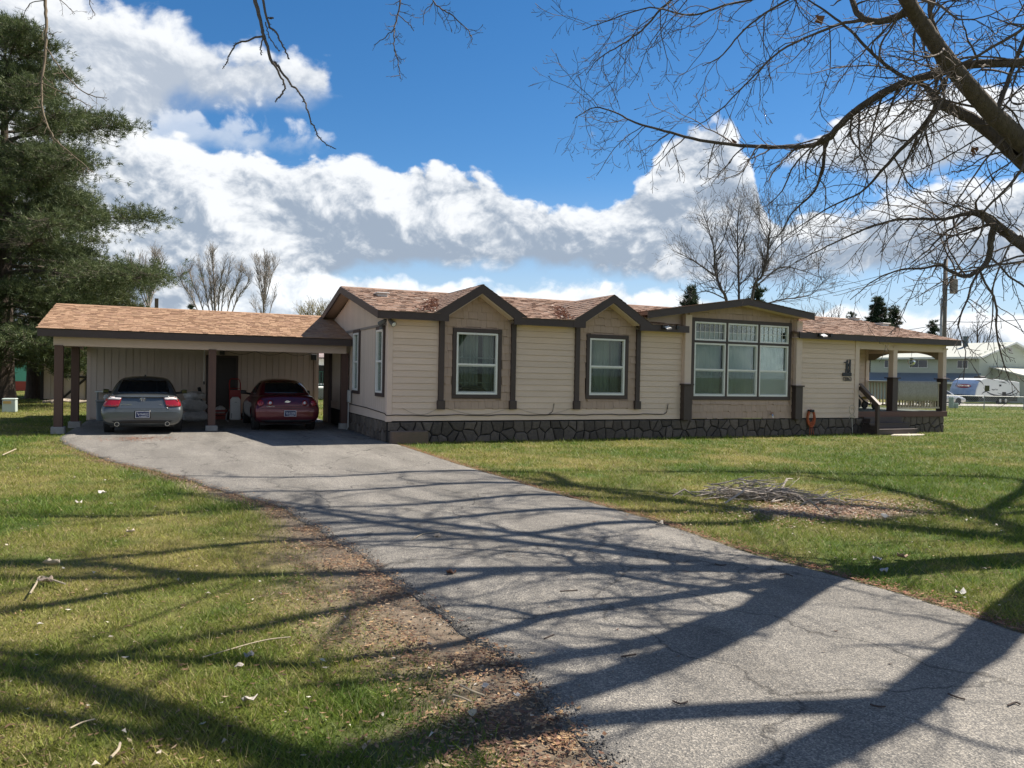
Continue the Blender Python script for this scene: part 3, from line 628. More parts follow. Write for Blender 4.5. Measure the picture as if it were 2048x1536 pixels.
# ---------------- stone skirting: voronoi stones, each its own piece
def clip(poly, px_, py_, nx_, ny_):
    out = []; n = len(poly)
    for i in range(n):
        a, b = poly[i], poly[(i+1) % n]
        da = (a[0]-px_)*nx_+(a[1]-py_)*ny_; db = (b[0]-px_)*nx_+(b[1]-py_)*ny_
        if da <= 0: out.append(a)
        if da*db < 0: t = da/(da-db); out.append((a[0]+(b[0]-a[0])*t, a[1]+(b[1]-a[1])*t))
    return out
def stones(par, L, z0, z1, tf, seed, dx=0.27, off=0.0):
    """tf maps (u, z, out) to world"""
    rr = random.Random(seed); S = []
    nrow = 2; nx = int(L/dx)
    for r_ in range(nrow):
        for i in range(-1, nx+2): S.append(((i+0.5*(r_ % 2)+rr.uniform(-.42, .42))*dx, z0+(z1-z0)*(r_+0.5)/nrow+rr.uniform(-.11, .11)))
    for i, (x, z) in enumerate(S):
        poly = [(max(0, x-.5), z0), (min(L, x+.5), z0), (min(L, x+.5), z1), (max(0, x-.5), z1)]
        if x < -.2 or x > L+.2: continue
        for j, (a, b) in enumerate(S):
            if i == j or abs(a-x) > .8: continue
            d = math.hypot(a-x, b-z); nx_, nz_ = (a-x)/d, (b-z)/d
            poly = clip(poly, (a+x)/2-nx_*0.011, (b+z)/2-nz_*0.011, nx_, nz_)
            if len(poly) < 3: break
        if len(poly) < 3: continue
        ar = sum(poly[k][0]*poly[(k+1) % len(poly)][1]-poly[(k+1) % len(poly)][0]*poly[k][1] for k in range(len(poly)))/2
        if ar < 0.004: continue
        # roughen the outline
        p2 = []
        for k in range(len(poly)):
            a, b = poly[k], poly[(k+1) % len(poly)]; p2.append(a); l = math.hypot(b[0]-a[0], b[1]-a[1])
            if l > 0.08: t = rr.uniform(.35, .65); q = rr.uniform(-.010, .004); p2.append((a[0]+(b[0]-a[0])*t-(b[1]-a[1])/l*q*-1, a[1]+(b[1]-a[1])*t+(b[0]-a[0])/l*q*-1))
        cx = sum(p[0] for p in p2)/len(p2); cz = sum(p[1] for p in p2)/len(p2); n = len(p2); o1 = rr.uniform(.022, .045)
        vs = [tf(p[0], p[1], 0.0) for p in p2]+[tf(p[0], p[1], o1*.55) for p in p2]+[tf(cx+(p[0]-cx)*.8, cz+(p[1]-cz)*.8, o1+rr.uniform(-.004, .006)) for p in p2]
        fs = [(k, (k+1) % n, n+(k+1) % n, n+k) for k in range(n)]+[(n+k, n+(k+1) % n, 2*n+(k+1) % n, 2*n+k) for k in range(n)]+[tuple(range(2*n, 3*n))]
        MB().add(vs, fs).build('stone', m_stone, par)
sk = MB(); sk.box(HX0+0.03, 20.3, YF-0.005, YF+0.1, -0.1, ZS-0.012); sk.box(HX0+0.025, HX0+0.1, YF+0.1, YB, -0.1, ZS); sk.box(22.0, HXP, YF+0.05, YF+0.1, -0.1, 0.56); sk.box(HXP-0.05, HXP, YF+0.1, YB, -0.1, 0.56)
sk = sk.build('stone_skirting', m_mort, house)
stones(sk, 20.28-HX0-0.03, -0.04, ZS-0.03, lambda u, z, o: (HX0+0.03+u, YF-0.005-o, z), 5)
stones(sk, 4.6, -0.04, ZS-0.02, lambda u, z, o: (HX0+0.025-o, YF+4.7-u, z), 6)
stones(sk, 2.1, -0.04, 0.54, lambda u, z, o: (22.0+u, YF+0.05-o, z), 8)
# ---------------- roof: fascia, decks, dormers, shingles
YE = 17.55
m_shin = mat('brown asphalt shingles', (1, 1, 1), 0.92, (0.72, 0.72, 0.72), scale=40, attr='tint', bump=0.4, bscale=220, spec=0.25)
def shingle_cols(kind, rr):
    if kind == 'tan': c = rr.choice([(0.37, 0.23, 0.145), (0.39, 0.25, 0.16), (0.355, 0.22, 0.14), (0.405, 0.265, 0.17), (0.315, 0.195, 0.128)])
    else: c = rr.choice([(0.31, 0.205, 0.15), (0.32, 0.215, 0.162), (0.295, 0.198, 0.15), (0.28, 0.208, 0.168), (0.33, 0.228, 0.175), (0.305, 0.195, 0.145)])
    k = rr.uniform(.95, 1.05); return tuple(q*k for q in c)
def shingles(par, O, U, V, lu, lv, kind, seed, ok=None, ex=0.14, single=0, name='shingle_field'):
    rr = random.Random(seed); O = Vector(O); U = Vector(U).normalized(); V = Vector(V).normalized(); N = U.cross(V)
    if N.z < 0: N = -N
    mb = MB(); cnt = 0; r_ = 0; v = 0.0
    while v < lv-0.02:
        u = -rr.random()*0.3
        while u < lu:
            w = rr.choice((0.09, 0.12, 0.15, 0.18, 0.22)); a, b = max(u, 0), min(u+w-0.006, lu); u += w
            if b-a < 0.02: continue
            mid = O+U*(a+b)/2+V*(v+ex/2)
            if ok and not ok(mid.x, mid.y): continue
            t = rr.choice((0.008, 0.012, 0.018)); ext = min(v+ex, lv); dv = rr.uniform(-.004, .008)
            P = lambda q, s, h: O+U*q+V*s+N*h
            vs = [P(a, v-dv, 0), P(b, v-dv, 0), P(a, v-dv, t), P(b, v-dv, t), P(a, ext, 0.004), P(b, ext, 0.004)]
            fs = [(0, 1, 3, 2), (2, 3, 5, 4), (0, 2, 4), (1, 5, 3)]
            cc = shingle_cols(kind, rr)
            if single and cnt < single:
                MB().add(vs, fs, cc).build('shingle', m_shin, par); cnt += 1
            else: mb.add(vs, fs, cc)
        v += ex; r_ += 1
    o = mb.build(name, m_shin, par, kind='stuff'); return o
def gabled_fascia(par, pts, th, dep_, y, name='fascia_board'):
    """boards following a polyline (x, ztop) in the plane y"""
    for (x0, z0), (x1, z1) in zip(pts, pts[1:]):
        MB().prism([(x0, z0-th), (x1, z1-th), (x1, z1), (x0, z0)], 'y', y, y+dep_).build(name, m_brn, par)
SL = (ZR-3.12)/(YR-YE)                        # main roof slope
def zmain(y): return 3.12+SL*(y-YE)
roof = MB()
RX0, RX1 = 4.41, 24.36
for a, b, y0 in ((RX0, 5.76, YE), (5.76, 8.2, YF+.16), (8.2, 9.52, YE), (9.52, 11.92, YF+.16), (11.92, 13.17, YE), (13.17, 17.2, YF+.16), (17.2, RX1, YE)):
    z0 = 3.10+(ZR-.02-3.10)/(YR-YE)*(y0-YE)
    roof.add([(a, y0, z0), (b, y0, z0), (b, YR, ZR-0.02), (a, YR, ZR-0.02), (a, y0, z0-.06), (b, y0, z0-.06), (b, YR, ZR-0.1), (a, YR, ZR-0.1)], [(0, 1, 2, 3), (7, 6, 5, 4), (0, 3, 7, 4), (1, 5, 6, 2), (0, 4, 5, 1)])
roof.add([(RX0, YR, ZR-0.02), (RX1, YR, ZR-0.02), (RX1, 26.6, 3.05), (RX0, 26.6, 3.05), (RX0, YR, ZR-0.1), (RX1, YR, ZR-0.1), (RX1, 26.6, 2.97), (RX0, 26.6, 2.97)], [(0, 1, 2, 3), (7, 6, 5, 4), (0, 3, 7, 4), (1, 5, 6, 2)])
roof = roof.build('roof', mat('roof deck', (0.16, 0.10, 0.075), 0.9, (0.2, 0.13, 0.09), scale=9), house)
def in_bay(x, y):   # parts of the main slope hidden under dormers
    for xc, zp, s in ((6.98, 3.86, 0.62), (10.72, 3.83, 0.62)):
        if zp-s*abs(x-xc) > zmain(y)+0.01: return False
    if 13.15 < x < 17.22 and y < YF+.2: return False
    if 12.6 < x < 17.7 and (3.99-(0.15 if x < 15.19 else 0.13)*abs(x-15.19)) > zmain(y)+0.06: return False
    return True
shingles(roof, (RX0-0.02, YE-0.03, 3.112), (1, 0, 0), (0, 1, SL), RX1-RX0+0.04, math.hypot(YR-YE, ZR-3.12)+0.02, 'house', 41, in_bay, single=300)
rc = MB()
for i in range(90): X = RX0+i*0.222; rc.prism([(YR-0.13, ZR-0.028), (YR, ZR+0.022), (YR+0.13, ZR-0.028), (YR+0.13, ZR-0.036), (YR, ZR+0.004), (YR-0.13, ZR-0.036)], 'x', X, X+0.226, shingle_cols('house', random))
rc.build('ridge_cap', m_shin, roof, kind='stuff')
# eave fascia pieces between the gables
th = 0.19
d1 = (6.98, 3.88, 1.22); d2 = (10.72, 3.85, 1.20)
zt = 3.125
for a, b in ((RX0, d1[0]-d1[2]), (d1[0]+d1[2], d2[0]-d2[2]), (d2[0]+d2[2], 13.17), (17.2, RX1)):
    MB().box(a, b, YE-0.012, YE+0.03, zt-th, zt-0.004).build('fascia_board', m_brn, roof)
    MB().box(a, b, YE+0.03, YF+0.02, zt-th+0.015, zt-th+0.03).build('soffit', m_cream, roof)
def dormer(xc, zp, hw, par):
    s = (zp-zt)/hw; yb = YE+(zp-zt)/SL
    dk = MB()
    for sg in (-1, 1):
        e = xc+sg*hw
        dk.add([(e, YE, zt-0.012), (xc, YE, zp-0.012), (xc, yb, zp-0.012), (e, YE, zt-0.06), (xc, YE, zp-0.06), (xc, yb, zp-0.06)], [(0, 1, 2), (5, 4, 3), (0, 3, 4, 1)])
    d = dk.build('dormer', MATS['roof deck'], par)
    # rake boards with a short level return at the foot
    for sg in (-1, 1):
        e = xc+sg*hw; n = xc+sg*(hw-0.36)
        MB().prism([(e, zt-th), (n, zt-th), (n, zt-th+0.155), (xc, zp-th-0.03), (xc, zp), (e, zt)], 'y', YE-0.018, YE+0.028).build('rake_board', m_brn, d)
        MB().prism([(n, zt-th+0.13), (xc, zp-th-0.055), (xc, zp-th-0.03), (n, zt-th+0.155)], 'y', YE+0.03, YF-0.02).build('soffit', m_cream, d)
        u = Vector((0, 1, 0)); v = Vector((xc-e, 0, zp-zt))
        shingles(d, (e, YE-0.03, zt), u, v, yb-YE+0.03, v.length, 'house', int(xc*10)+sg, lambda x, y: zp-s*abs(x-xc) > zmain(y)-0.03, ex=0.14)
    return d
dormer(*d1, roof); dormer(*d2, roof)
# bay gable: wide and low
bx0, bx1, bxc, bz = 11.75, 17.70, 15.19, 3.995
def zb(x): return bz-(0.155 if x < bxc else 0.125)*abs(x-bxc)
bd = MB()
for e in (bx0, bx1):
    bd.add([(e, YE-0.05, zb(e)-0.012), (bxc, YE-0.05, bz-0.012), (bxc, YR+0.0, bz-0.012), (e, YR-0.5 if e == bx1 else YE+1.9, zb(e)-0.012),
            (e, YE-0.05, zb(e)-0.10), (bxc, YE-0.05, bz-0.10), (bxc, YR, bz-0.10), (e, YR-0.5 if e == bx1 else YE+1.9, zb(e)-0.10)],
           [(0, 1, 2, 3), (7, 6, 5, 4), (0, 4, 5, 1), (3, 7, 4, 0)])
bd = bd.build('bay_gable', MATS['roof deck'], roof)
MB().prism([(bx0, zb(bx0)-th), (bxc, bz-th), (bxc, bz), (bx0, zb(bx0))], 'y', YE-0.09, YE-0.05).build('rake_board', m_brn, bd)
MB().prism([(bxc, bz-th), (bx1, zb(bx1)-th), (bx1, zb(bx1)), (bxc, bz)], 'y', YE-0.09, YE-0.05).build('rake_board', m_brn, bd)
MB().add([(bx0, YE-0.05, zb(bx0)-th+.02), (bxc, YE-0.05, bz-th+.02), (bxc, YF+.02, bz-th+.02), (bx0, YF+1.0, zb(bx0)-th+.02)], [(3, 2, 1, 0)]).add([(bxc, YE-0.05, bz-th+.02), (bx1, YE-0.05, zb(bx1)-th+.02), (bx1, YF+.1, zb(bx1)-th+.02), (bxc, YF+.02, bz-th+.02)], [(3, 2, 1, 0)]).build('soffit', m_cream, bd)
MB().prism([(bx0+.05, 3.0), (13.3, 3.0), (13.3, zb(13.3)-.1), (bx0+.05, zb(bx0)-.1)], 'y', YF+0.1, YF+0.16).build('cheek_wall', m_cream, bd); MB().prism([(YF+.0, 2.9), (YF+.0, 3.56), (21.2, 3.56), (21.2, 2.9)], 'x', 17.46, 17.5).build('cheek_wall', m_cream, bd); MB().prism([(YF+1.0, 3.0), (YF+1.0, zb(bx0)-.1), (YF+1.95, zb(bx0)-.1), (YF+1.95, 3.0)], 'x', bx0+.3, bx0+.34).build('cheek_wall', m_cream, bd)
MB().box(17.5, bx1-0.03, YE-0.05, 21.2, zb(bx1)-.125, zb(bx1)-0.105).build('soffit', m_cream, bd)
for e, sg in ((bx0, 1), (bx1, -1)):
    v = Vector((bxc-e, 0, bz-zb(e))); shingles(bd, (e, YE-0.12, zb(e)), (0, 1, 0), v, 4.4, v.length, 'house', 70+sg, lambda x, y: zb(x) > zmain(y)-0.02)
# end gable: rake boards over the grooved wall, soffit
for (y0, z0, y1, z1) in ((YE, zt, YR, ZR+0.01), (YR, ZR+0.01, 26.6, 3.06)):
    MB().prism([(y0, z0-th), (y1, z1-th), (y1, z1-0.004), (y0, z0-0.004)], 'x', RX0-0.03, RX0+0.012).build('rake_board', m_brn, roof)
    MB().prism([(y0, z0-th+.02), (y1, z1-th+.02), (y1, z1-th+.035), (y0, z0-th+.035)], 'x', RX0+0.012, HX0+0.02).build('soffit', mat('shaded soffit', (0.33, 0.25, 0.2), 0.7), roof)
# right end: the eave beam and gable over the porch
MB().box(RX1-0.04, RX1, YE, 26.6, zt-th, zt-0.01).build('fascia_board', m_brn, roof)
MB().prism([(YE, 3.0), (26.6, 2.97), (YR, 3.98)], 'x', HXP-0.05, HXP).build('gable_wall', m_cream, roof)
# ---------------- roof vents, flood lights, cable
for (px_, py_, sx_) in ((763, 592, .34), (1765, 651, .42), (1709, 640, .3)):
    # find the point on the main slope
    d = ray(px_, py_); t = (3.12+SL*(0-YE)-EYE)/(d[2]-SL*d[1]); P = EYEP+d*t
    v = MB().box(P[0]-sx_/2, P[0]+sx_/2, P[1]-.2, P[1]+.2, P[2]+.05, P[2]+.085); v.box(P[0]-sx_/2+.04, P[0]+sx_/2-.04, P[1]-.15, P[1]+.15, P[2]-.06, P[2]+.05)
    v.build('roof_vent', mat('pale metal vent', (0.62, 0.62, 0.60), 0.4, (0.5, 0.5, 0.49), scale=6), roof, bevel=0.01)
def flood(X, z, Y=YE-0.0):
    m1 = mat('black plastic', (0.012, 0.012, 0.014), 0.4); m2 = mat('lamp lens', (0.75, 0.76, 0.74), 0.2)
    b = MB().add([(X-.02, Y-.05, z-.04), (X+.16, Y-.05, z+.0), (X+.16, Y-.2, z-.06), (X-.02, Y-.2, z-.10), (X-.02, Y-.03, z+.0), (X+.16, Y-.03, z+.04), (X+.16, Y-.18, z-.02), (X-.02, Y-.18, z-.06)], [(0, 1, 2, 3)[::-1], (4, 5, 6, 7), (0, 1, 5, 4), (1, 2, 6, 5), (2, 3, 7, 6), (3, 0, 4, 7)])
    o = b.build('flood_light', m1, house, bevel=0.005)
    MB().box(X+.42, X+.50, Y-.05, Y, z-.04, z+.06).build('sensor', m1, house); MB().box(X-.06, X+.0, Y-.07, Y, z-.05, z+.05).build('lamp_bracket', m1, house)
    MB().add([(X-.0, Y-.19, z-.055), (X+.15, Y-.17, z-.012), (X+.15, Y-.04, z+.044), (X-.0, Y-.04, z+.008)], [(0, 1, 2, 3)]).build('lens', m2, o)
flood(12.3, 3.06); flood(17.98, 3.06)
cb = MB(); pts = [(HX0-.03, YF+4.3, .76), (HX0-.035, YF+2, .75), (HX0-.035, YF+.1, .70), (HX0-.03, YF-.045, .66)]
for i in range(40): X = HX0+i*0.2; pts.append((X, YF-.042, .655+.012*math.sin(i*.9)+.006*math.sin(i*2.3)))
pts += [(12.62, YF-.04, .66), (12.7, YF-.04, .72), (12.72, YF-.04, .82), (12.74, YF-.04, .95)]
cb.tube(pts, .011, 5); cb.tube([(9.0, YF-.04, .66), (9.12, YF-.04, .74), (9.15, YF-.04, .88), (9.16, YF-.04, .95)], .009, 5)
cb.build('cable', mat('dark cable', (0.03, 0.02, 0.018), 0.6), house, smooth=True)
mb = MB()
for a, b in ((5.1, 6.0), (6.2, 7.9), (8.1, 9.7)):
    q = [(a+(b-a)*i/10, YF-.03, .83-.16*math.sin(i/10*3.14)) for i in range(11)]; mb.tube(q, .004, 4)
mb.build('cable', mat('thin cream wire', (0.35, 0.29, 0.22), 0.6), house)
# twin spot light on the front corner
mb = MB(); mk = mat('grey lamp metal', (0.10, 0.105, 0.11), 0.45)
mb.lathe([(.0, 0), (.075, 0), (.06, .05), (.0, .06)], (HX0-.06, YF+.35, 2.72), 'z', 12)
mb.tube([(HX0-.06, YF+.35, 2.77), (HX0-.05, YF+.2, 2.95)], .012, 6)
sl_ = mb.build('spot_light', mk, house, smooth=False)
for (p, q) in (((HX0-.02, YF+.12, 2.94), (HX0-.13, YF+.28, 2.84)), ((HX0+.0, YF-.02, 2.94), (HX0+.08, YF-.17, 2.82))):
    p, q = Vector(p), Vector(q); MB().tube([p, p+(q-p)*.4, q, q+(q-p)*.06], [.035, .05, .07, .072], 12).build('lamp_head', mk, sl_, smooth=True)
    MB().tube([q+(q-p)*.06, q+(q-p)*.1], [.062, .05], 12).build('lens', mat('lamp lens', (0.75, 0.76, 0.74), 0.2), sl_, smooth=True)
# ---------------- porch
ZD = 0.72
dk = MB().box(20.05, 24.15, YF+.045, 21.0, ZD-.12, ZD-.03).build('porch_deck', mat('porch underside', (0.06, 0.04, 0.035), 0.8), house)
for i in range(22):
    y = YF+.02+i*0.141; MB().box(20.05, 24.19, y, y+.135, ZD-.03, ZD).build('deck_board', mat('green grey decking', (0.07, 0.10, 0.085), 0.7, (0.1, 0.12, 0.1), scale=5, rnd=.1), dk)
MB().box(20.05, 24.21, YF-.02, YF+.018, ZD-.185, ZD-.002).build('deck_fascia', mat('red brown stain', (0.135, 0.062, 0.045), 0.6, (0.1, 0.045, 0.035), scale=5, stretch=(.4, 1, 3)), dk, bevel=0.004)
MB().box(24.17, 24.21, YF+.02, 21.0, ZD-.185, ZD-.002).build('deck_fascia', MATS['red brown stain'], dk)
MB().box(20.05, 24.1, YF+.03, YF+.12, 2.71, 2.945).build('porch_beam', m_cream, house); MB().box(24.0, 24.1, YF+.12, 21.1, 2.71, 2.945).build('porch_beam', m_cream, house)
MB().box(20.05, 24.1, YF+.13, 21.05, 2.95, 2.97).build('porch_ceiling', m_cream, house)
for X0, X1 in ((21.60, 21.84), (23.97, 24.19)):
    p = MB().box(X0+.025, X1-.025, YF+.025, YF+.215, 1.82, 2.84).build('porch_post', m_cream, house, bevel=.004)
    MB().box(X0, X1, YF+.0, YF+.24, ZD, 1.79).build('post_base', m_brn, p, bevel=.005); MB().box(X0-.06, X1+.06, YF-.06, YF+.3, 1.79, 1.825).build('post_cap', m_brn, p, bevel=.004)
    MB().box(X0, X1, YF+.0, YF+.24, 2.80, 2.85).build('post_head', m_cream, p)
# recessed porch walls
lap_boards(house, 20.06, 23.92, 21.05, ZD, 2.9); MB().box(23.9, 24.07, 21.0, 21.12, ZD, 2.95).build('corner_board', m_cream, house); MB().box(20.0, 20.04, YF+.1, 21.1, ZD, 2.95).build('wall', m_cream, house)
# right side: arch, railing
ar = []; n = 16
for i in range(n+1): t = i/n; y = YF+.35+(20.7-YF-.35)*t; ar.append((y, 2.50+.24*math.sin(math.pi*min(max(t, .0), 1))**.6))
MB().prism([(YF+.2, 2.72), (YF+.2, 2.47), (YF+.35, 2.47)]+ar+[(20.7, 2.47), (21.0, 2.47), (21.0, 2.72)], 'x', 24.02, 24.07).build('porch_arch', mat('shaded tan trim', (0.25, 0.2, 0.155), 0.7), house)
def railing(p, q, par, n):
    p, q = Vector(p), Vector(q); m = mat('cream railing paint', (0.50, 0.43, 0.32), 0.6, (0.43, 0.36, 0.27), scale=5)
    r_ = MB().bar(p+Vector((0, 0, .95)), q+Vector((0, 0, .95)), .08, .05).build('railing', m, par)
    MB().bar(p+Vector((0, 0, .11)), q+Vector((0, 0, .11)), .05, .06).build('bottom_rail', m, r_)
    for i in range(n):
        t = (i+.5)/n; c_ = p+(q-p)*t; MB().box(c_.x-.018, c_.x+.018, c_.y-.018, c_.y+.018, c_.z+.12, c_.z+.93).build('baluster', m, r_)
railing((21.86, YF+.1, ZD), (23.95, YF+.1, ZD), house, 16); railing((24.06, YF+.3, ZD), (24.06, 20.98, ZD), house, 20)
# steps and handrail
st = MB().box(20.25, 21.95, YF-.08, YF-.03, 0.37, 0.54).build('steps', mat('dark brown step boards', (0.075, 0.055, 0.052), 0.6, (0.055, 0.042, 0.04), scale=5), house)
ms = MATS['dark brown step boards']
for i, (y0, z1) in enumerate(((YF-.62, .19), (YF-.34, .37))):
    MB().box(20.2, 21.98, y0, y0+.03, z1-.17, z1-.035).build('riser', ms, st); MB().box(20.17, 22.0, y0-.02, y0+.30, z1-.035, z1).build('tread', ms, st, bevel=.004)
MB().box(20.2, 20.24, YF-.6, YF-.04, .0, .3).build('stringer', ms, st); MB().box(20.28, 20.36, YF-.3, YF-.04, .3, .5).build('stringer', ms, st)
hr = MB().box(20.07, 20.17, YF-.74, YF-.64, .0, .93).build('handrail_post', m_brn, house, bevel=.004)
MB().bar((20.10, YF-.02, 1.50), (20.12, YF-.72, .90), .05, .15).build('handrail', m_brn, hr); MB().bar((20.10, YF-.02, 1.60), (20.12, YF-.78, .955), .12, .03).build('handrail_cap', mat('worn brown paint', (0.16, 0.125, 0.115), 0.3), hr)
# house number and the silhouette plaque
nm = text('house_number', '12863', 0.175, (19.52-12, YF-.034-18, 1.735), FRONT, mat('black numerals', (0.02, 0.018, 0.018), 0.4), house, sx=.92, off=.002)
# ------------------------------------------------------------------ carport with storage room
CX0, CX1, CYE, CYR = -2.93, 4.71, 21.62, 25.1
CSL = (3.43-2.595)/(CYR-CYE)
port = thing('carport', 'open carport with tan shingle roof, brown posts and cream storage room behind the cars', 'carport', (1, 24, 0))
cr = MB()
for (y0, z0, y1, z1) in ((CYE, 2.58, CYR, 3.415), (CYR, 3.415, 29.0, 2.50)):
    cr.add([(CX0, y0, z0), (CX1, y0, z0), (CX1, y1, z1), (CX0, y1, z1), (CX0, y0, z0-.05), (CX1, y0, z0-.05), (CX1, y1, z1-.05), (CX0, y1, z1-.05)], [(0, 1, 2, 3), (7, 6, 5, 4), (0, 3, 7, 4), (1, 5, 6, 2), (0, 4, 5, 1)])
cr = cr.build('roof', mat('carport deck', (0.13, 0.09, 0.065), 0.85, (0.1, 0.07, 0.05), scale=6), port)
shingles(cr, (CX0-.03, CYE-.035, 2.588), (1, 0, 0), (0, 1, CSL), CX1-CX0+.03, math.hypot(CYR-CYE, 3.43-2.595)+.03, 'tan', 91, None, single=300)
rc = MB()
for i in range(35): X = CX0-.02+i*0.222; rc.prism([(CYR-.13, 3.402), (CYR, 3.45), (CYR+.13, 3.402), (CYR+.13, 3.394), (CYR, 3.43), (CYR-.13, 3.394)], 'x', X, min(X+.225, CX1), shingle_cols('tan', random))
rc.build('ridge_cap', m_shin, cr, kind='stuff')
MB().box(CX0-.002, CX1, CYE-.014, CYE+.03, 2.395, 2.575).build('fascia_board', m_brn, cr, bevel=.003)
for (y0, z0, y1, z1) in ((CYE, 2.575, CYR, 3.41), (CYR, 3.41, 29.0, 2.50)):
    MB().prism([(y0, z0-.18), (y1, z1-.18), (y1, z1), (y0, z0)], 'x', CX0-.0, CX0+.04).build('rake_board', m_brn, cr)
MB().box(-2.64, 4.60, 22.0, 22.13, 2.185, 2.42).build('beam', m_cream, port, bevel=.004)
MB().box(-2.63, -2.47, 22.13, 27.4, 2.2, 2.42).build('beam', m_cream, port)
for i in range(14):
    y0, X = CYE+.05, -2.3+i*.52; MB().prism([(y0, 2.40), (CYR, 3.2), (CYR, 3.33), (y0, 2.53)], 'x', X, X+.04).build('rafter', MATS['carport deck'], cr)
m_foot = mat('footing concrete', (0.34, 0.33, 0.31), 0.9, (0.24, 0.235, 0.22), scale=8, bump=.4, bscale=30)
m_post = mat('red brown post', (0.125, 0.068, 0.05), 0.7, (0.09, 0.05, 0.04), scale=4, stretch=(3, 3, .4), rnd=.12)
for X, Y in ((-2.52, 22.06), (-2.36, 24.1), (1.035, 22.06), (4.59, 22.2)):
    p = MB().box(X-.095, X+.095, Y-.095, Y+.095, .15, 2.2).build('post', m_post, port, bevel=.004)
    if X < 4: MB().prism([(X-.15, Y-.15), (X+.15, Y-.15), (X+.15, Y+.15), (X-.15, Y+.15)], 'z', -.05, .17).build('footing', m_foot, p, bevel=.012)
    else: MB().lathe([(.0, -.05), (.15, -.05), (.14, .19), (.0, .19)], (X, Y, 0), 'z', 16).build('footing', m_foot, p)
# storage room: grooved panels, corner boards, door
YS = 27.3
X = -2.28
while X < 4.66:
    b = min(X+.190, 4.68)
    if b <= 1.12 or X >= 2.06: MB().box(X, b, YS-.012, YS+.02, .08, 2.75).build('wall_panel', m_panel, port)
    else:
        if X < 1.12: MB().box(X, 1.12, YS-.012, YS+.02, .08, 2.75).build('wall_panel', m_panel, port)
        MB().box(max(X, 1.1), min(b, 2.08), YS, YS+.02, 2.12, 2.75).build('wall_panel', m_panel, port)
        if b > 2.06: MB().box(2.06, b, YS-.012, YS+.02, .08, 2.75).build('wall_panel', m_panel, port)
    X += .2032
mb = MB(); mb.box(-2.34, 1.1, YS+.021, YS+.06, -.03, 2.8); mb.box(2.07, 4.73, YS+.021, YS+.06, -.03, 2.8); mb.box(1.1, 2.07, YS+.021, YS+.06, 2.11, 2.8); mb.box(-2.34, -2.28, YS+.06, 30, -.03, 2.6); mb.box(4.67, 4.73, YS+.06, 30, -.03, 2.6); mb.box(-2.34, 4.73, 29.9, 30, 0, 2.5)
mb.build('wall', m_panel, port)
for a, b in ((-2.36, -2.25), (4.64, 4.75)): MB().box(a, b, YS-.02, YS+.02, .0, 2.78).build('corner_board', m_cream, port)
d = MB().box(1.16, 2.02, YS+.0, YS+.045, .06, 2.06).build('door', mat('dark brown door', (0.022, 0.015, 0.013), 0.5, (0.03, 0.02, 0.017), scale=4), port)
for q in ((1.09, 1.16, .03, 2.13), (2.02, 2.09, .03, 2.13), (1.16, 2.02, 2.06, 2.13)): MB().box(q[0], q[1], YS-.025, YS+.02, q[2], q[3]).build('door_casing', m_brn, d)
MB().lathe([(0, 0), (.03, 0), (.03, .02), (.012, .03), (.03, .06), (.0, .075)], (1.235, YS-.07, 1.02), 'y', 10).build('handle', mat('chrome', (.6, .6, .6), .2, metal=1.0), d)
mb = MB().box(1.50, 1.66, YS-.11, YS-.0, 2.15, 2.27); mb.build('wall_lamp', mat('black plastic', (0.012, 0.012, 0.014), 0.4), port, bevel=.01)
MB().box(4.48, 4.66, YS-.10, YS-.02, 2.05, 2.25).build('meter_box', mat('dark grey box', (0.04, 0.05, 0.055), 0.5), port, bevel=.01)
MB().box(4.56, 4.58, YS-.04, YS-.02, .1, 2.06).build('conduit', mat('brown conduit', (0.1, .06, .04), .6), port)
MB().tube([(1.7+(4.5-1.7)*i/24, YS-.03, 2.30-.12*abs(math.sin(i/24*9.42))) for i in range(25)], .006, 4).build('cable', MATS['dark cable'], port)
MB().tube([(1.03, YS-.04, 2.3), (1.03, YS-.04, 1.26)], .013, 6).build('hanging_rod', m_white, port); MB().tube([(1.03, YS-.04, 1.26), (1.035, YS-.05, 1.16)], .022, 6).build('hanging_rod', MATS['black plastic'], port)
# dark brown trim strip at the back corner of the house, and a pipe box on its end wall
MB().box(4.62, 4.73, 24.75, 25.62, .0, 2.6).build('corner_panel', m_brn, house)
pb = MB().box(4.62, 4.70, 21.72, 21.92, .80, 1.15).build('pipe_box', mat('pale plastic box', (0.45, 0.45, 0.42), .5), house, bevel=.015)
MB().tube([(4.65, 21.85, .82), (4.65, 21.85, .1), (4.6, 21.85, .02)], .018, 6).build('pipe', MATS['pale plastic box'], pb)
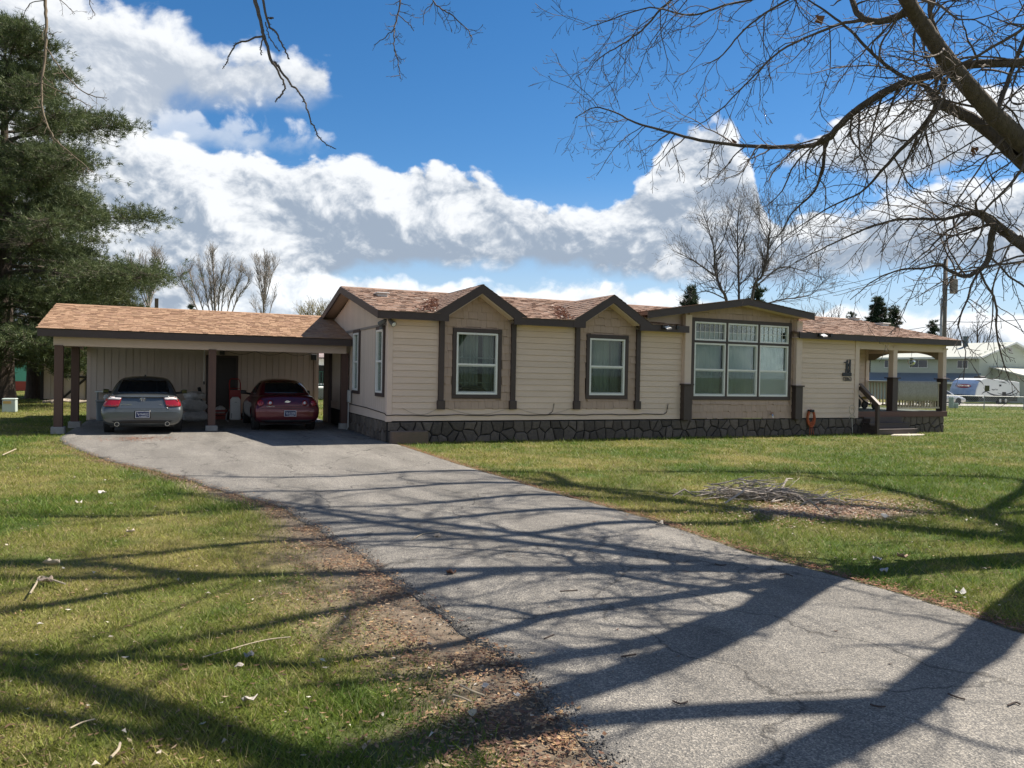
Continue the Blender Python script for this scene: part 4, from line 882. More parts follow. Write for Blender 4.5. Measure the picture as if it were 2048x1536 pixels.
# ---- things standing in the carport
m_bag = mat('translucent white plastic sacks', (0.66, 0.66, 0.66), 0.3, (0.42, 0.42, 0.43), scale=9, bump=1.0, bscale=14, rnd=.1, bdist=.03)
def sack(loc, sx, sy, sz, label, seed, rz=0.0):
    rr = np.random.RandomState(seed); bm = bmesh.new(); bmesh.ops.create_icosphere(bm, subdivisions=3, radius=1)
    ph = rr.rand(6)*6.28
    for v in bm.verts:
        c_ = v.co.copy(); a = math.atan2(c_.y, c_.x)
        k = 1+.10*math.sin(3*a+ph[0])+.07*math.sin(7*a+ph[1]+c_.z*4)+.06*math.sin(9*c_.z+ph[2]+2*a)
        p = .75; f = lambda q: math.copysign(abs(q)**p, q)
        v.co = Vector((f(c_.x)*sx*k, f(c_.y)*sy*k, max(f(c_.z), -.93)*sz*(1+.05*math.sin(5*a+ph[3]))))
        if c_.z > .8: v.co.z += sz*.25*(c_.z-.8)/.2*(.4+.6*rr.rand())
    me = bpy.data.meshes.new('sack'); bm.to_mesh(me); bm.free(); me.polygons.foreach_set('use_smooth', [True]*len(me.polygons)); me.materials.append(m_bag)
    o = link('plastic_sack', me); o.location = (loc[0], loc[1], loc[2]+.93*sz); o.rotation_euler = (0, 0, rz)
    return tag(o, label, 'sack', 'sacks stacked beside the grey car')
sack((.74, 26.15, .03), .37, .3, .16, 'lowest crumpled white plastic sack of the stack beside the grey car', 1)
sack((.68, 26.15, .33), .36, .3, .20, 'middle bulging white plastic sack of the stack beside the grey car', 2, .4)
sack((.72, 26.2, .70), .33, .28, .13, 'topmost clear plastic sack of the stack beside the grey car', 3, 1.1)
t = thing('hand_truck', 'red hand truck leaning by the storage room door', 'hand truck', (1.95, 26.75, 0)); mr_ = mat('red enamel', (0.33, 0.02, 0.018), .4)
mb = MB()
for s in (-.17, .17): mb.tube([(1.97+s, 26.55, .12), (1.97+s, 26.95, 1.2), (1.97+s*.9, 26.98, 1.3)], .016, 6)
mb.tube([(1.81, 26.98, 1.3), (1.86, 26.99, 1.36), (2.08, 26.99, 1.36), (2.13, 26.98, 1.3)], .016, 6)
for z in (.4, .75, 1.05): mb.tube([(1.8, 26.55+.37*(z-.12), z), (2.14, 26.55+.37*(z-.12), z)], .012, 6)
mb.build('frame', mr_, t); MB().box(1.80, 2.14, 26.68, 26.70, .42, 1.0).build('back_plate', mr_, t); MB().box(1.77, 2.17, 26.28, 26.55, .05, .065).build('toe_plate', mr_, t)
for s in (1.74, 2.20): MB().lathe([(.0, -.03), (.11, -.03), (.13, 0), (.11, .03), (0, .03)], (s, 26.62, .14), 'x', 16).build('wheel', mat('rubber', (.015, .015, .016), .8), t)
t = thing('portable_air_conditioner', 'white portable air conditioner standing left of the red car', 'air conditioner', (1.9, 25.7, 0))
m_ac = mat('white appliance plastic', (0.72, 0.73, 0.72), .35, (.66, .67, .66), scale=3)
b = MB().prism([(1.74, .09), (2.06, .09), (2.05, .72), (1.99, .80), (1.82, .80), (1.755, .72)], 'y', 25.52, 25.86).build('body', m_ac, t, bevel=.03, segs=3)
MB().box(1.80, 1.99, 25.60, 25.76, .795, .81).build('top_panel', mat('grey plastic', (.3, .31, .32), .5), t)
for i in range(6): MB().box(1.77, 1.79, 25.5, 25.52, .15+i*.0, .3).build('vent', MATS['grey plastic'], t) if i == 0 else None
MB().box(1.87, 1.94, 25.512, 25.522, .64, .655).build('badge', MATS['grey plastic'], t)
MB().tube([(1.72, 25.6, .4), (1.64, 25.55, .3), (1.62, 25.55, .1), (1.70, 25.56, .03)], .02, 6).build('hose', MATS['grey plastic'], t, smooth=True)
t = thing('crate', 'red slatted crate with a white bag in it by the dark door', 'crate', (1.55, 26.9, 0))
mc = mat('red painted slats', (0.28, .05, .035), .6)
for z in (.06, .17, .28): MB().box(1.36, 1.72, 26.72, 26.735, z, z+.07).build('slat', mc, t); MB().box(1.36, 1.72, 27.05, 27.065, z, z+.07).build('slat', mc, t); MB().box(1.345, 1.36, 26.72, 27.065, z, z+.07).build('slat', mc, t); MB().box(1.72, 1.735, 26.72, 27.065, z, z+.07).build('slat', mc, t)
MB().box(1.36, 1.72, 26.735, 27.05, .03, .05).build('bottom', mc, t)
o = sack((1.53, 26.88, .2), .15, .14, .13, 'small white plastic bag lying in the red slatted crate', 9); o['group'] = 'bags'; del o['group']
t = thing('wall_shelf_table', 'small white folding table against the wall left of the grey car', 'table', (-1.85, 27.0, 0))
MB().box(-2.1, -1.35, 26.8, 27.22, .89, .93).build('table_top', m_ac, t)
for x_, y_ in ((-2.04, 26.86), (-1.42, 26.86), (-2.04, 27.16), (-1.42, 27.16)): MB().tube([(x_, y_, .03), (x_, y_, .89)], .018, 6).build('leg', MATS['grey plastic'], t)
t = thing('bin', 'grey lidded bin under the white table beside the grey car', 'bin', (-1.75, 26.6, 0))
MB().prism([(-1.98, .03), (-1.58, .03), (-1.53, .62), (-2.03, .62)], 'y', 26.35, 26.72).build('body', mat('blue grey plastic', (.14, .17, .19), .5), t, bevel=.02); MB().box(-2.05, -1.51, 26.32, 26.75, .62, .66).build('lid', MATS['grey plastic'], t, bevel=.01)
o = sack((-1.72, 26.5, .66), .12, .1, .09, 'small white bag on the lid of the grey bin', 12); del o['group']; o['category'] = 'bag'
t = thing('tall_boot', 'black boot shaped boot dryer sticking up behind the sacks', 'boot'); t.location = (.86, 26.62, 0)
MB().tube([(.9, 26.62, .03), (.9, 26.62, .9), (.86, 26.64, 1.08)], [.06, .06, .05], 8).build('shaft', MATS['rubber'], t); MB().tube([(.9, 26.62, .06), (.9, 26.4, .05)], [.06, .045], 8).build('foot', MATS['rubber'], t)
t['label'] = 'black cylinder shaped object standing behind the sacks'; t['category'] = 'cylinder'; t.name = 'dark_cylinder'
# ------------------------------------------------------------------ cars
def paint(name, c, c2): 
    m = mat(name, c, .28, c2, scale=400, metal=.5, coat=.7, amt=.9); m.node_tree.nodes['Principled BSDF'].inputs['Coat Roughness'].default_value = .04; return m
m_tyre = mat('tyre rubber', (.014, .014, .015), .75, (.02, .02, .02), scale=30); m_rim = mat('alloy rim', (.42, .43, .44), .3, metal=1.0)
m_cglass = mat('tinted car glass', (.008, .010, .011), .03, spec=.8); m_black = mat('black trim', (.012, .012, .013), .5)
m_red = mat('red lamp lens', (.30, .012, .016), .12, (.22, .008, .012), scale=60, coat=1.0); m_clear = mat('clear lamp lens', (.62, .60, .60), .1, coat=1.0); m_chrome = mat('chrome', (.75, .75, .75), .12, metal=1.0)
def loft(secs, close=True):
    n = len(secs[0]); v = [p for s in secs for p in s]; k = len(secs)
    f = [(i*n+j, i*n+(j+1) % n, (i+1)*n+(j+1) % n, (i+1)*n+j) for i in range(k-1) for j in range(n if close else n-1)]
    f += [tuple(range(n))[::-1], tuple(range((k-1)*n, k*n))]; return v, f
def sec(y, wb, wm, ws, zb, zm, zs, crown):
    h = [(0, zb), (wb*.6, zb), (wb, zb+.03), (wm, zm-.12), (wm, zm+.10), (ws, zs-.05), (ws*.86, zs), (ws*.45, zs+crown*.8), (0, zs+crown)]
    return [(x, y, z) for x, z in h]+[(-x, y, z) for x, z in h[-2:0:-1]]
def gsec(y, wb, wt, zb, zt, cr):
    h = [(0, zb-.1), (wb, zb-.1), (wb, zb), (wb+(wt-wb)*.55, zb+(zt-zb)*.6), (wt, zt-.05), (wt*.85, zt-.01), (wt*.4, zt+cr), (0, zt+cr)]
    return [(x, y, z) for x, z in h]+[(-x, y, z) for x, z in h[-2:0:-1]]
def bake(mb_vf, sub, cutters=()):
    me = bpy.data.meshes.new('tmp'); me.from_pydata(mb_vf[0], [], mb_vf[1]); o = bpy.data.objects.new('tmp', me); COL.objects.link(o)
    bm = bmesh.new(); bm.from_mesh(me); bmesh.ops.recalc_face_normals(bm, faces=bm.faces); bm.to_mesh(me); bm.free()
    s = o.modifiers.new('s', 'SUBSURF'); s.levels = sub; s.render_levels = sub; tmp = []
    for c_ in cutters:
        q = c_.build('cut', m_black); bm = bmesh.new(); bm.from_mesh(q.data); bmesh.ops.recalc_face_normals(bm, faces=bm.faces); bm.to_mesh(q.data); bm.free()
        b = o.modifiers.new('b', 'BOOLEAN'); b.object = q; b.operation = 'DIFFERENCE'; b.solver = 'EXACT'; tmp.append(q)
    dg = bpy.context.evaluated_depsgraph_get(); r_ = bpy.data.meshes.new_from_object(o.evaluated_get(dg))
    for q in tmp+[o]: bpy.data.objects.remove(q)
    r_.materials.clear(); return r_
def bvh(meshes):
    v = []; f = []
    for me in meshes:
        b = len(v); v += [p.co.copy() for p in me.vertices]; f += [[b+i for i in p.vertices] for p in me.polygons]
    return BVHTree.FromPolygons(v, f)
def drape(name, poly, tree, axis, sgn, m, par, off=.006, thick=.008, cuts=3, far=6.0):
    """poly in the two other axes, projected along axis (travelling in direction sgn) on to the car body"""
    bm = bmesh.new(); mk_ = {'y': lambda a, b: Vector((a, -sgn*far, b)), 'x': lambda a, b: Vector((-sgn*far, a, b)), 'z': lambda a, b: Vector((a, b, -sgn*far))}[axis]
    vs = [bm.verts.new(mk_(*q)) for q in poly]; bm.faces.new(vs); bmesh.ops.triangulate(bm, faces=bm.faces)
    for _ in range(cuts):
        bmesh.ops.subdivide_edges(bm, edges=[e for e in bm.edges if e.calc_length() > .07], cuts=1); bmesh.ops.triangulate(bm, faces=bm.faces)
    d = {'y': Vector((0, sgn, 0)), 'x': Vector((sgn, 0, 0)), 'z': Vector((0, 0, sgn))}[axis]
    for v in bm.verts:
        h = tree.ray_cast(v.co, d)
        if h[0] is None: h = tree.find_nearest(v.co+d*far)
        nn = h[1]; nn = -nn if nn.dot(d) > 0 else nn
        v.co = h[0]+nn*off*.5-d*off
    me = bpy.data.meshes.new(name); 
    bmesh.ops.recalc_face_normals(bm, faces=bm.faces)
    fs = list(bm.faces)
    if fs and sum((f.normal.dot(d) for f in fs)) > 0: bmesh.ops.reverse_faces(bm, faces=fs)
    bm.to_mesh(me); bm.free(); me.materials.append(m); me.polygons.foreach_set('use_smooth', [True]*len(me.polygons))
    o = link(name, me, par); s = o.modifiers.new('t', 'SOLIDIFY'); s.thickness = thick; s.offset = -1; return o
def circ(cx, cz, r, n=20, k=1.0): return [(cx+r*math.cos(6.2832*i/n), cz+k*r*math.sin(6.2832*i/n)) for i in range(n)]
def wheel(par, x, y, r, w, spokes):
    sg = 1 if x > 0 else -1
    t = MB().lathe([(r*.62, -w/2), (r*.93, -w/2), (r, -w/2+.03), (r, w/2-.03), (r*.93, w/2), (r*.62, w/2)], (x, y, r), 'x', 32).build('wheel', m_tyre, par, smooth=False, local=True, bevel=.01)
    mb = MB().lathe([(r*.64, -w*.4), (r*.64, w*.48*1), (r*.58, w*.5), (r*.56, w*.3), (r*.56, -w*.4)], (x, y, r), 'x', 28)
    fx = x+sg*w*.36
    for i in range(spokes):
        a = 6.2832*i/spokes; c_, s = math.cos(a), math.sin(a)
        mb.bar((fx, y+.04*c_, r+.04*s), (fx-sg*.0, y+r*.58*c_, r+r*.58*s), .045, .05, up=(1, 0, 0))
    mb.lathe([(0, -.04), (.06, -.04), (.05, .03), (0, .03)], (fx, y, r), 'x', 14)
    mb.build('rim', m_rim, t, local=True); MB().lathe([(0, -.01), (r*.5, -.01), (r*.5, .01), (0, .01)], (x-sg*.02, y, r), 'x', 20).build('brake_disc', mat('dark brake', (.03, .03, .03), .6, metal=.5), t, local=True)
def plate(par, z, tree, body, txt, x=0.0):
    m1 = mat('blue number plate', (.012, .022, .09), .35); m2 = mat('plate white', (.72, .74, .78), .4)
    h = tree.ray_cast(Vector((x, -6, z)), Vector((0, 1, 0))); y = h[0].y-.035
    p = MB().box(x-.155, x+.155, y, y+.05, z-.078, z+.078).build('number_plate', m1, par, local=True, bevel=.004)
    f = MB(); 
    for q in ((x-.155, x+.155, z+.07, z+.079), (x-.155, x+.155, z-.079, z-.07), (x-.157, x-.147, z-.07, z+.07), (x+.147, x+.157, z-.07, z+.07)): f.box(q[0], q[1], y-.004, y, q[2], q[3])
    # outline of the state on the left
    s = [(-.12, .045), (-.10, .01), (-.085, -.03), (-.06, -.045), (-.05, -.038), (.10, -.038), (.13, -.03)]
    f.tube([(x+a, y-.003, z+b) for a, b in s], .004, 4); f.build('plate_frame', m2, p, local=True)
    text('plate_number', txt, .07, (x+.02, y-.004, z+.008), FRONT, m2, p, ext=.002, sx=.82)
    text('plate_word', 'MONTANA', .024, (x+.03, y-.004, z-.052), FRONT, m2, p, ext=.002)
def seam(par, tree, pts, w=.006, axis='y', sgn=1):
    # thin dark panel gap following the body
    for a, b in zip(pts, pts[1:]):
        dx, dz = b[0]-a[0], b[1]-a[1]; l = math.hypot(dx, dz); nx, nz = -dz/l*w/2, dx/l*w/2
        drape('panel_gap', [(a[0]-nx, a[1]-nz), (b[0]-nx, b[1]-nz), (b[0]+nx, b[1]+nz), (a[0]+nx, a[1]+nz)], tree, axis, sgn, m_black, par, off=.001, thick=.002, cuts=4)
def car_base(root, mp, S, G, wheels, r, w, spokes, W):
    cut = [MB().lathe([(0, -.4), (r+.045, -.4), (r+.045, .4), (0, .4)], (sx*(W/2+.16), y, r+.01), 'x', 36) for y in wheels for sx in (-1, 1)]
    me = bake(loft(S), 2, cut); me.materials.append(mp); me.polygons.foreach_set('use_smooth', [True]*len(me.polygons)); body = link('body', me, root)
    try: me.set_sharp_from_angle(angle=R(38))
    except Exception: pass
    mg = bake(loft(G), 2); mg.materials.append(mp); mg.polygons.foreach_set('use_smooth', [True]*len(mg.polygons)); cab = link('cabin', mg, root)
    for y in wheels:
        for sx in (-1, 1): wheel(root, sx*(W/2-w/2-.025), y, r, w, spokes)
    u = MB().box(-W/2+.2, W/2-.2, .3, S[-1][0][1]-.4, .2, .4); u.build('underbody', m_black, root, local=True)
    return body, cab, bvh([me]), bvh([mg]), bvh([me, mg])
# ---- grey coupe
g = thing('grey_car', 'dark grey two door car parked on the left, red wrap round tail lamps', 'car', (-.60, 20.98, 0), R(0))
mp = paint('dark grey metallic paint', (.085, .098, .105), (.105, .118, .125))
S = [sec(0.0, .72, .80, .74, .38, .52, .64, .01), sec(.03, .80, .87, .82, .30, .52, .69, .01), sec(.085, .82, .905, .80, .25, .56, .78, .01), sec(.15, .84, .92, .79, .23, .60, .965, .012), sec(.26, .85, .925, .79, .21, .62, 1.0, .02),
     sec(.6, .86, .93, .80, .20, .63, 1.0, .03), sec(1.2, .86, .93, .83, .19, .63, .99, .03), sec(2.2, .86, .92, .83, .19, .62, .97, .03), sec(3.2, .86, .925, .82, .19, .62, .95, .04), sec(4.0, .85, .91, .78, .2, .6, .88, .05), sec(4.55, .80, .87, .70, .22, .56, .76, .04), sec(4.8, .70, .76, .6, .28, .5, .66, .02), sec(4.85, .6, .66, .5, .34, .48, .58, .01)]
G = [gsec(.55, .70, .66, .96, 1.0, .0), gsec(.75, .76, .66, .97, 1.07, .01), gsec(1.05, .78, .62, .97, 1.24, .02), gsec(1.4, .79, .59, .97, 1.385, .025), gsec(1.8, .79, .585, .97, 1.425, .03), gsec(2.35, .79, .585, .97, 1.425, .03), gsec(2.8, .79, .59, .96, 1.35, .03), gsec(3.2, .78, .62, .95, 1.15, .02), gsec(3.5, .76, .68, .93, .99, .0)]
body, cab, tb, tg, ta = car_base(g, mp, S, G, (1.0, 3.74), .325, .225, 5, 1.85)
drape('rear_window', [(-.60, 1.04), (.60, 1.04), (.58, 1.14), (.50, 1.345), (-.50, 1.345), (-.58, 1.14)], tg, 'y', 1, m_cglass, g, cuts=4)
for sg in (-1, 1):
    drape('side_window', [(1.15, 1.02), (2.15, 1.01), (3.15, 1.0), (2.6, 1.33), (1.9, 1.375), (1.45, 1.33)], tg, 'x', -sg, m_cglass, g, cuts=4)
    L = [(sg*.46, .945), (sg*.78, .955), (sg*.845, .90), (sg*.865, .735), (sg*.845, .72), (sg*.58, .715), (sg*.53, .73)]
    o = drape('tail_lamp', L, tb, 'y', 1, m_red, g, off=.012, cuts=5); drape('reverse_lens', [(sg*.47, .94), (sg*.76, .95), (sg*.78, .895), (sg*.50, .885)], tb, 'y', 1, m_clear, o, off=.018, cuts=4)
    drape('lamp_surround', [(sg*.46, .945), (sg*.515, .73), (sg*.60, .66), (sg*.56, .655), (sg*.495, .72)], tb, 'y', 1, m_chrome if False else mp, o, off=.004, cuts=4)
    MB().lathe([(.055, -.1), (.058, .0), (.05, .0), (.046, -.1)], (sg*.56, .06, .295), 'y', 18).build('exhaust_tip', m_chrome, g, local=True)
    MB().lathe([(.0, -.106), (.046, -.106), (.046, -.1), (.0, -.1)], (sg*.56, .06, .295), 'y', 14).build('exhaust_bore_disc', m_black, g, local=True)  # black disc over the closed tip paints the shade of a hollow pipe
    MB().tube([(sg*.74, 2.74, .97), (sg*.94, 2.70, 1.0)], .032, 8).build('mirror_arm', mp, g, local=True)
    mb = MB().box(min(sg*.90, sg*1.06), max(sg*.90, sg*1.06), 2.64, 2.74, .97, 1.08); mo = mb.build('mirror', mp, g, local=True, bevel=.03, segs=3); MB().box(min(sg*.92, sg*1.04), max(sg*.92, sg*1.04), 2.635, 2.639, .985, 1.065).build('mirror_glass', m_cglass, mo, local=True)
seam(g, tb, [(-.47, .955), (-.56, .70), (-.60, .665), (.60, .665), (.56, .70), (.47, .955)], .009)
drape('lip_spoiler', [(-.60, .985), (.60, .985), (.60, .955), (.3, .945), (-.3, .945), (-.60, .955)], tb, 'y', 1, mp, g, off=.03, thick=.03, cuts=4)
drape('bumper_crease', [(-.86, .575), (.86, .575), (.86, .568), (-.86, .568)], tb, 'y', 1, m_black, g, off=.001, thick=.002, cuts=4)
drape('lower_valance', [(-.68, .37), (-.4, .385), (.4, .385), (.68, .37), (.58, .31), (-.58, .31)], tb, 'y', 1, m_black, g, off=.003, cuts=4)
drape('plate_recess', [(-.18, .62), (.18, .62), (.19, .43), (-.19, .43)], tb, 'y', 1, m_black, g, off=.004, cuts=3)
plate(g, .525, tb, body, '4-96402C')
y0 = tb.ray_cast(Vector((0, -6, .885)), Vector((0, 1, 0)))[0].y-.012
em = MB(); q = [(-.055, .04), (-.062, 0), (-.05, -.038), (.05, -.038), (.062, 0), (.055, .04), (-.055, .04)]; em.tube([(a, y0, .885+b) for a, b in q], .006, 5)
for sg in (-1, 1): em.tube([(sg*.042, y0, .925), (sg*.022, y0, .885), (sg*.03, y0, .85)], .009, 5)
em.tube([(-.024, y0, .885), (.024, y0, .885)], .008, 5); em.build('emblem', m_chrome, g, local=True)
yb = tb.ray_cast(Vector((.2, -6, .765)), Vector((0, 1, 0)))[0].y-.004
text('badge', 'ACCORD', .042, (-.36, yb, .765), FRONT, m_chrome, g, ext=.004, sx=1.3); text('badge', 'V6', .04, (.40, yb, .765), FRONT, m_chrome, g, ext=.004, sx=1.2)
MB().prism([(1.86, 1.45), (1.92, 1.45), (1.98, 1.47), (1.90, 1.49)], 'x', -.02, .02).build('roof_aerial', mp, g, local=True)
# ---- red coupe
c_ = thing('red_car', 'dark red two door car parked on the right under the carport, round tail lamps', 'car', (2.92, 21.38, 0), R(0))
mr2 = paint('dark red metallic paint', (.085, .006, .013), (.105, .008, .016))
S = [sec(0.0, .66, .74, .70, .34, .50, .62, .01), sec(.03, .74, .82, .77, .28, .52, .70, .015), sec(.09, .78, .85, .76, .25, .58, .84, .02), sec(.17, .79, .862, .74, .23, .62, .955, .03), sec(.32, .80, .865, .74, .21, .63, 1.0, .03), sec(.7, .81, .87, .76, .2, .63, 1.0, .03), sec(1.3, .81, .865, .78, .19, .62, .98, .03), sec(2.2, .81, .86, .78, .19, .61, .95, .03), sec(3.1, .81, .86, .77, .19, .6, .93, .04), sec(3.8, .8, .85, .73, .2, .58, .86, .05), sec(4.3, .75, .80, .65, .23, .54, .74, .04), sec(4.53, .65, .7, .55, .3, .5, .64, .02), sec(4.58, .56, .6, .48, .36, .48, .57, .01)]
G = [gsec(.5, .64, .6, .96, 1.0, 0), gsec(.72, .71, .60, .97, 1.08, .01), gsec(1.05, .73, .57, .97, 1.27, .02), gsec(1.4, .74, .545, .97, 1.37, .025), gsec(1.75, .74, .54, .96, 1.40, .03), gsec(2.2, .74, .54, .95, 1.395, .03), gsec(2.6, .74, .55, .94, 1.31, .03), gsec(3.0, .73, .58, .93, 1.11, .02), gsec(3.3, .71, .63, .92, .97, 0)]
body, cab, tb, tg, ta = car_base(c_, mr2, S, G, (.92, 3.54), .31, .205, 5, 1.73)
drape('rear_window', [(-.54, 1.05), (.54, 1.05), (.52, 1.14), (.45, 1.335), (-.45, 1.335), (-.52, 1.14)], tg, 'y', 1, m_cglass, c_, cuts=4)
for sg in (-1, 1):
    drape('side_window', [(1.2, 1.02), (2.05, 1.0), (2.95, .99), (2.5, 1.27), (1.85, 1.35), (1.45, 1.31)], tg, 'x', -sg, m_cglass, c_, cuts=4)
    for cx, r_, mm in ((.70, .083, m_red), (.45, .072, m_red)):
        o = drape('tail_lamp', circ(sg*cx, .80, r_, 22, 1.0), tb, 'y', 1, mm, c_, off=.012, cuts=4)
        drape('lamp_centre', circ(sg*cx, .80, r_*(.36 if cx > .6 else .5), 16), tb, 'y', 1, m_red if cx > .6 else m_clear, o, off=.022, cuts=3)
        drape('lamp_ring', circ(sg*cx, .80, r_*1.13, 22), tb, 'y', 1, m_black, o, off=.004, cuts=4)
    MB().tube([(sg*.66, 2.68, .95), (sg*.9, 2.64, .99)], .03, 8).build('mirror_arm', m_black, c_, local=True)
    mb = MB().box(min(sg*.84, sg*1.0), max(sg*.84, sg*1.0), 2.58, 2.68, .96, 1.07); mb.build('mirror', m_black, c_, local=True, bevel=.03, segs=3)
    seam(c_, tb, [(1.38, .95), (1.34, .7), (1.42, .4)], .008, 'x', -sg); seam(c_, tb, [(2.72, .93), (2.75, .4)], .008, 'x', -sg)
    drape('door_handle', [(1.5, .80), (1.68, .80), (1.68, .77), (1.5, .77)], tb, 'x', -sg, mr2, c_, off=.03, thick=.03, cuts=2)
seam(c_, tb, [(-.57, .955), (-.575, .72), (-.52, .70), (.52, .70), (.575, .72), (.57, .955)], .008)
drape('bumper_crease', [(-.80, .655), (.80, .655), (.80, .645), (-.80, .645)], tb, 'y', 1, m_black, c_, off=.001, thick=.003, cuts=4)
drape('lower_valance', [(-.70, .345), (.70, .345), (.62, .27), (-.62, .27)], tb, 'y', 1, m_black, c_, off=.003, cuts=4)
plate(c_, .52, tb, body, '4-61145B', .06)
y0 = tb.ray_cast(Vector((0, -6, .835)), Vector((0, 1, 0)))[0].y-.014
MB().prism([(-.075, .815), (-.028, .815), (-.028, .80), (.036, .80), (.036, .815), (.062, .815), (.078, .848), (.028, .848), (.028, .862), (-.036, .862), (-.036, .848), (-.06, .848)], 'y', y0, y0+.014).build('emblem', mat('emblem silver', (.8, .78, .72), .25, metal=.6), c_, local=True)
MB().lathe([(0, -.006), (.014, -.006), (.014, .004), (0, .004)], (0, y0, .765), 'y', 12).build('lock', m_chrome, c_, local=True)
yb = tb.ray_cast(Vector((.3, -6, .705)), Vector((0, 1, 0)))[0].y-.003
text('badge', 'COBALT LS', .035, (-.44, yb, .705), FRONT, m_chrome, c_, ext=.004, sx=1.2)
# ------------------------------------------------------------------ neighbours
_fw = np.array([_f[0], _f[1], 0])/math.hypot(_f[0], _f[1])
def ground_at(px_, d):      # point on the ground in the direction of a pixel column at a forward distance
    P = dep(px_, 768, d); return (P[0], P[1], 0.0)
# pale green two storey house, garage wing, lean-to
C0 = ground_at(1957, 68)
nb = thing('house', 'pale green two storey house with grey roof behind the travel trailer', 'house', C0, R(6.8))
m_pg = mat('pale green lap siding', (0.50, 0.53, 0.45), .7, (0.46, 0.49, 0.42), scale=2, rnd=.03); m_gr = mat('pale grey shingles', (0.44, 0.46, 0.42), .9, (0.36, 0.38, 0.35), scale=5, detail=8); m_bgr = mat('shaded blue grey shingles', (0.20, 0.23, 0.25), .9, (0.15, 0.18, 0.2), scale=5)  # the lean-to shingles carry their shade in the darker blue grey colour
m_wt = mat('white trim paint', (.72, .73, .70), .5)
z = 0.0; wb = MB().box(.02, 10.2, .02, 10.5, 0, 4.1); wb.prism([(.02, 4.1), (10.18, 4.1), (5.1, 5.42)], 'y', .02, 10.48); wb.build('wall', m_pg, nb, local=True)
for i in range(20):
    z = i*.205; MB().prism([(.0, z), (.0, z), (-.03, z), (.0, z+.205)][1:], 'y', .0, 10.5).build('siding_board', m_pg, nb, local=True)
    MB().prism([(.0, z), (-.03, z), (.0, z+.205)], 'x', .0, 10.2).build('siding_board', m_pg, nb, local=True)
for i in range(6):
    z = 4.1+i*.21; h = (5.42-z)/1.32*5.1
    MB().prism([(.0, z), (-.03, z), (.0, z+.205)], 'x', 5.1-h, 5.1+h-.1).build('siding_board', m_pg, nb, local=True)
rf = MB()
for s in (1, -1):
    e = 5.1-s*5.75; rf.add([(e, -.5, 3.98), (5.1, -.5, 5.50), (5.1, 11.1, 5.50), (e, 11.1, 3.98), (e, -.5, 3.86), (5.1, -.5, 5.38), (5.1, 11.1, 5.38), (e, 11.1, 3.86)], [(0, 1, 2, 3), (7, 6, 5, 4), (0, 4, 5, 1), (0, 3, 7, 4)])
rf = rf.build('roof', m_gr, nb, local=True)
for s in (1, -1):
    e = 5.1-s*5.75; MB().prism([(e, 3.84), (5.1, 5.36), (5.1, 5.52), (e, 4.0)], 'y', -.56, -.5).build('rake_board', m_wt, rf, local=True)
MB().box(-.72, -.64, -.5, 11.1, 3.82, 4.0).build('gutter', m_wt, rf, local=True)
MB().lathe([(.0, 0), (.22, 0), (.2, 1.0), (.26, 1.0), (.26, 1.12), (.0, 1.12)], (3.6, 3.2, 4.95), 'z', 12).build('chimney', mat('dark metal flue', (.06, .085, .095), .5), rf, local=True)
mb = MB().box(4.75, 5.45, -.06, -.03, 4.5, 5.0); gv = mb.build('gable_vent', m_wt, nb, local=True)
for i in range(6): MB().box(4.8, 5.4, -.075, -.06, 4.53+i*.075, 4.57+i*.075).build('louvre', MATS['grey trim'], gv, local=True)
def nwin(x, y0, y1, z0, z1, mid=True):
    w = MB().box(x-.06, x-.02, y0, y1, z0, z1).build('window', m_wt, nb, local=True)
    ym = (y0+y1)/2
    for a, b in ((y0+.07, ym-.03), (ym+.03, y1-.07)): MB().box(x-.075, x-.06, a, b, z0+.07, z1-.07).build('pane', m_cglass, w, local=True)
nwin(-.02, .9, 1.9, 2.95, 3.75); nwin(-.02, 4.6, 6.4, 3.0, 3.8); nwin(-.02, 8.1, 9.0, 3.0, 3.8)
lt = MB().add([(-2.3, -.2, 1.72), (0, -.2, 2.55), (0, 11, 2.55), (-2.3, 11, 1.72), (-2.3, -.2, 1.6), (0, -.2, 2.43), (0, 11, 2.43), (-2.3, 11, 1.6)], [(0, 1, 2, 3), (7, 6, 5, 4), (0, 4, 5, 1), (0, 3, 7, 4), (3, 2, 6, 7)]); lt.build('porch_roof', m_bgr, nb, local=True)
MB().box(-2.36, -2.3, -.2, 11, 1.55, 1.75).build('gutter', m_wt, nb, local=True)
MB().box(-1.6, -1.5, -.0, 10.5, 0, 1.62).build('porch_wall', m_pg, nb, local=True)
ga = MB().box(2.2, 12, -5.2, -.0, 0, 1.72); ga.prism([(-5.2, 1.72), (0, 1.72), (0, 3.1)], 'x', 2.2, 2.35); ga.build('garage_wall', m_pg, nb, local=True)
gr_ = MB().add([(1.6, -5.9, 1.66), (12.6, -5.9, 1.66), (12.6, -.0, 3.2), (1.6, -.0, 3.2), (1.6, -5.9, 1.54), (12.6, -5.9, 1.54), (12.6, 0, 3.08), (1.6, 0, 3.08)], [(0, 1, 2, 3), (7, 6, 5, 4), (0, 4, 5, 1), (0, 3, 7, 4)]).build('garage_roof', m_gr, nb, local=True)
MB().box(1.6, 12.6, -5.96, -5.9, 1.5, 1.68).build('gutter', m_wt, gr_, local=True)
gd = MB().box(6.8, 11.4, -5.26, -5.2, 0, 1.45).build('garage_door', mat('cream garage door', (.5, .47, .38), .6), nb, local=True)
for i in range(4): MB().box(6.85, 11.35, -5.28, -5.26, .03+i*.36, .36+i*.36).build('door_panel', MATS['cream garage door'], gd, local=True)
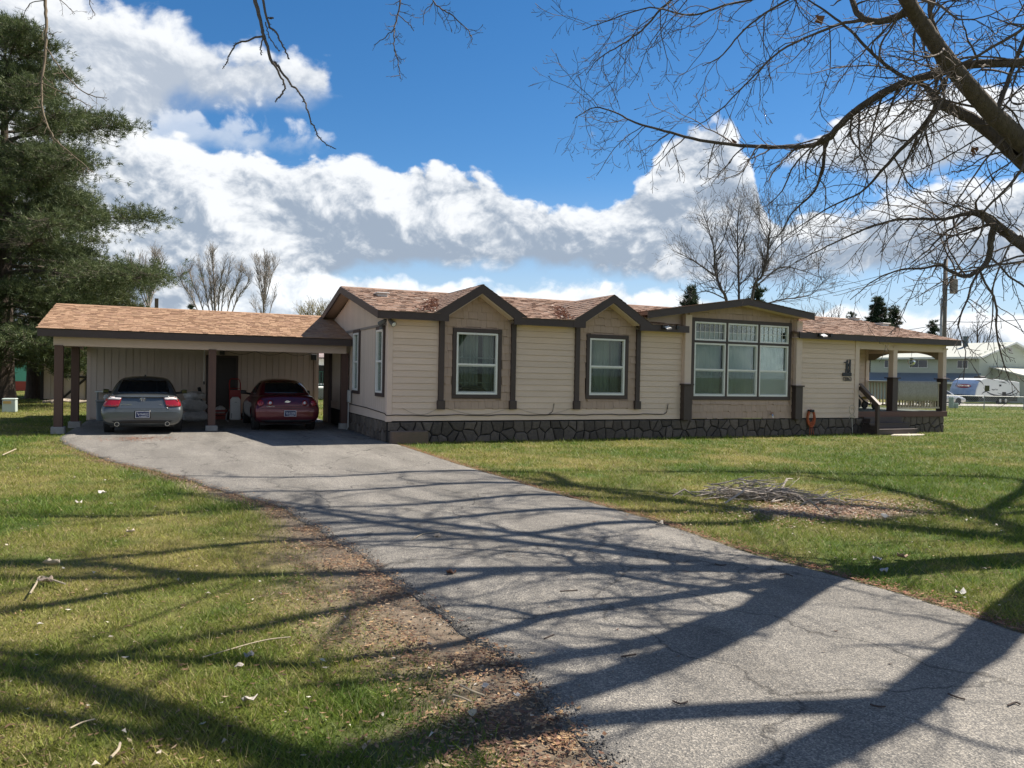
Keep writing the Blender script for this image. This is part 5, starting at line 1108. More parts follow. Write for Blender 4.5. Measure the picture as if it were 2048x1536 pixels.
# travel trailer
Tq = ground_at(1953, 61); rv = thing('travel_trailer', 'white travel trailer with blue nose and dark swooshes parked on the street', 'trailer', Tq, 0)
m_rw = mat('white trailer skin', (.70, .71, .70), .3, (.64, .66, .65), scale=3); m_rb = mat('blue nose panel', (.15, .24, .44), .2, (.34, .42, .55), scale=1.2, coat=.6); m_sw = mat('dark swoosh print', (.03, .032, .05), .4)
prof = [(.05, .62), (-.06, .75), (.05, 1.2), (.28, 1.65), (.55, 1.93), (.85, 2.05), (1.4, 2.08), (4.9, 1.86), (5.3, 1.80), (5.36, 1.0), (5.36, .55)]
b = MB().prism(prof, 'y', 0, 2.3).build('body', m_rw, rv, local=True, bevel=.03)
nb_ = MB()
for (a, b_) in zip(prof[:5], prof[1:5]): pass
vs = []; fs = []
for q in prof[0:5]: vs += [(q[0]-.02, .06, q[1]), (q[0]-.02, 2.24, q[1])]
for i in range(4): fs.append((2*i, 2*i+2, 2*i+3, 2*i+1))
nn = MB().add(vs, fs).build('nose_panel', m_rb, rv, local=True); s_ = nn.modifiers.new('t', 'SOLIDIFY'); s_.thickness = .015
MB().box(-.02, .03, .1, 2.2, .45, .76).build('rock_guard', m_black, rv, local=True)
for i in range(3): MB().box(-.04, -.02, .15+i*.7, .75+i*.7, .48, .72).build('guard_panel', m_black, rv, local=True)
# red oval sign on the nose, lettering
th_ = math.atan2(.25, .45)
rotn = Euler((R(90), 0, R(-90))).to_matrix() 
tilt = Matrix.Rotation(math.atan2(.23, .45), 3, 'Y')
ov = MB(); cc = Vector((.135, 1.15, 1.43))
ovp = []
for i in range(26):
    a = 6.2832*i/26; y_, h_ = .62*math.cos(a), .15*math.sin(a); ovp.append((cc.x-.03+h_*.47, cc.y+y_, cc.z+h_))
ov.add(ovp+[(p[0]-.01, p[1], p[2]) for p in ovp], [tuple(range(26)), tuple(range(26, 52))[::-1]]+[(i, (i+1) % 26, 26+(i+1) % 26, 26+i) for i in range(26)])
ov.build('oval_sign', mat('dark red sign', (.27, .03, .045), .4), rv, local=True)
text('lettering', 'ASPEN TRAIL', .19, (cc.x-.05, cc.y, cc.z), Euler((R(90-27*0), 0, R(-90))), m_wt, rv, ext=.012, sx=.95, off=.004)
text('lettering', 'Aspen Trail', .15, (2.2, -.012, 1.18), FRONT, m_sw, rv, ext=.004)
for (x0, x1, z0, z1, n_) in ((1.0, 1.55, 1.05, 1.5, 'window'), (2.75, 3.0, 1.45, 1.6, 'vent_cover'), (3.15, 3.6, .72, 1.0, 'vent_cover')):
    MB().box(x0, x1, -.015, .0, z0, z1).build(n_, m_cglass if n_ == 'window' else m_black, rv, local=True)
def swoosh(pts, w):
    mb = MB(); n = len(pts); up = []; dn = []
    for i, (x, z_) in enumerate(pts):
        t = i/(n-1); ww = w*math.sin(math.pi*min(max(t, .04), .96)); up.append((x, z_+ww/2)); dn.append((x, z_-ww/2))
    for i in range(n-1): mb.prism([dn[i], dn[i+1], up[i+1], up[i]], 'y', -.012, -.002)
    mb.build('swoosh', m_sw, rv, local=True)
def arc(cx, cz, rx, rz_, a0, a1, n=10): return [(cx+rx*math.cos(R(a0+(a1-a0)*i/n)), cz+rz_*math.sin(R(a0+(a1-a0)*i/n))) for i in range(n+1)]
swoosh(arc(.1, 1.05, .9, .85, 30, 110), .1); swoosh(arc(1.9, .75, 1.25, .35, 100, 178), .09); swoosh(arc(3.2, 1.5, 2.4, .85, 190, 330), .14); swoosh(arc(3.4, 1.75, 1.7, .95, 240, 335), .12); swoosh(arc(2.9, 1.6, .8, .2, 20, 110), .07); swoosh(arc(1.2, 1.9, 1.0, .16, 0, 100), .05); swoosh(arc(3.3, 1.7, .7, .25, -20, 90), .08)
MB().box(.9, 5.2, -.014, .0, .56, .68).build('lower_band', m_black, rv, local=True)
for x in (3.0, 3.7): MB().lathe([(0, -.1), (.2, -.1), (.3, -.08), (.3, .1), (0, .1)], (x, .15, .3), 'y', 18).build('wheel', m_tyre, rv, local=True); MB().lathe([(0, -.11), (.15, -.11), (.15, -.1), (0, -.1)], (x, .15, .3), 'y', 14).build('rim', m_rim, rv, local=True)
MB().box(.4, 5.2, .1, 2.2, .25, .6).build('chassis', m_black, rv, local=True); MB().bar((.2, 1.15, .45), (-.9, 1.15, .4), .12, .1).build('tow_bar', m_black, rv, local=True); MB().box(-.45, -.25, .95, 1.35, .4, .75).build('gas_bottle', m_black, rv, local=True, bevel=.05); MB().box(.75, .95, -.01, .0, .5, .68).build('step', m_wt, rv, local=True)
MB().box(1.6, 2.3, .8, 1.4, 2.04, 2.25).build('roof_unit', m_black, rv, local=True, bevel=.05)
# pale car half hidden by the porch post
wc = copy_tree(g); wc.name = 'pale_car'; wc.location = ground_at(1838, 57); wc.rotation_euler = (0, 0, R(-95)); tag(wc, 'pale silver car parked in front of the travel trailer, half behind the porch post', 'car')
pw = paint('pale silver paint', (.45, .46, .46), (.5, .5, .5))
for ch in list(wc.children):
    if ch.name.split('.')[0] in ('badge', 'emblem', 'number_plate'):
        for q in ch.children: bpy.data.objects.remove(q)
        bpy.data.objects.remove(ch); continue
    if ch.data and ch.data.materials and ch.data.materials[0] == mp: ch.data = ch.data.copy(); ch.data.materials[0] = pw
wc.scale = (.82, .82, .82)
# chain link fence
F0 = np.array(gnd(1968, 818)[:2]); fd = np.array([.913, -.407])
cf = thing('chain_link_fence', 'low chain link fence in front of the street on the right', 'fence', (F0[0], F0[1], 0)); m_zn = mat('galvanised steel', (.30, .32, .32), .5, metal=.4)
for i in range(-2, 9):
    p = F0+fd*i*2.6; MB().tube([(p[0], p[1], 0), (p[0], p[1], .86)], .028, 8).build('fence_post', m_zn, cf)
a, b = F0-fd*5.2, F0+fd*21; MB().tube([(*a, .84), (*b, .84)], .02, 6).build('top_rail', m_zn, cf)
mb = MB(); n = int(26.2/.13)
for i in range(n):
    p = a+fd*i*.13
    for s in (-1, 1):
        q = p+fd*.78*s*.9
        if 0 <= i*.13+.78*.9*s <= 26.2: mb.tube([(*p, .05), (*q, .82)], .0045, 3, cap=False)
mb.build('wire_mesh', m_zn, cf, kind='stuff')
# green pedestals
for (px_, py_, h_, r_, lab) in ((1902, 816, .72, .10, 'taller pale green utility pedestal at the edge of the lawn'), (1910, 816, .33, .13, 'shorter grey green utility pedestal at the edge of the lawn')):
    P = gnd(px_, py_); t = thing('utility_pedestal', lab, 'utility pedestal', (P[0], P[1], 0), group='utility pedestals by the street')
    MB().lathe([(0, 0), (r_*1.5, 0), (r_*1.5, h_*.93), (0, h_*.93)], (P[0], P[1], 0), 'z', 14).build('casing', mat('pale green metal', (.30, .38, .33), .5, (.26, .34, .3), scale=6), t); MB().lathe([(0, 0), (r_*1.6, 0), (r_*1.5, h_*.08), (0, h_*.1)], (P[0], P[1], h_*.93), 'z', 14).build('cap', MATS['pale green metal'], t)
# utility pole with transformer, wires
P = ground_at(1885, 55); pl = thing('utility_pole', 'wooden utility pole with a cylindrical transformer behind the porch roof', 'utility pole', P)
m_pw = mat('grey pole wood', (.20, .17, .145), .9, (.12, .105, .09), scale=3, stretch=(8, 8, .3))
MB().tube([(P[0], P[1], 0), (P[0], P[1], 5), (P[0], P[1], 10.5)], [.19, .17, .14], 12).build('pole', m_pw, pl, smooth=True)
rr_ = np.array(_r0); q = np.array(P)-rr_*.2
MB().tube([(q[0], q[1], 0), (q[0], q[1], 7.7)], .09, 8).build('riser_pipe', mat('pale conduit', (.38, .39, .38), .5), pl, smooth=True)
q = np.array(P)+rr_*.62; tc_ = MB().lathe([(0, 0), (.24, 0), (.26, .05), (.26, .95), (.2, 1.03), (0, 1.06)], (q[0], q[1], 8.05), 'z', 16).build('transformer', mat('rusty grey steel', (.20, .15, .12), .7, (.3, .27, .24), scale=4), pl, smooth=False)
for s in (-.1, .1): MB().lathe([(0, 0), (.05, 0), (.08, .1), (.04, .25), (0, .28)], (q[0]+rr_[0]*s, q[1]+rr_[1]*s, 9.1), 'z', 8).build('bushing', m_pw, tc_)
for z_ in (8.3, 8.8): MB().bar((P[0], P[1], z_), (q[0], q[1], z_), .06, .08).build('bracket', m_zn, pl)
for s, z_ in ((-1, 10.1), (1, 9.7)): a_ = np.array(P)+rr_*s*1.0; MB().bar((P[0], P[1], z_), (a_[0], a_[1], z_+.1), .08, .1).build('cross_arm', m_pw, pl); MB().lathe([(0, 0), (.06, 0), (.1, .08), (.05, .2), (0, .22)], (a_[0], a_[1], z_+.12), 'z', 8).build('insulator', m_zn, pl)
def wire(pa, pb, sag, lab, r_=.022):
    pa, pb = Vector(pa), Vector(pb); pts = [pa.lerp(pb, i/20)-Vector((0, 0, sag*4*(i/20)*(1-i/20))) for i in range(21)]
    o = MB().tube(pts, r_, 4).build('power_line', mat('black cable', (.03, .03, .032), .6)); tag(o, lab, 'cable', 'overhead cables at the utility pole')
wire(dep(1888, 642, 55), dep(2150, 622, 45), .3, 'overhead cable running right from the utility pole')
wire(dep(1884, 648, 55), dep(1700, 668, 70), .2, 'overhead cable running left behind the porch roof')
wire(dep(1866, 521, 55), dep(1560, 590, 90), .4, 'upper overhead cable running left towards the big bare tree')
wire(dep(1866, 527, 55), dep(1560, 604, 90), .4, 'lower overhead cable running left towards the big bare tree')
# seen through the gap beside the storage room
mh = thing('house', 'white mobile home with dark red roof seen through the gap beside the red car', 'house', (9.5, 49, 0))
MB().box(6, 16, 48, 54, 0, 2.55).build('wall', mat('white siding', (.66, .66, .63), .6, rnd=.02), mh); MB().add([(5.6, 47.6, 2.5), (16.4, 47.6, 2.5), (16.4, 51, 3.05), (5.6, 51, 3.05), (5.6, 47.6, 2.4), (16.4, 47.6, 2.4), (16.4, 51, 2.95), (5.6, 51, 2.95)], [(0, 1, 2, 3), (0, 4, 5, 1), (7, 6, 5, 4), (0, 3, 7, 4)]).build('roof', mat('maroon roof', (.13, .06, .055), .8, (.3, .28, .27), scale=2, amt=.4), mh)
MB().box(8.3, 8.75, 47.97, 48, .9, 2.0).build('window', m_cglass, mh); MB().box(9.1, 9.25, 47.9, 48, 1.9, 2.05).build('wall_lamp', m_black, mh)
dk2 = thing('deck', 'green railed deck with white lattice skirt seen through the gap beside the red car', 'deck', (8.6, 45, 0)); mgn = mat('dark green paint', (.03, .10, .07), .5)
MB().box(7.0, 11, 44.6, 47.9, .62, .72).build('floor', m_wt, dk2); MB().bar((7.0, 44.65, 1.62), (11, 44.65, 1.62), .07, .06).build('railing', mgn, dk2); MB().bar((7, 44.65, .82), (11, 44.65, .82), .05, .05).build('railing', mgn, dk2)
for i in range(26): MB().box(7.05+i*.155, 7.09+i*.155, 44.63, 44.67, .82, 1.6).build('baluster', mgn, dk2)
mb = MB(); 
for i in range(-4, 28):
    for s in (-1, 1):
        x0 = 7.0+i*.16; x1 = x0+s*.56; mb.bar((x0, 44.6-.01*s, .05), (x1, 44.6-.01*s, .61), .012, .045, up=(0, 1, 0))
mb.build('lattice', m_wt, dk2, kind='stuff')
MB().bar((8.3, 44.9, .72), (9.5, 44.9, 1.5), .04, .1).build('stair_rail', mgn, dk2)
# left: teal building, shed, utility box
tb_ = thing('building', 'teal building with red lower wall seen between the pine trunks', 'building', (-9, 60, 0))
MB().box(-14, -4.5, 58, 64, .0, .62).build('wall', mat('brick red paint', (.42, .075, .055), .7, (.36, .06, .045), scale=3), tb_); MB().box(-14, -4.5, 58.0, 64, .62, 3.4).build('wall', mat('teal paint', (.14, .46, .34), .6, (.12, .42, .31), scale=3), tb_)
for i in range(5): MB().box(-14, -4.5, 57.97, 58, .04+i*.12, .14+i*.12).build('siding_board', MATS['brick red paint'], tb_)
MB().box(-7.6, -7.25, 57.94, 58, .9, 1.9).build('window', m_cglass, tb_)
sh = thing('shed', 'cream shed with dark cross braced doors behind the carport posts', 'shed', (-4, 42.5, 0))
MB().box(-5.5, -1.2, 42.62, 45, .08, 3.0).build('wall', m_panel, sh)
x_ = -5.5
while x_ < -1.3: MB().box(x_, min(x_+.29, -1.2), 42.56, 42.62, .08, 3.0).build('wall_panel', m_panel, sh); x_ += .30
mdb = mat('dark brace boards', (.03, .025, .022), .7)
MB().box(-5.62, -5.48, 42.5, 42.62, 0, 3.0).build('corner_board', mdb, sh); MB().box(-4.75, -4.65, 42.5, 42.56, .1, 2.2).build('door_frame', mdb, sh); MB().box(-3.72, -3.62, 42.5, 42.56, .1, 2.2).build('door_frame', mdb, sh)
MB().box(-4.75, -3.62, 42.5, 42.56, 1.1, 1.2).build('door_frame', mdb, sh); MB().bar((-4.68, 42.52, 1.2), (-3.7, 42.52, 2.1), .05, .1).build('door_brace', mdb, sh); MB().bar((-4.68, 42.52, .12), (-3.7, 42.52, 1.1), .05, .1).build('door_brace', mdb, sh)
MB().prism([(42.1, 2.95), (45.4, 2.95), (43.7, 3.7)], 'x', -5.9, -.8).build('roof', MATS['roof deck'], sh)
ub = thing('utility_box', 'pale green utility box with an orange label at the left edge of the lawn', 'utility box', (-5.18, 32.3, 0)); mub = mat('pale blue green enamel', (.46, .53, .50), .4, (.42, .49, .46), scale=5)
MB().prism([(-5.4, 0), (-4.98, 0), (-4.99, .44), (-5.39, .44)], 'y', 32.1, 32.5).build('body', mub, ub, bevel=.02); MB().box(-5.41, -4.97, 32.08, 32.52, .44, .49).build('lid', mub, ub, bevel=.02); MB().box(-5.36, -5.12, 32.06, 32.085, .31, .40).build('label_plate', mat('faded orange label', (.55, .36, .13), .6), ub)
# chopped branches lying in front of the shed
for k, (x0, y0, x1, y1, lab) in enumerate(((-5.0, 38.5, -3.4, 38.8, 'longest pale fallen log in front of the shed'), (-4.6, 37.9, -3.9, 38.6, 'short pale forked log in front of the shed'), (-3.6, 38.2, -2.4, 38.4, 'pale fallen log behind the back carport post'))):
    o = MB().tube([(x0, y0, .1), ((x0+x1)/2, (y0+y1)/2, .18), (x1, y1, .12)], [.06, .075, .05], 7).build('fallen_log', mat('pale dead wood', (.42, .36, .29), .9, (.3, .25, .2), scale=6)); tag(o, lab, 'log', 'fallen logs by the shed')
# things on and at the porch
rg = MB(); n = 24; vs = []; fs = []
for i in range(n+1):
    x = 21.87+(23.80-21.87)*i/n; k = .012*math.sin(i*1.3)
    for z_, y in ((1.06+.012*math.sin(i*.8), YF+.03+k), (1.35, YF+.04+k*.6), (1.60, YF+.055), (1.70+.006*math.sin(i*2.2), YF+.06), (1.715, YF+.10), (1.70, YF+.15), (1.4, YF+.16)): vs.append((x, y, z_))
for i in range(n):
    for j in range(6): fs.append((i*7+j, (i+1)*7+j, (i+1)*7+j+1, i*7+j+1))
o = MB().add(vs, fs).build('rug', mat('pale grey woven rug', (.40, .375, .33), .95, (.26, .245, .215), scale=16, detail=6, bump=.6, bscale=60), smooth=True); s_ = o.modifiers.new('t', 'SOLIDIFY'); s_.thickness = .012
tag(o, 'pale grey rug hung over the porch railing', 'rug')
L0 = (22.62, YF+.15, 2.36); t = thing('hanging_lantern', 'clear glass globe lantern hanging in the porch opening', 'lantern', L0)
MB().tube([(L0[0], L0[1], 2.72), (L0[0], L0[1], 2.53)], .006, 5).build('chain', m_black, t); MB().lathe([(0, .14), (.03, .14), (.06, .11), (.055, .1)], L0, 'z', 12).build('cap', m_zn, t)
MB().lathe([(.05, .1), (.10, .06), (.125, .0), (.10, -.07), (.04, -.11)], L0, 'z', 14).build('globe', glass('lantern glass', (.8, .86, .86), 2.5, .03), t, smooth=True); MB().lathe([(0, -.18), (.025, -.16), (.05, -.11), (0, -.1)], L0, 'z', 12).build('finial', m_zn, t)
for i in range(6): a = 6.2832*i/6; MB().tube([(L0[0]+.125*math.cos(a)*q_, L0[1]+.125*math.sin(a)*q_, L0[2]+h_) for q_, h_ in ((.45, .1), (.85, .06), (1.02, 0), (.85, -.07), (.4, -.11))], .006, 4).build('rib', m_wt, t)
# silhouette plaque on the siding: two standing figures on a bar
t = thing('wall_plaque', 'black metal plaque of two standing figures above the house number', 'plaque', (19.55, YF-.03, 2.0)); mpq = mat('black plaque', (.012, .012, .02), .5)
MB().box(19.32, 19.70, YF-.045, YF-.028, 1.83, 1.94).build('base_plate', mpq, t)
fig1 = [(19.44, 1.94), (19.47, 1.94), (19.51, 2.06), (19.53, 1.94), (19.56, 1.94), (19.545, 2.10), (19.55, 2.22), (19.53, 2.25), (19.55, 2.31), (19.52, 2.35), (19.49, 2.34), (19.485, 2.28), (19.37, 2.27), (19.37, 2.245), (19.47, 2.24), (19.46, 2.10)]
fig2 = [(19.575, 1.94), (19.60, 1.94), (19.62, 2.05), (19.64, 1.94), (19.665, 1.94), (19.66, 2.1), (19.665, 2.26), (19.66, 2.30), (19.665, 2.345), (19.635, 2.36), (19.605, 2.345), (19.61, 2.29), (19.585, 2.24), (19.56, 2.17), (19.59, 2.12)]
for q in (fig1, fig2): MB().prism(q, 'y', YF-.042, YF-.028).build('figure', mpq, t)
# hose hanger with orange cord
t = thing('cord_reel', 'orange cord coiled on a black wall hanger beside the bay column', 'cord', (17.98, YF-.05, .75)); moc = mat('orange cord', (.50, .12, .04), .6, (.42, .09, .03), scale=8)
MB().box(17.9, 18.08, YF-.16, YF-.02, .70, .78).build('hanger', m_black, t, bevel=.02)
for i in range(11):
    rr = random.Random(i); a = .11+.05*rr.random(); d_ = .32+.16*rr.random(); pts = [(17.99+a*math.sin(s)*(1 if s < 3.14 else 1), YF-.08-.02*rr.random()-.03*math.sin(i), .72-d_*(1-math.cos(s))/2+.06*max(0, math.cos(s))) for s in [6.2832*k/18 for k in range(19)]]
    MB().tube(pts, .011, 5, cap=False).build('cord_loop', moc, t, smooth=True)
for i in range(3): rr = random.Random(40+i); MB().tube([(17.95+.05*i, YF-.1, .3), (17.93+.07*i, YF-.11, .12), (17.9+.09*i, YF-.14, .02)], .010, 5).build('cord_loop', moc, t, smooth=True)
# outdoor tap
t = thing('garden_tap', 'small outdoor tap low on the bay wall', 'tap', (16.45, YF-.03, .62)); MB().tube([(16.45, YF, .63), (16.45, YF-.1, .63), (16.45, YF-.13, .59), (16.45, YF-.13, .55)], .02, 8).build('spout', MATS['chrome'] if 'chrome' in MATS else m_zn, t); MB().lathe([(0, -.01), (.04, -.01), (.04, .01), (0, .01)], (16.45, YF-.08, .68), 'z', 10).build('handle', mat('tap red', (.2, .05, .04), .5), t)
# garden ornament on a stake by the corner: wire face with a ribbon plate
t = thing('garden_stake', 'wire garden ornament on a thin stake in front of the siding by the porch', 'ornament', (19.35, YF-.35, 0)); mst = mat('pale wire', (.38, .33, .27), .6)
MB().tube([(19.47, YF-.35, .0), (19.42, YF-.35, .52)], .007, 5).build('stake', mat('white stake', (.6, .58, .55), .5), t)
MB().tube([(19.42+.12*math.cos(a)*(1+.15*math.sin(a)), YF-.35, .78+.15*math.sin(a)) for a in [6.2832*k/24 for k in range(25)]], .009, 5).build('ring', mst, t)
MB().tube([(19.36, YF-.35, .84), (19.40, YF-.35, .80), (19.45, YF-.35, .82), (19.48, YF-.35, .78)], .007, 4).build('wire_curl', mst, t); MB().tube([(19.30, YF-.35, .56), (19.34, YF-.35, .60), (19.42, YF-.35, .59), (19.50, YF-.35, .605), (19.55, YF-.35, .57)], .012, 5).build('ribbon', mst, t)
MB().tube([(19.30, YF-.35, .52), (19.36, YF-.35, .555), (19.44, YF-.35, .545), (19.54, YF-.35, .53)], .012, 5).build('ribbon', mst, t)
# child's trike, half hidden behind the handrail
t = thing('tricycle', 'dark tricycle with high handlebar standing on the porch', 'tricycle', (21.6, 19.2, ZD)); mbk = mat('trike black', (.015, .015, .018), .5)
for (dx, dy, r_) in ((0, 0, .2), (.62, -.2, .14), (.62, .22, .14)): MB().lathe([(0, -.03), (r_*.9, -.03), (r_, 0), (r_*.9, .03), (0, .03)], (21.45+dx, 19.2+dy, ZD+r_), 'y', 18).build('wheel', mbk, t)
MB().tube([(21.45, 19.2, ZD+.2), (21.52, 19.2, ZD+.62), (21.55, 19.2, ZD+.75)], .02, 6).build('fork', mbk, t); MB().tube([(21.55, 18.98, ZD+.74), (21.55, 19.2, ZD+.76), (21.55, 19.42, ZD+.74)], .017, 6).build('handlebar', mbk, t); MB().tube([(21.5, 19.2, ZD+.5), (21.8, 19.2, ZD+.28), (22.07, 19.2, ZD+.16)], .025, 6).build('frame', mbk, t)
MB().prism([(21.80, .36), (22.02, .38), (22.06, .46), (21.8, .42)], 'y', 19.08, 19.32).build('seat', mat('trike yellow', (.42, .33, .07), .5), t) ; 
for q in t.children:
    if q.name.startswith('seat'): q.location = (0, 0, ZD)
# flat stone at the foot of the steps
o = MB(); pp = [(20.4, 16.95), (20.9, 16.78), (21.6, 16.82), (22.0, 17.0), (21.8, 17.22), (20.9, 17.25)]; o.prism(pp, 'z', -.03, .035); o = o.build('stepping_stone', mat('pale flat stone', (.50, .45, .37), .9, (.40, .36, .3), scale=5), bevel=.012); tag(o, 'pale flat stone lying at the foot of the porch steps', 'stone')
o = MB().box(4.72, 5.62, 17.42, 17.62, -.02, .31); o = o.build('stone_block', mat('weathered brown block', (.17, .115, .09), .95, (.11, .09, .07), scale=7, stretch=(1, 1, 4), bump=.8, bscale=14, bdist=.02), bevel=.02); tag(o, 'weathered brown block against the skirting at the front corner of the house', 'block')
# cat on the window sill (behind the first gable window)
def cat():
    t = thing('cat', 'dark cat with a pale face lying on the sill inside the first gable window', 'cat', (6.95, YF+.17, 1.22)); o = t.location
    bm = bmesh.new(); P = [(6.62, 1.30, .045), (6.72, 1.29, .06), (6.85, 1.315, .085), (7.02, 1.315, .09), (7.18, 1.295, .075), (7.27, 1.26, .04), (7.32, 1.235, .02), (7.40, 1.228, .016)]
    me = bpy.data.meshes.new('body'); me.from_pydata([(p[0]-o.x, 0, p[1]-o.z) for p in P], [(i, i+1) for i in range(len(P)-1)], []); b = link('body', me, t)
    sk_ = b.modifiers.new('s', 'SKIN'); 
    for v, p in zip(me.skin_vertices[0].data, P): v.radius = (p[2], p[2])
    me.skin_vertices[0].data[2].use_root = True
    b.modifiers.new('u', 'SUBSURF').levels = 2; b.modifiers['u'].render_levels = 2; me.materials.append(mat('dark cat fur', (.02, .02, .022), .9, (.035, .033, .032), scale=30))
    mf = mat('pale cat fur', (.68, .63, .56), .9, (.3, .27, .23), scale=30)
    hd = MB().lathe([(0, -.05), (.035, -.045), (.05, 0), (.04, .035), (0, .05)], (6.625, YF+.155, 1.34), 'z', 14).build('head', MATS['dark cat fur'], t, smooth=True)
    MB().lathe([(0, -.03), (.025, -.028), (.035, 0), (.02, .022), (0, .028)], (6.605, YF+.118, 1.325), 'z', 12).build('muzzle', mf, hd, smooth=True)
    for s in (-.028, .028): MB().add([(6.625+s-.016, YF+.15, 1.38), (6.625+s+.016, YF+.15, 1.38), (6.625+s, YF+.165, 1.38), (6.625+s*1.2, YF+.155, 1.42)], [(0, 1, 3), (1, 2, 3), (2, 0, 3), (0, 2, 1)]).build('ear', MATS['dark cat fur'], hd)
    for s in (0, .05): MB().tube([(6.70+s, YF+.13, 1.26), (6.62+s, YF+.10, 1.235), (6.56+s, YF+.09, 1.232)], [.022, .02, .018], 8).build('paw', mf, t, smooth=True)
    MB().box(6.46, 7.53, YF+.085, YF+.30, 1.19, 1.219).build('window_sill', m_white, house)
cat()
# ------------------------------------------------------------------ trees
m_bark = mat('grey brown bark', (.145, .12, .097), .95, (.06, .05, .041), scale=7, detail=8, stretch=(3, 3, .6), bump=1.0, bscale=22, bdist=.03)
m_twig = mat('twig bark', (.135, .108, .088), .9, (.085, .068, .056), scale=10)
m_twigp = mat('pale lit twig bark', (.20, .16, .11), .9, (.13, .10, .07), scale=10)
def smooth_path(P, k=5, jit=0.0, rr=random):
    P = [Vector(p) for p in P]; out = []
    Q = [P[0]*2-P[1]]+P+[P[-1]*2-P[-2]]
    for i in range(1, len(Q)-2):
        a, b, c, d = Q[i-1:i+3]
        for j in range(k):
            t = j/k; q = 0.5*((2*b)+(c-a)*t+(2*a-5*b+4*c-d)*t*t+(3*b-a-3*c+d)*t**3)
            if jit: q = q+Vector((rr.uniform(-1, 1), rr.uniform(-1, 1), rr.uniform(-1, 1)))*jit
            out.append(q)
    out.append(P[-1]); return out
class Tubes:
    """thousands of tapering tubes in one numpy mesh"""
    def __init__(s): s.v = []; s.f = []; s.n = 0
    def add(s, pts, r0, r1, n):
        k = len(pts); P = np.array([tuple(p) for p in pts]); d = np.gradient(P, axis=0); d /= np.linalg.norm(d, axis=1)[:, None]+1e-9
        ref = np.array([.36, .21, .91]); a = np.cross(d, ref); a /= np.linalg.norm(a, axis=1)[:, None]+1e-9; b = np.cross(d, a)
        r = np.interp(np.linspace(0, 1, k), np.linspace(0, 1, len(r0)), r0) if hasattr(r0, '__len__') else np.linspace(r0, r1, k)
        t = np.arange(n)*2*np.pi/n
        V = P[:, None]+(a[:, None]*np.cos(t)[None, :, None]+b[:, None]*np.sin(t)[None, :, None])*r[:, None, None]
        s.v.append(V.reshape(-1, 3)); i = (np.arange(k-1)[:, None]*n+np.arange(n)[None]).ravel(); j = (np.arange(k-1)[:, None]*n+((np.arange(n)+1) % n)[None]).ravel()
        s.f.append(np.c_[i, j, j+n, i+n]+s.n); s.n += k*n
    def build(s, name, m, par, kind=None):
        return fastmesh(name, np.concatenate(s.v), np.concatenate(s.f), m, par, smooth=True, kind=kind)
def branch_out(tw, path, r_at, level, cfg, rr, t0=0.08):
    """side twigs along a path"""
    if level > cfg['levels']: return
    L = sum((b-a).length for a, b in zip(path, path[1:])); n = int(L/cfg['gap'][level-1]*rr.uniform(.8, 1.2))
    for i in range(n):
        t = t0+(1-t0)*(i+rr.random())/max(n, 1)
        if t > .995: continue
        k = t*(len(path)-1); j = int(k); p = path[j].lerp(path[min(j+1, len(path)-1)], k-j); tan = (path[min(j+1, len(path)-1)]-path[max(j-1, 0)])
        if tan.length < 1e-6: continue
        tan.normalize()
        q = Vector((rr.gauss(0, 1), rr.gauss(0, 1), rr.gauss(0, 1)+cfg.get('up', 0)*1.0)); q = (q-tan*q.dot(tan))
        if q.length < 1e-3: continue
        q.normalize(); d = (tan*rr.uniform(*cfg['fwd'])+q).normalized()
        ln = cfg['len'][level-1]*rr.uniform(.45, 1.25)*(1.15-.55*t); rs = min(r_at(t)*.55, cfg['rad'][level-1]*rr.uniform(.8, 1.2)); ns = cfg['seg'][level-1]
        pts = [p]; dd = d.copy(); st = ln/ns
        for s_ in range(ns):
            u = (s_+1)/ns; dd = dd+Vector((rr.gauss(0, 1), rr.gauss(0, 1), rr.gauss(0, 1)))*cfg['wander']; dd.z += (-cfg['droop']*(1-u)*1.4+cfg['lift']*u); dd.normalize(); pts.append(pts[-1]+dd*st)
        tw.add(pts, rs, max(rs*.3, cfg['tip']), 4 if rs > .012 else 3)
        branch_out(tw, pts, (lambda x, rs=rs: rs*(1-.7*x)), level+1, cfg, rr, .12)
CFG = dict(levels=3, gap=(.185, .125, .085), len=(1.35, .50, .15), rad=(.014, .0062, .0042), seg=(9, 6, 3), fwd=(.45, 1.3), wander=.17, droop=.13, lift=.10, tip=.0034, up=-.15)
CFG2 = dict(CFG, gap=(.22, .16, .12))
def guide(pp, d0, d1): n = len(pp); return [dep(x, y, d0+(d1-d0)*i/(n-1)) for i, (x, y) in enumerate(pp)]
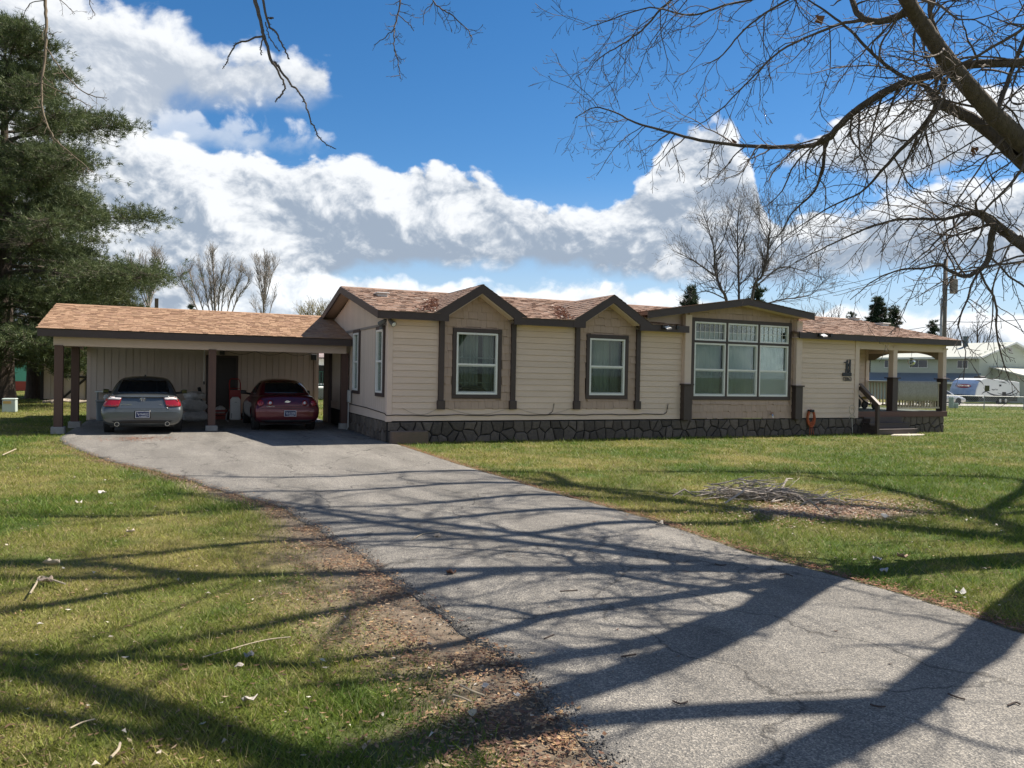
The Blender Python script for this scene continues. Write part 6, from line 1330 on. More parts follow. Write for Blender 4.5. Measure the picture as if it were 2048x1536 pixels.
def big_tree():
    rr = random.Random(5)
    root = thing('bare_tree', 'large bare deciduous tree leaning in from the right with limbs across the sky', 'tree', (11.6, 4.0, 0))
    A = guide([(2075, 320), (2048, 288), (1990, 232), (1930, 165), (1880, 100), (1830, 28), (1812, -5), (1775, -80), (1700, -240)], 8.0, 6.4)
    j = Vector(A[0]); trunk = smooth_path([(11.6, 4.0, -.15), (11.35, 4.15, .9), (10.7, 4.5, 2.1), (9.7, 4.95, 3.3), j, Vector(A[1])], 6, .012, rr)
    T = Tubes(); T.add(trunk, [.46, .36, .31, .26, .165, .118], 0, 16); T.build('trunk', m_bark, root)
    limbs = [
        (A, [.105, .092, .085, .078, .072, .065, .06, .055, .045], 1.0, CFG),
        (guide([(2085, 352), (2040, 318), (1990, 272), (1940, 236), (1880, 206), (1850, 172), (1800, 150), (1750, 112), (1700, 60), (1650, 22), (1600, -10)], 8.0, 8.6), [.088, .075, .068, .06, .052, .026, .02, .017, .014, .011, .006], .9, CFG),
        (guide([(2120, 105), (2048, 124), (1950, 128), (1900, 140), (1830, 160), (1780, 178), (1720, 215), (1680, 250), (1650, 280), (1600, 293), (1500, 292), (1400, 280), (1330, 262), (1270, 245), (1230, 225), (1190, 215), (1150, 236)], 7.6, 9.4), [.05, .045, .043, .042, .041, .04, .038, .035, .03, .024, .02, .017, .014, .011, .009, .007, .004], .8, CFG),
        (guide([(2110, 535), (2048, 492), (2000, 456), (1960, 428), (1930, 428), (1890, 438), (1840, 438), (1790, 440), (1740, 455), (1680, 480), (1620, 510), (1590, 525)], 8.0, 8.8), [.062, .055, .05, .042, .022, .018, .015, .013, .011, .009, .006, .004], .7, CFG),
        (guide([(1990, 448), (1982, 480), (1976, 520), (1950, 545), (1930, 552), (1900, 542), (1880, 530), (1850, 536), (1800, 540), (1750, 560), (1700, 600)], 8.05, 8.6), [.04, .033, .03, .026, .022, .018, .015, .012, .01, .007, .004], .8, CFG),
        (guide([(1650, 283), (1646, 330), (1630, 380), (1600, 410), (1580, 432), (1560, 468), (1520, 482)], 9.0, 9.2), [.022, .018, .014, .011, .009, .006, .004], .5, CFG),
        (guide([(1880, 205), (1840, 260), (1800, 300), (1760, 345), (1720, 385), (1650, 420), (1560, 480)], 8.3, 8.8), [.026, .024, .021, .016, .011, .008, .004], .6, CFG),
        (guide([(1814, 24), (1780, 38), (1745, 42), (1718, 30), (1704, 0), (1690, -60)], 7.0, 7.4), [.035, .032, .03, .028, .025, .02], .2, CFG),
        (guide([(1742, 40), (1690, 45), (1640, 64), (1560, 102), (1500, 160), (1440, 220), (1390, 255)], 7.2, 7.8), [.018, .015, .012, .01, .008, .006, .004], .6, CFG),
        (guide([(2100, 0), (1960, 108), (1880, 152), (1780, 250), (1700, 330)], 6.4, 8.0), [.014, .012, .010, .008, .004], .5, CFG),
        (guide([(1400, -40), (1350, -5), (1320, 20), (1290, 55), (1250, 85), (1200, 115), (1172, 150)], 8.4, 8.8), [.014, .013, .012, .010, .008, .006, .004], .5, CFG),
        (guide([(1660, -30), (1560, 8), (1490, 58), (1445, 110), (1405, 132)], 7.4, 7.8), [.013, .011, .009, .007, .004], .5, CFG),
        (guide([(2048, 330), (2010, 380), (1970, 420), (1960, 470), (1900, 560), (1880, 640)], 7.6, 8.0), [.016, .013, .011, .009, .006, .003], .2, CFG2),
        (guide([(2090, 560), (2040, 470), (1990, 560), (1985, 640), (1975, 700)], 7.4, 7.8), [.012, .010, .008, .006, .003], .2, CFG2),
        (guide([(1560, -30), (1450, 10), (1380, 30), (1300, 15), (1220, 40), (1165, 60)], 7.8, 8.4), [.013, .011, .009, .007, .006, .004], .5, CFG),
        (guide([(1930, 165), (1870, 60), (1860, -10), (1880, -120)], 7.4, 7.6), [.03, .024, .02, .015], .3, CFG),
        (guide([(1990, 235), (2020, 150), (2060, 40), (2080, -100)], 7.7, 8.0), [.03, .022, .018, .012], .3, CFG),
    ]
    for k, p0 in ((2, [(9.15, 5.5, 5.3)]), (3, [(10.75, 4.5, 2.0), (9.9, 4.75, 2.55)]), (9, [(7.9, 4.2, 6.6)]), (10, [dep(1400, -290, 6.75)]), (11, [A[6]]), (14, [dep(1700, -240, 6.5)]), (12, [A[1]]), (13, [dep(2110, 535, 8.0)])):
        P, rad, sc, cfg = limbs[k]; limbs[k] = (p0+list(P), [rad[0]*1.25]*len(p0)+list(rad), sc, cfg)
    tw = Tubes(); dens = []
    for P, rad, sc, cfg in limbs:
        path = smooth_path(P, 5, .004, rr); L = Tubes(); L.add(path, rad, 0, 12 if rad[0] > .04 else 7); L.build('limb', m_bark if rad[0] > .02 else m_twig, root)
        c = dict(cfg); c['len'] = tuple(q*(sc*.7+.3) for q in cfg['len'])
        branch_out(tw, path, lambda t, rad=rad: float(np.interp(t, np.linspace(0, 1, len(rad)), rad)), 1, c, rr, .10)
    # limbs of the same crown overhead, above the picture: they carry the hanging branches and throw the long shadows
    top = Vector(A[-1])
    def gs(p, *q): return [p]+[(x+z*SUND.x/SUND.z, y+z*SUND.y/SUND.z, z) for x, y, z in q]
    over = [
        ([top, dep(1400, -300, 6.6), dep(1000, -270, 6.9), dep(700, -200, 6.8), dep(520, -150, 6.3), dep(200, -150, 7.6), dep(60, -120, 9.0)], [.06, .055, .045, .035, .026, .018, .010], .35),
        ([j, (9.6, 5.6, 6.5), (8.9, 6.4, 8.3), (7.6, 7.2, 9.6), (5.8, 8.0, 10.6), (3.8, 8.6, 11.4)], [.15, .13, .10, .075, .05, .02], .9),
        ([(9.6, 5.6, 6.5), (8.6, 8.0, 8.0), (7.8, 10.4, 8.9), (6.9, 12.4, 9.6)], [.09, .07, .045, .015], .9),
        ([j, (7.9, 4.2, 6.6), (6.3, 3.7, 7.6), (4.6, 3.9, 8.2), (3.0, 4.6, 8.7), (1.4, 5.2, 9.0)], [.16, .15, .12, .09, .06, .02], .8),
        ([(8.9, 6.4, 8.3), (7.0, 5.6, 9.4), (5.2, 5.4, 10.2), (3.4, 5.9, 10.8)], [.08, .07, .05, .02], .9),
        ([(6.3, 3.7, 7.6), (5.4, 4.9, 8.2), (4.0, 6.2, 8.6), (2.7, 7.6, 8.9)], [.07, .06, .04, .015], .8),
        ([(10.2, 4.75, 2.7), (9.2, 3.9, 4.6), (7.9, 3.1, 5.9), (6.6, 2.7, 6.9), (5.4, 2.5, 7.8), (4.0, 2.7, 8.4)], [.18, .17, .15, .12, .08, .03], .9),
        ([(7.9, 3.1, 5.9), (6.2, 3.6, 6.3), (4.8, 3.3, 6.6), (3.4, 3.6, 6.9)], [.10, .08, .05, .02], .7),
        ([(8.6, 8.0, 8.0), (7.2, 8.3, 8.4), (5.6, 8.1, 8.7), (4.0, 8.6, 9.0), (2.6, 8.8, 9.2)], [.08, .07, .055, .035, .015], .8),
        ([(7.8, 10.4, 8.9), (6.6, 10.2, 9.3), (5.0, 10.7, 9.6), (3.4, 10.5, 9.9)], [.07, .06, .04, .015], .8),
        ([(7.6, 7.2, 9.6), (6.0, 6.6, 10.2), (4.6, 6.9, 10.7), (3.4, 6.4, 11.2)], [.09, .075, .05, .02], .8),
        ([(10.7, 4.5, 2.1), (12.9, 5.3, 5.6), (15.9, 6.9, 8.6), (18.4, 9.6, 10.6), (18.6, 12.0, 11.6)], [.2, .18, .14, .09, .03], .9),
        ([(12.9, 5.3, 5.6), (15.5, 5.2, 7.6), (18.6, 6.2, 9.2), (21.0, 8.2, 10.2)], [.13, .11, .08, .03], .8),
        ([(15.9, 6.9, 8.6), (15.4, 9.4, 10.9), (14.2, 12.0, 12.6)], [.10, .08, .03], .8),
        ([(10.7, 4.5, 2.1), (12.3, 6.0, 5.5), (13.4, 8.0, 8.6), (14.0, 10.0, 10.6), (14.2, 12.6, 12.0)], [.22, .20, .17, .12, .04], .9),
        (gs((13.4, 8.0, 8.6), (5.6, 8.1, 9.4), (4.2, 8.5, 9.6), (2.6, 8.3, 9.9), (.6, 8.7, 10.2)), [.13, .11, .09, .06, .02], .8),
        (gs((13.6, 8.6, 9.2), (5.8, 9.1, 9.9), (4.4, 9.6, 10.2), (2.6, 9.3, 10.5), (.4, 9.9, 10.8)), [.12, .11, .085, .055, .02], .8),
        (gs((14.0, 10.0, 10.6), (5.6, 10.4, 10.9), (4.0, 10.9, 11.1), (2.2, 10.7, 11.4), (-.4, 11.4, 11.7)), [.12, .11, .085, .055, .02], .8),
        (gs((14.1, 11.0, 11.2), (5.8, 12.0, 11.6), (4.0, 12.4, 11.9), (2.0, 12.2, 12.2), (-.6, 13.2, 12.5)), [.11, .10, .075, .05, .02], .8),
        (gs((13.4, 8.0, 8.6), (6.2, 7.1, 9.0), (4.6, 7.5, 9.2), (3.0, 7.2, 9.4), (1.0, 7.6, 9.7)), [.13, .12, .095, .06, .02], .8),
        (gs((15.9, 6.9, 8.6), (13.8, 8.7, 9.6), (11.6, 10.0, 10.3), (9.2, 11.2, 10.9), (7.4, 11.7, 11.3)), [.12, .11, .09, .06, .02], .7),
        (gs((10.2, 4.75, 2.7), (5.3, 4.9, 5.0), (3.6, 4.25, 5.6), (2.2, 4.0, 6.2), (.6, 4.2, 6.9)), [.15, .14, .12, .08, .03], .6),
        (gs((15.9, 6.9, 8.6), (12.6, 6.6, 9.0), (10.2, 6.85, 9.5), (7.4, 6.7, 10.0)), [.11, .10, .07, .02], .8),
        ([(7.6, 7.2, 9.6), (6.2, 8.4, 10.2), (4.6, 8.0, 10.8), (3.0, 7.6, 11.3)], [.10, .085, .06, .03], .8),
        ([(6.3, 3.7, 7.6), (4.9, 5.6, 7.9), (3.2, 5.9, 8.2), (1.6, 6.9, 8.4)], [.10, .085, .06, .03], .7),
        ([(4.6, 3.9, 8.2), (3.4, 3.5, 8.4), (2.0, 4.0, 8.6), (.6, 3.9, 8.8)], [.09, .08, .06, .03], .7),
        ([(9.6, 5.6, 6.5), (9.9, 7.6, 8.6), (9.6, 9.6, 10.2), (9.0, 11.8, 11.4)], [.10, .08, .05, .02], .8),
    ]
    for P, rad, sc in over:
        path = smooth_path(P, 6, .02, rr); L = Tubes(); L.add(path, rad, 0, 9); L.build('limb', m_bark, root)
        c = dict(CFG); c['levels'] = 2; c['gap'] = (.22, .22, .2); c['len'] = (1.9*sc, .75, .2); c['rad'] = (.022, .010, .005); c['up'] = .5; c['droop'] = .03
        branch_out(tw, path, lambda t, rad=rad: float(np.interp(t, np.linspace(0, 1, len(rad)), rad)), 1, c, rr, .15)
    tw.build('twigs', m_twig, root, kind='stuff')
    # a few dead leaves still hanging
    mb = MB()
    for (x, y, d) in ((1948, 72, 7.6), (1950, 298, 7.8), (1945, 305, 7.8), (1640, 42, 7.4), (1953, 66, 7.6), (1470, 285, 9)):
        p = dep(x, y, d); 
        for k in range(3): e = [Vector((rr.gauss(0, .03), rr.gauss(0, .03), rr.gauss(0, .035))) for _ in range(3)]; mb.add([Vector(p)+q for q in e], [(0, 1, 2)])
    mb.build('dead_leaf', mat('dead leaf', (.22, .11, .06), .8), root)
    # hanging branches at the top left, from the overhead limb
    HC = dict(CFG, levels=2, gap=(.10, .05, .05), len=(.20, .07, .03), rad=(.006, .0034, .003), seg=(5, 3, 2), droop=.05, lift=.05, tip=.002, wander=.25)
    hang = [
        (guide([(508, -150), (506, -30), (520, 40), (528, 72), (545, 125), (552, 128), (580, 165), (605, 195), (618, 230), (632, 265), (648, 285), (672, 298)], 6.25, 5.8), [.02, .018, .015, .013, .012, .010, .008, .007, .006, .005, .004, .003], 0, m_twig),
        (guide([(527, 72), (490, 82), (470, 92), (455, 120), (445, 138)], 6.05, 6.0), [.008, .007, .006, .005, .003], 0, m_twig),
        (guide([(545, 125), (560, 152), (570, 172), (562, 190), (550, 203)], 6.0, 5.95), [.009, .008, .007, .007, .004], 0, m_twig),
        (guide([(515, -60), (533, 38), (552, 65), (570, 100), (578, 118)], 6.2, 6.1), [.012, .009, .007, .006, .006], 0, m_twig),
        (guide([(531, 45), (538, 70), (550, 92), (559, 102)], 6.1, 6.1), [.005, .004, .004, .003], 0, m_twig), (guide([(526, 74), (522, 95), (523, 110)], 6.1, 6.1), [.006, .005, .005], 0, m_twig), (guide([(533, 36), (540, 36), (547, 36)], 6.1, 6.1), [.006, .006, .007], 0, m_twig),
        (guide([(840, -240), (810, -60), (797, 20), (788, 65), (790, 100), (796, 125), (801, 158)], 6.9, 6.6), [.011, .009, .007, .006, .005, .004, .003], 1, m_twig),
        (guide([(790, 55), (770, 75), (748, 90)], 6.7, 6.7), [.005, .004, .003], 1, m_twig), (guide([(795, 30), (815, 45), (828, 62)], 6.7, 6.7), [.004, .004, .003], 1, m_twig),
        (guide([(850, -250), (862, -60), (868, 2), (885, 18), (910, 35), (935, 60), (943, 74)], 6.9, 6.6), [.010, .008, .006, .006, .005, .004, .005], 1, m_twig), (guide([(868, 3), (850, 25), (847, 50)], 6.7, 6.7), [.004, .003, .003], 1, m_twig),
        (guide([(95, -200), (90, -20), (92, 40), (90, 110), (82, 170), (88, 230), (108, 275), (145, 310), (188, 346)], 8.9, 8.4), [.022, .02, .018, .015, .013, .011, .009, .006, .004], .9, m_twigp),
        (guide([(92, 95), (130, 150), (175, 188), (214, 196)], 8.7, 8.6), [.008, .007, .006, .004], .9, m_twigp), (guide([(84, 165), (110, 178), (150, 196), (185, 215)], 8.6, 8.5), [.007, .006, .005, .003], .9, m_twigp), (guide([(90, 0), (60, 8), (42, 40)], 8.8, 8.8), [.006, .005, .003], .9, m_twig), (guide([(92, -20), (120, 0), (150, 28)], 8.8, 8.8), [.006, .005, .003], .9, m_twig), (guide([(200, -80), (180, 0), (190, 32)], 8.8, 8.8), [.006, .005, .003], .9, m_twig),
    ]
    hw = Tubes(); hp = Tubes()
    for P, rad, k, mm in hang:
        path = smooth_path(P, 5, .006, rr); L = Tubes(); L.add(path, rad, 0, 6); L.build('hanging_branch', mm, root)
        f = lambda t, rad=rad: float(np.interp(t, np.linspace(0, 1, len(rad)), rad))
        c = dict(HC)
        if k == 0: c['gap'] = (.022, 1, 1); c['len'] = (.022, .01, .01); c['levels'] = 1; c['rad'] = (.005, .003, .003); c['seg'] = (2, 2, 2)
        branch_out(hp if mm is m_twigp else hw, path, f, 1, c, rr, .25)
    hw.build('hanging_twigs', m_twig, root, kind='stuff'); hp.build('hanging_twigs', m_twigp, root, kind='stuff')
big_tree()
def bare(name_label, base, stems, cfg, m, seed, grp=None, lab=None):
    """background tree: stems = list of (guide polyline in px, radii) at a distance"""
    rr = random.Random(seed); d, = (base[1],); bx = ground_at(base[0], d); root = thing('bare_tree', lab, 'tree', bx, group=grp); T = Tubes(); tw = Tubes()
    for pp, rad in stems:
        P = [Vector(dep(x, y, d+rr.uniform(-1.0, 1.0)*d*.012)) for x, y in pp]
        rad = [q*.62 for q in rad]; path = smooth_path(P, 5, .01*d/60, rr); T.add(path, rad, 0, 6)
        branch_out(tw, path, lambda t, rad=rad: float(np.interp(t, np.linspace(0, 1, len(rad)), rad)), 1, cfg, rr, .22)
    T.build('trunk', m, root); tw.build('crown', m, root, kind='stuff'); return root
m_far = mat('far grey bark', (.27, .24, .21), .95, (.20, .175, .15), scale=2); m_fard = mat('far dark bark', (.10, .085, .075), .95, (.07, .06, .055), scale=2)
PC = dict(levels=3, gap=(.17, .26, .34), len=(1.35, .75, .42), rad=(.034, .020, .016), seg=(5, 4, 2), fwd=(1.9, 3.6), wander=.10, droop=0, lift=.10, tip=.011, up=.5)
GR = 'bare poplars far behind the carport'
bare(0, (430, 75), [([(432, 790), (430, 625), (428, 570), (425, 520), (424, 506)], [.22, .16, .1, .05, .02])]+[([(432+dx, 660), (430+dx*2.2, 600), (430+dx*3.4, 560), (430+dx*k, 515+abs(dx)*1.3)], [.12, .09, .06, .02]) for dx, k in ((-7, 5), (-14, 3.6), (7, 4.5), (14, 3.6), (-3, 5), (3.5, 6), (-20, 2.6), (20, 2.5))], PC, m_far, 21, GR, 'broad bare poplar in the middle of the three above the carport roof')
bare(0, (530, 80), [([(527, 790), (527, 640), (528, 590), (530, 545), (530, 515)], [.22, .16, .12, .06, .02])]+[([(528+dx*.3, 600), (529+dx, 570), (530+dx*1.6, 540), (530+dx*2, 520+abs(dx)*.5)], [.1, .07, .05, .02]) for dx in (-6, 5, -10, 10, 2)]+[([(520, 640), (512, 620), (508, 600)], [.06, .04, .015]), ([(536, 640), (545, 605), (552, 580)], [.07, .05, .015])], PC, m_far, 22, GR, 'narrow bare poplar nearest the house, rightmost above the carport roof')
bare(0, (300, 70), [([(298, 790), (298, 620), (302, 570), (308, 525), (312, 505)], [.22, .14, .1, .05, .02])]+[([(298, 620), (296+dx, 580), (297+dx*1.8, 545), (300+dx*2.2, 510+abs(dx)*.6)], [.1, .07, .05, .02]) for dx in (-10, -18, 8, 12, -4)], PC, m_far, 23, GR, 'bare poplar partly behind the big pine, leftmost above the carport roof')
BC = dict(PC, gap=(.27, .30, .32), len=(2.3, 1.1, .5), fwd=(.7, 1.9), wander=.14, lift=.06, tip=.010, rad=(.04, .022, .015))
bare(0, (1465, 55), [([(1463, 790), (1455, 615), (1440, 575), (1430, 540), (1428, 500), (1415, 450), (1405, 425)], [.3, .2, .15, .12, .08, .05, .02]), ([(1430, 552), (1400, 530), (1375, 515), (1345, 500)], [.1, .08, .05, .02]), ([(1428, 510), (1450, 470), (1458, 430)], [.07, .05, .02]),
    ([(1478, 790), (1478, 600), (1476, 520), (1475, 450), (1478, 412)], [.25, .15, .11, .06, .02]), ([(1476, 500), (1495, 455), (1505, 410)], [.07, .05, .02]), ([(1476, 520), (1455, 480), (1450, 430)], [.06, .04, .02]),
    ([(1495, 790), (1505, 590), (1525, 550), (1535, 500), (1540, 440), (1530, 400)], [.25, .16, .13, .09, .05, .02]), ([(1515, 570), (1560, 535), (1600, 540), (1640, 555)], [.09, .07, .05, .02]), ([(1530, 530), (1560, 490), (1600, 460), (1625, 440)], [.08, .06, .04, .02]), ([(1535, 500), (1570, 450), (1580, 410)], [.06, .04, .02]),
    ([(1490, 620), (1560, 600), (1620, 590), (1650, 560)], [.1, .08, .05, .02]), ([(1455, 600), (1410, 582), (1370, 600)], [.08, .06, .02]), ([(1535, 480), (1520, 440), (1515, 400)], [.06, .04, .02])], BC, m_fard, 24, None, 'spreading bare tree behind the house above the bay gable')
SC_ = dict(PC, levels=2, gap=(.5, .4, .4), len=(2.2, 1.0, .5), fwd=(.8, 2), rad=(.05, .03, .02), tip=.016)
bare(0, (1955, 95), [([(1955, 790), (1955, 690), (1955, 660), (1957, 642)], [.25, .15, .1, .02])]+[([(1955, 715), (1955+dx, 690), (1955+dx*1.6, 665+abs(dx)*.4)], [.12, .08, .02]) for dx in (-10, 10, -20, 20, 4)], SC_, m_fard, 25, None, 'twiggy bare tree behind the roof of the green house')
bare(0, (1897, 95), [([(1897, 790), (1897, 690), (1897, 665)], [.15, .1, .02])]+[([(1897, 710), (1897+dx, 685), (1897+dx*1.4, 672)], [.08, .05, .02]) for dx in (-6, 6)], SC_, m_far, 26, None, 'small bare tree just right of the utility pole')
bare(0, (630, 80), [([(630+dx, 790), (630+dx, 660), (630+dx*1.3, 622+abs(dx)*.3)], [.15, .1, .03]) for dx in (-22, -12, -4, 5, 14, 22)], dict(SC_, gap=(.3, .3, .3)), mat('olive twigs', (.20, .17, .08), .95), 27, None, 'olive brown bush top behind the carport ridge by the house gable')
bare(0, (1640, 100), [([(1640+dx, 790), (1640+dx, 660), (1640+dx*1.2, 618+abs(dx)*.3)], [.15, .1, .03]) for dx in (-24, -10, 6, 20, 32)], dict(SC_, gap=(.55, .5, .4)), m_far, 28, None, 'faint bare twigs far behind the roof right of the bay gable')
bare(0, (645, 58), [([(643+dx, 790), (643+dx, 740), (643+dx*1.3, 705)], [.1, .07, .03]) for dx in (-12, -5, 3, 10)], dict(SC_, gap=(.3, .3, .3)), MATS['olive twigs'], 29, None, 'olive bare tree above the white mobile home in the gap')
# ---------------- conifers
m_need = leafmat('pine needles', trans=0.28, rough=.55)
def conifer(label, base, h, prof, seed, nb, tufts, tl=.18, tw_=.026, trunk_r=.42, cols=((.040, .064, .032), (.14, .172, .070)), z0=1.5, group=None, droop=.10, lean=(0, 0)):
    rr = random.Random(seed); rs = np.random.RandomState(seed); root = thing('pine_tree', label, 'tree', base, group=group); T = Tubes(); B = Tubes()
    bx, by, _ = base; lx, ly = lean
    T.add([(bx+lx*t, by+ly*t, h*t-.1*(t == 0)) for t in (0, .04, .1, .25, .5, .75, .95)], [trunk_r*1.25, trunk_r, trunk_r*.9, trunk_r*.75, trunk_r*.5, trunk_r*.25, .03], 0, 14); T.build('trunk', mat('dark furrowed bark', (.12, .09, .07), .95, (.045, .035, .03), scale=5, stretch=(4, 4, .5), bump=1.0, bscale=12, bdist=.05), root)
    C = []; D = []
    for i in range(nb):
        t = (i+rr.random())/nb; z = z0+(h-z0)*t; az = i*2.39996+rr.uniform(-.5, .5); L = prof(t)*rr.uniform(.62, 1.1)
        if L < .15: continue
        d = Vector((math.cos(az), math.sin(az), .02+.62*t)); d.normalize(); p = Vector((bx+lx*z/h, by+ly*z/h, z)); pts = [p]; n = 8
        for k in range(n):
            u = (k+1)/n; d.z += -droop*(1-u)+.11*u*u+rr.gauss(0, .04); d.x += rr.gauss(0, .07); d.y += rr.gauss(0, .07); d.normalize(); pts.append(pts[-1]+d*L/n)
        B.add(pts, max(.012, .016*L), .008, 5)
        m_ = max(3, int(tufts*L))
        for q in range(m_):
            u = .28+.72*math.sqrt(rr.random()); k = u*n; j = min(int(k), n-1); c = pts[j].lerp(pts[j+1], k-j); sp = .30+.22*L*(1-abs(u-.65))
            off = Vector((rr.gauss(0, sp*.5), rr.gauss(0, sp*.5), rr.gauss(.05, sp*.19))); c2 = c+off
            if rr.random() < .25: B.add([c, c.lerp(c2, .5)+Vector((0, 0, -.04)), c2], .010, .006, 3)
            C.append(tuple(c2)); o_ = off+d*.5+Vector((0, 0, .35)); o_.normalize(); D.append(tuple(o_))
    B.build('branch', m_bark, root, kind='stuff')
    C = np.array(C); D = np.array(D); n = len(C); kk = 16
    cc = np.repeat(C, kk, 0)+rs.randn(n*kk, 3)*.05; dd = np.repeat(D, kk, 0)*.75+rs.randn(n*kk, 3)*.62; dd /= np.linalg.norm(dd, axis=1)[:, None]
    s = np.cross(dd, rs.randn(n*kk, 3)); s /= np.linalg.norm(s, axis=1)[:, None]+1e-9
    ln = tl*(.6+.8*rs.rand(n*kk))[:, None]; w = tw_*(.6+.8*rs.rand(n*kk))[:, None]
    V = np.empty((n*kk, 3, 3)); V[:, 0] = cc-s*w*.5; V[:, 1] = cc+s*w*.5; V[:, 2] = cc+dd*ln
    a, b = np.array(cols[0]), np.array(cols[1]); f = np.repeat(rs.rand(n), kk)*.6+.4*rs.rand(n*kk)
    col = (a+(b-a)*f[:, None]); col = np.repeat(col, 3, 0)
    fastmesh('crown', V.reshape(-1, 3), np.arange(n*kk*3).reshape(-1, 3), m_need, root, col=col, kind='stuff'); return root
pp_ = lambda t: 6.3*(1-t)**.62*min(1, .55+2.2*t)*(.86+.14*math.sin(t*23))
conifer('tallest pine at the left edge with a thick dark trunk', (-6.5, 38.6, 0), 16.1, lambda t: 8.2*(1-t)**.54*min(1, .55+2.2*t)*(.84+.16*math.sin(t*31)), 31, 125, 66, z0=1.95, trunk_r=.50)
conifer('shorter pine with a pale furrowed trunk behind the tallest one', (-6.25, 45.0, 0), 12.5, lambda t: 4.6*(1-t)**.6*min(1, .5+3*t), 32, 80, 44, z0=1.7, trunk_r=.33, cols=((.055, .072, .028), (.14, .155, .058)))
conifer('low bushy pine rising right behind the left end of the carport roof', ground_at(205, 41), 6.6, lambda t: 3.5*(1-t)**.55*min(1, .55+2*t), 33, 60, 50, z0=1.6, trunk_r=.22, cols=((.055, .072, .028), (.14, .155, .058)))
conifer('pine at the far left edge with foliage hanging low', (-9.6, 36.5, 0), 9.5, lambda t: 3.6*(1-t)**.6*min(1, .55+2*t), 38, 70, 46, z0=1.3, trunk_r=.3, cols=((.055, .072, .028), (.14, .155, .058)))
fp = dict(tl=.34, tw_=.075)
def farcone(label, x, ytop, d, halfpx, seed, grp=None, n=40, tuf=26, shape=.8, **k):
    b = ground_at(x, d); h = 1.7+(748+(x-1024)*.0192-ytop)*d/1538; w = halfpx*d/1538
    conifer(label, b, h, lambda t: w*1.05*(1-t)**shape*min(1, .5+2*t), seed, n, tuf, z0=h*.25, trunk_r=.22, group=grp, cols=((.022, .042, .026), (.05, .07, .036)), **dict(fp, **k))
farcone('small dark spruce tip beside the broad bare poplar', 381, 599, 85, 17, 51)
farcone('pointed dark spruce left of the spreading bare tree', 1380, 566, 62, 36, 52, n=60)
farcone('dark evergreen among the stems of the spreading bare tree', 1511, 556, 66, 26, 53, n=54)
farcone('broad dark pine behind the right end of the house roof', 1752, 595, 95, 34, 54, n=70, shape=.55)
farcone('shorter pine touching the right side of the broad pine', 1784, 612, 97, 20, 55, n=56, shape=.55)
farcone('small round dark pine left of the utility pole', 1862, 643, 105, 20, 56, shape=.5)
farcone('low dark pine crown left of the broad pine', 1699, 624, 110, 14, 57, shape=.45)
# old post standing behind the carport ridge
P = ground_at(311, 40); o = MB().box(P[0]-.09, P[0]+.09, P[1]-.09, P[1]+.09, 0, 1.7+(735-598)*40/1538).build('post', mat('old grey post', (.2, .16, .13), .9)); tag(o, 'old wooden post top showing behind the carport ridge', 'post')
# a dark leafy hedge mass behind the gap of the porch
P = ground_at(1738, 82); hd = thing('hedge', 'dark twiggy hedge seen past the porch wall left of the green house', 'hedge', P)
rs = np.random.RandomState(3); n = 9000; c = np.c_[rs.randn(n)*1.3, rs.randn(n)*1.0, 1.2+rs.rand(n)*4.2]+np.array(P); d_ = rs.randn(n, 3); d_ /= np.linalg.norm(d_, axis=1)[:, None]; s_ = np.cross(d_, rs.randn(n, 3)); V = np.empty((n, 3, 3)); V[:, 0] = c-s_*.03; V[:, 1] = c+s_*.03; V[:, 2] = c+d_*.35
fastmesh('twigs', V.reshape(-1, 3), np.arange(3*n).reshape(-1, 3), m_fard, hd, kind='stuff')
# ------------------------------------------------------------------ litter, twigs, brush pile
def litter(name, label, n, sampler, size, cols, seed, curl=.5, aspect=.35):
    rs = np.random.RandomState(seed); x, y = sampler(rs, n); n = len(x)
    L = size[0]+(size[1]-size[0])*rs.rand(n)**1.6; w = L*aspect*(.6+.8*rs.rand(n)); a = rs.rand(n)*6.283; ca, sa = np.cos(a), np.sin(a)
    on = (x > xl(y)-.0) & (x < xr(y)+.0) & (y < 27.3); z = np.where(on, .036, gz(x, y)+.012+.012*rs.rand(n)); t1 = rs.randn(n)*.30*L*curl; t2 = np.abs(rs.randn(n))*.45*w*curl
    P = lambda u, v, h: np.c_[x+ca*u-sa*v, y+sa*u+ca*v, z+np.maximum(h, -.004)]
    V = np.empty((n, 4, 3)); V[:, 0] = P(-L/2, 0*w, t1*.5+.004); V[:, 1] = P(0*L, -w/2, t2); V[:, 2] = P(L/2, 0*w, -t1*.2+.006); V[:, 3] = P(0*L, w/2, t2+t1*.3)
    F = np.arange(4*n).reshape(-1, 4); F = np.r_[F[:, [0, 1, 3]], F[:, [1, 2, 3]]]
    C = .9*np.array(cols)[rs.randint(0, len(cols), n)]*(.65+.7*rs.rand(n))[:, None]
    o = fastmesh(name, V.reshape(-1, 3), F, leafmat('dry leaf', trans=.2, rough=.7), col=np.repeat(C, 4, 0), kind='stuff'); o['label'] = label; o['category'] = 'leaf litter'; return o
def samp_edge(rs, n):
    y = 2.6+17*rs.rand(n)**2.0; wide = .25+.75*np.exp(-((y-5.6)/2.4)**2)+.25*np.exp(-((y-3)/.9)**2); x = xl(y)-np.abs(rs.randn(n))*wide*.43+.06*rs.randn(n)
    k = fbm(x*2.4, y*2.4, 3, 71) > .43+.09*rs.randn(n); return x[k], y[k]
litter('leaf_litter', 'red brown seed husks drifted along the left edge of the driveway', 26000, samp_edge, (.018, .05), ((.22, .12, .07), (.30, .19, .11), (.16, .085, .055), (.42, .28, .15), (.12, .065, .05), (.36, .27, .18)), 3)
def samp_right(rs, n):
    y = 3.0+14.2*rs.rand(n)**1.2; x = xr(y)+np.abs(rs.randn(n))*.13-.03; return x, y
